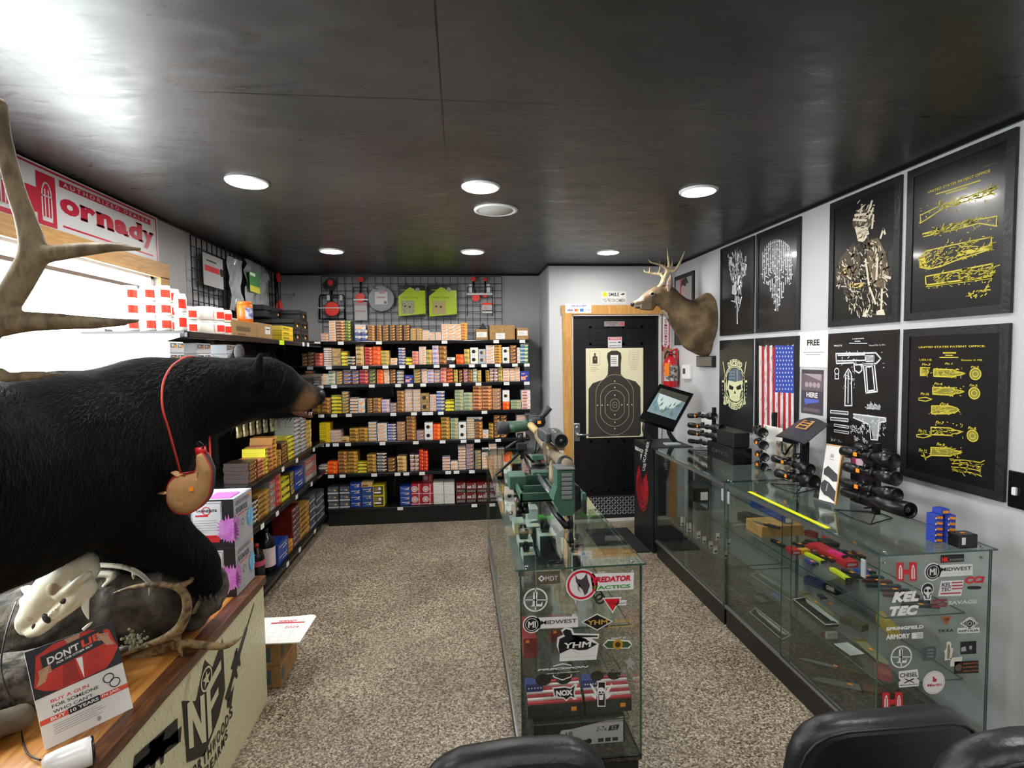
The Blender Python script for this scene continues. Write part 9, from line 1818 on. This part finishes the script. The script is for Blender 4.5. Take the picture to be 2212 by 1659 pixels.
for i in range(7):      # knives toward the near end, seen through the lettering
 y = 2.13-i*.045; knife('dark folding knife, %s from the near end of the upper shelf' % ORD[7-i], (1.70+.02*(i % 2), y, 0), (1.84, y-.03, 0), SH1+.0005, ('#1b1c1e', '#4a1418', '#1c2a3a')[i % 3], None, .02, .9)
olive = '#7f8058'
knife('broad olive blade without sheath, left part of the lower shelf', lp(620, 225, SH2), lp(1000, 515, SH2), SH2+.0005, '#6f7048', olive, .045, .12, group='blades on the lower shelf', th=.008)
knife('large olive machete blade under the white lettering', lp(1290, 790, SH2), lp(1640, 1100, SH2), SH2+.0005, '#5f6040', olive, .05, .1, group='blades on the lower shelf', th=.01)
knife('rolled brown knife sheath beside the olive blades', lp(1110, 560, SH2), lp(1380, 690, SH2), SH2+.0005, '#4c4636', None, .05, .98, st=False, group='blades on the lower shelf', th=.03, name='knife_sheath')
knife('grey steel blade behind the olive blade, lower shelf', lp(830, 260, SH2), lp(1130, 540, SH2), SH2+.0005, '#2a2b2c', None, .03, .2, group='blades on the lower shelf')
kbox('white printed card lying at the edge of the lower shelf', 1200, 975, 1370, 955, .09, .002, SH2, '#cdd4d0', f=lp, nm='printed_card')
kbox('small pale tag box with an orange sticker by the card', 920, 780, 1050, 775, .012, .03, SH2, '#9aa09c', f=lp, nm='tag_box')
kbox('long black box with white lettering at the front of the lower shelf, far part', 890, 200, 1030, 260, .2, .05, SH2+.0, '#1c1416', 'GERBER', f=lp); kbox('dark blue box at the back of the lower shelf', 640, 120, 880, 200, .05, .04, SH2, '#232c58', f=lp)
kbox('yellow box seen behind the round crosshair sticker', 1500, 560, 1700, 780, .03, .05, SH2, '#c8a820', f=lp); kbox('red box with pale lid at the near end of the lower shelf', 1500, 1250, 1700, 1300, .1, .03, DK, '#c83428', f=lp)
knife('long slender dagger lying on the case floor', lp(1400, 1225, DK), lp(590, 1018, DK), DK+.0005, '#4a3428', None, .03, .42, group='blades on the case floor', name='dagger')
knife('wide bayonet blade with brass guard lying on the case floor', lp(1600, 1430, DK), lp(722, 1255, DK), DK+.0005, '#5a3a2a', None, .055, .3, group='blades on the case floor', name='bayonet')
def frame_tray(label, pts, z, col='#b8c0be', w=.008):
 P_ = [lp(*q, z) for q in pts]; m = MB(); 
 m.add([(p.x, p.y, z+.0004) for p in P_]+[(p.x, p.y, z+.012) for p in P_], [(0, 1, 2, 3), (0, 4, 5, 1), (1, 5, 6, 2), (2, 6, 7, 3), (3, 7, 4, 0)]); t_ = thing('knife_tray', label, 'tray', tuple(P_[0]), group='trays on the case floor')
 part(m, 'tray', mat('tray_black', '#161718', .3), t_); m = MB(); 
 for i in range(4): m.tube([(P_[i].x, P_[i].y, z+.013), (P_[(i+1) % 4].x, P_[(i+1) % 4].y, z+.013)], w*.35, 4)
 part(m, 'white_rim', mat('rim_white', col, .4), t_)
 m = MB(); a, b_ = P_[3].lerp(P_[0], .3), P_[2].lerp(P_[1], .3); c_ = P_[0].lerp(P_[1], .6); d_ = (P_[1]-P_[0]).normalized(); s_ = (P_[3]-P_[0])
 m.add([P_[0]+s_*.85+V((0, 0, .0135)), P_[0]+s_*.55+d_*.05+V((0, 0, .0135)), P_[1]+s_*.6-d_*.02+V((0, 0, .0135)), P_[1]+s_*.95+V((0, 0, .0135))], [(0, 1, 2, 3)]); part(m, 'card_strip', mat('strip_pale', '#a8b2b0', .4), t_)
frame_tray('black tray with white rim on the case floor, upper one', ((10, 30), (480, 340), (600, 300), (120, -10)), DK); frame_tray('black tray with white rim on the case floor, nearest the door track', ((0, 480), (380, 810), (490, 760), (70, 430)), DK)
frame_tray('long dark tray with grey rim and lettering, on the case floor', ((520, 330), (900, 635), (1060, 630), (680, 305)), SH2, '#6a6e6e')
for k, (X, Y, w) in enumerate(((90, 200, .06), (130, 300, .09), (330, 270, .09))): 
 p = lp(X, Y, DK); tag(MB().box(p.x-w/2*.5, p.x+w/2*.5, p.y-w/2, p.y+w/2, DK+.0005, DK+.003, bev=.0008).build('display_card', mat('card_sage', '#5c6a64', .4) if k < 2 else mat('card_blue', '#2f4a80', .4)), 'flat %s card on the case floor, %s' % (('grey-green', 'grey-green', 'blue')[k], ('small round one farther back', 'near the trays', 'between the two trays')[k]), 'card')
def tp(X, Y, z): return P(1400+X/2.9625, 1000+Y/2.9625, 'z', z)
TG = [(222, 400, 'first from the far end'), (262, 440, 'second from the far end, largest'), (325, 480, 'third in the row'), (360, 515, 'fourth in the row'), (402, 545, 'fifth in the row'), (432, 580, 'sixth in the row'), (445, 490, 'alone behind the row'), (518, 530, 'at the case joint, upper'), (497, 610, 'at the case joint, lower')]
for k, (X, Y, lab) in enumerate(TG):
 p = tp(X, Y, .345); s_ = 1.4 if k < 2 else 1
 t_ = thing('tag_card', 'small white and black display card, '+lab, 'card', (p.x, p.y, SH2 if p.y < 2.88 else .121), group='white display cards in the far case')
 zz = .36; z0_ = .27+.01*k*0
 part(MB().box(p.x-.012*s_, p.x+.012*s_, p.y, p.y+.003, .345, .345+.045*s_), 'card', WHT, t_); part(MB().box(p.x-.008*s_, p.x+.008*s_, p.y-.0012, p.y-.0004, .352, .365), 'dark_print', BLK, t_); part(MB().box(p.x-.009, p.x+.0, p.y-.0012, p.y-.0004, .345+.036*s_, .345+.043*s_), 'price_sticker', ORG, t_)
part(pane(MB(), 1.57, 1.9, 2.93, 3.97, .339, .3445, 'z'), 'glass_shelf', [gl, gedge], rc2)
for lab, X0, X1, Y, h, col in (('dark carton with a white label on the upper shelf of the far case', 290, 400, 250, .09, '#2a2522'), ('low dark pack beside the labelled carton', 270, 300, 180, .05, '#1c1c1e')):
 p, q = tp(X0, Y, SH1), tp(X1, Y, SH1); t_ = thing('dark_carton', lab, 'box', tuple(p), group='dark cartons in the far case'); part(MB().box(p.x, max(q.x, p.x+.1), p.y, p.y+.12, SH1, SH1+h, bev=.002), 'carton', mat('cart_'+col.strip('#'), col, .5), t_)
 if X1 == 400: part(MB().box(p.x+.05, p.x+.1, p.y-.0016, p.y-.0006, SH1+.01, SH1+.065), 'white_label', WHT, t_)
lea = mat('black_leather', '#17181a', .38, bump=120, bs=.12, spec=.5)
def chair(label, cx, cy_, zt, w, rz, th=.07):
 t_ = thing('padded_chair', label, 'chair', (cx, cy_, 0), rz, 'black padded chairs in the foreground')
 m = MB(); n = 28; prof = []
 for i in range(n):
  a = 2*PI*i/n; ca, sa = math.cos(a), math.sin(a); e_ = .42
  prof.append((w/2*math.copysign(abs(ca)**e_, ca), .21*math.copysign(abs(sa)**(.62 if sa > 0 else .3), sa)))
 vs = []; K = 9
 for k in range(K+1):
  v_ = k/K; y = -th/2+th*v_; s_ = 1-.10*(abs(2*v_-1)**3.0); 
  for x, z in prof: vs.append((x*s_, y+.35*x*x, zt-.21+z*s_))
 fs = [(k*n+i, k*n+(i+1) % n, (k+1)*n+(i+1) % n, (k+1)*n+i) for k in range(K) for i in range(n)]
 m.add(vs, fs, smooth=True)
 for k, rev in ((0, False), (K, True)):
  sgn = -1 if k == 0 else 1; zc_ = zt-.21; prev = [vs[k*n+i] for i in range(n)]; r0 = prev
  for f_, d_ in ((.9, .007), (.74, .013), (.5, .018), (.2, .02)):
   nx_ = [(x*f_, yy+sgn*d_, (z-zc_)*f_+zc_) for x, yy, z in r0]; q = [(i, (i+1) % n, n+(i+1) % n, n+i) for i in range(n)]
   m.add(prev+nx_, q if rev else [tuple(reversed(t)) for t in q], smooth=True); prev = nx_
  m.add(prev, [tuple(range(n)) if rev else tuple(reversed(range(n)))], smooth=True)
 part(m, 'backrest', lea, t_, local=True)
 m = MB(); m.tube([(x*.985*.9/.9, -th/2+.006+.35*x*x, zt-.21+z*.93) for x, z in prof+[prof[0]]], .0035, 6); part(m, 'piping', BLK, t_, local=True)
 m = MB(); m.box(-w/2+.01, w/2-.01, -.42, -.03, .40, .47, bev=.03); part(m, 'seat', lea, t_, local=True)
 for sx_ in (-1, 1):
  for y, yy in ((-.39, -.4), (-.05, -.01)): part(MB().tube([(sx_*(w/2-.05), y, .42), (sx_*(w/2-.03), yy, .001)], [.014, .011], 10), 'leg', BLKM, t_, local=True)
 for sx_ in (-1, 1): part(MB().tube([(sx_*w*.3, -.03, .42), (sx_*w*.3, .02, zt-.35)], .011, 8), 'back_support', BLKM, t_, local=True)
 return t_
chair('black leather chair back in the foreground, directly before the middle case', .095, 1.02, .826, .40, PI+.04)
chair('black leather chair back in the foreground, before the right case', .893, 1.0, .838, .44, 0)
chair('charcoal chair back at the bottom right corner, nearest the viewer', .875, .60, 1.09, .50, -.05)
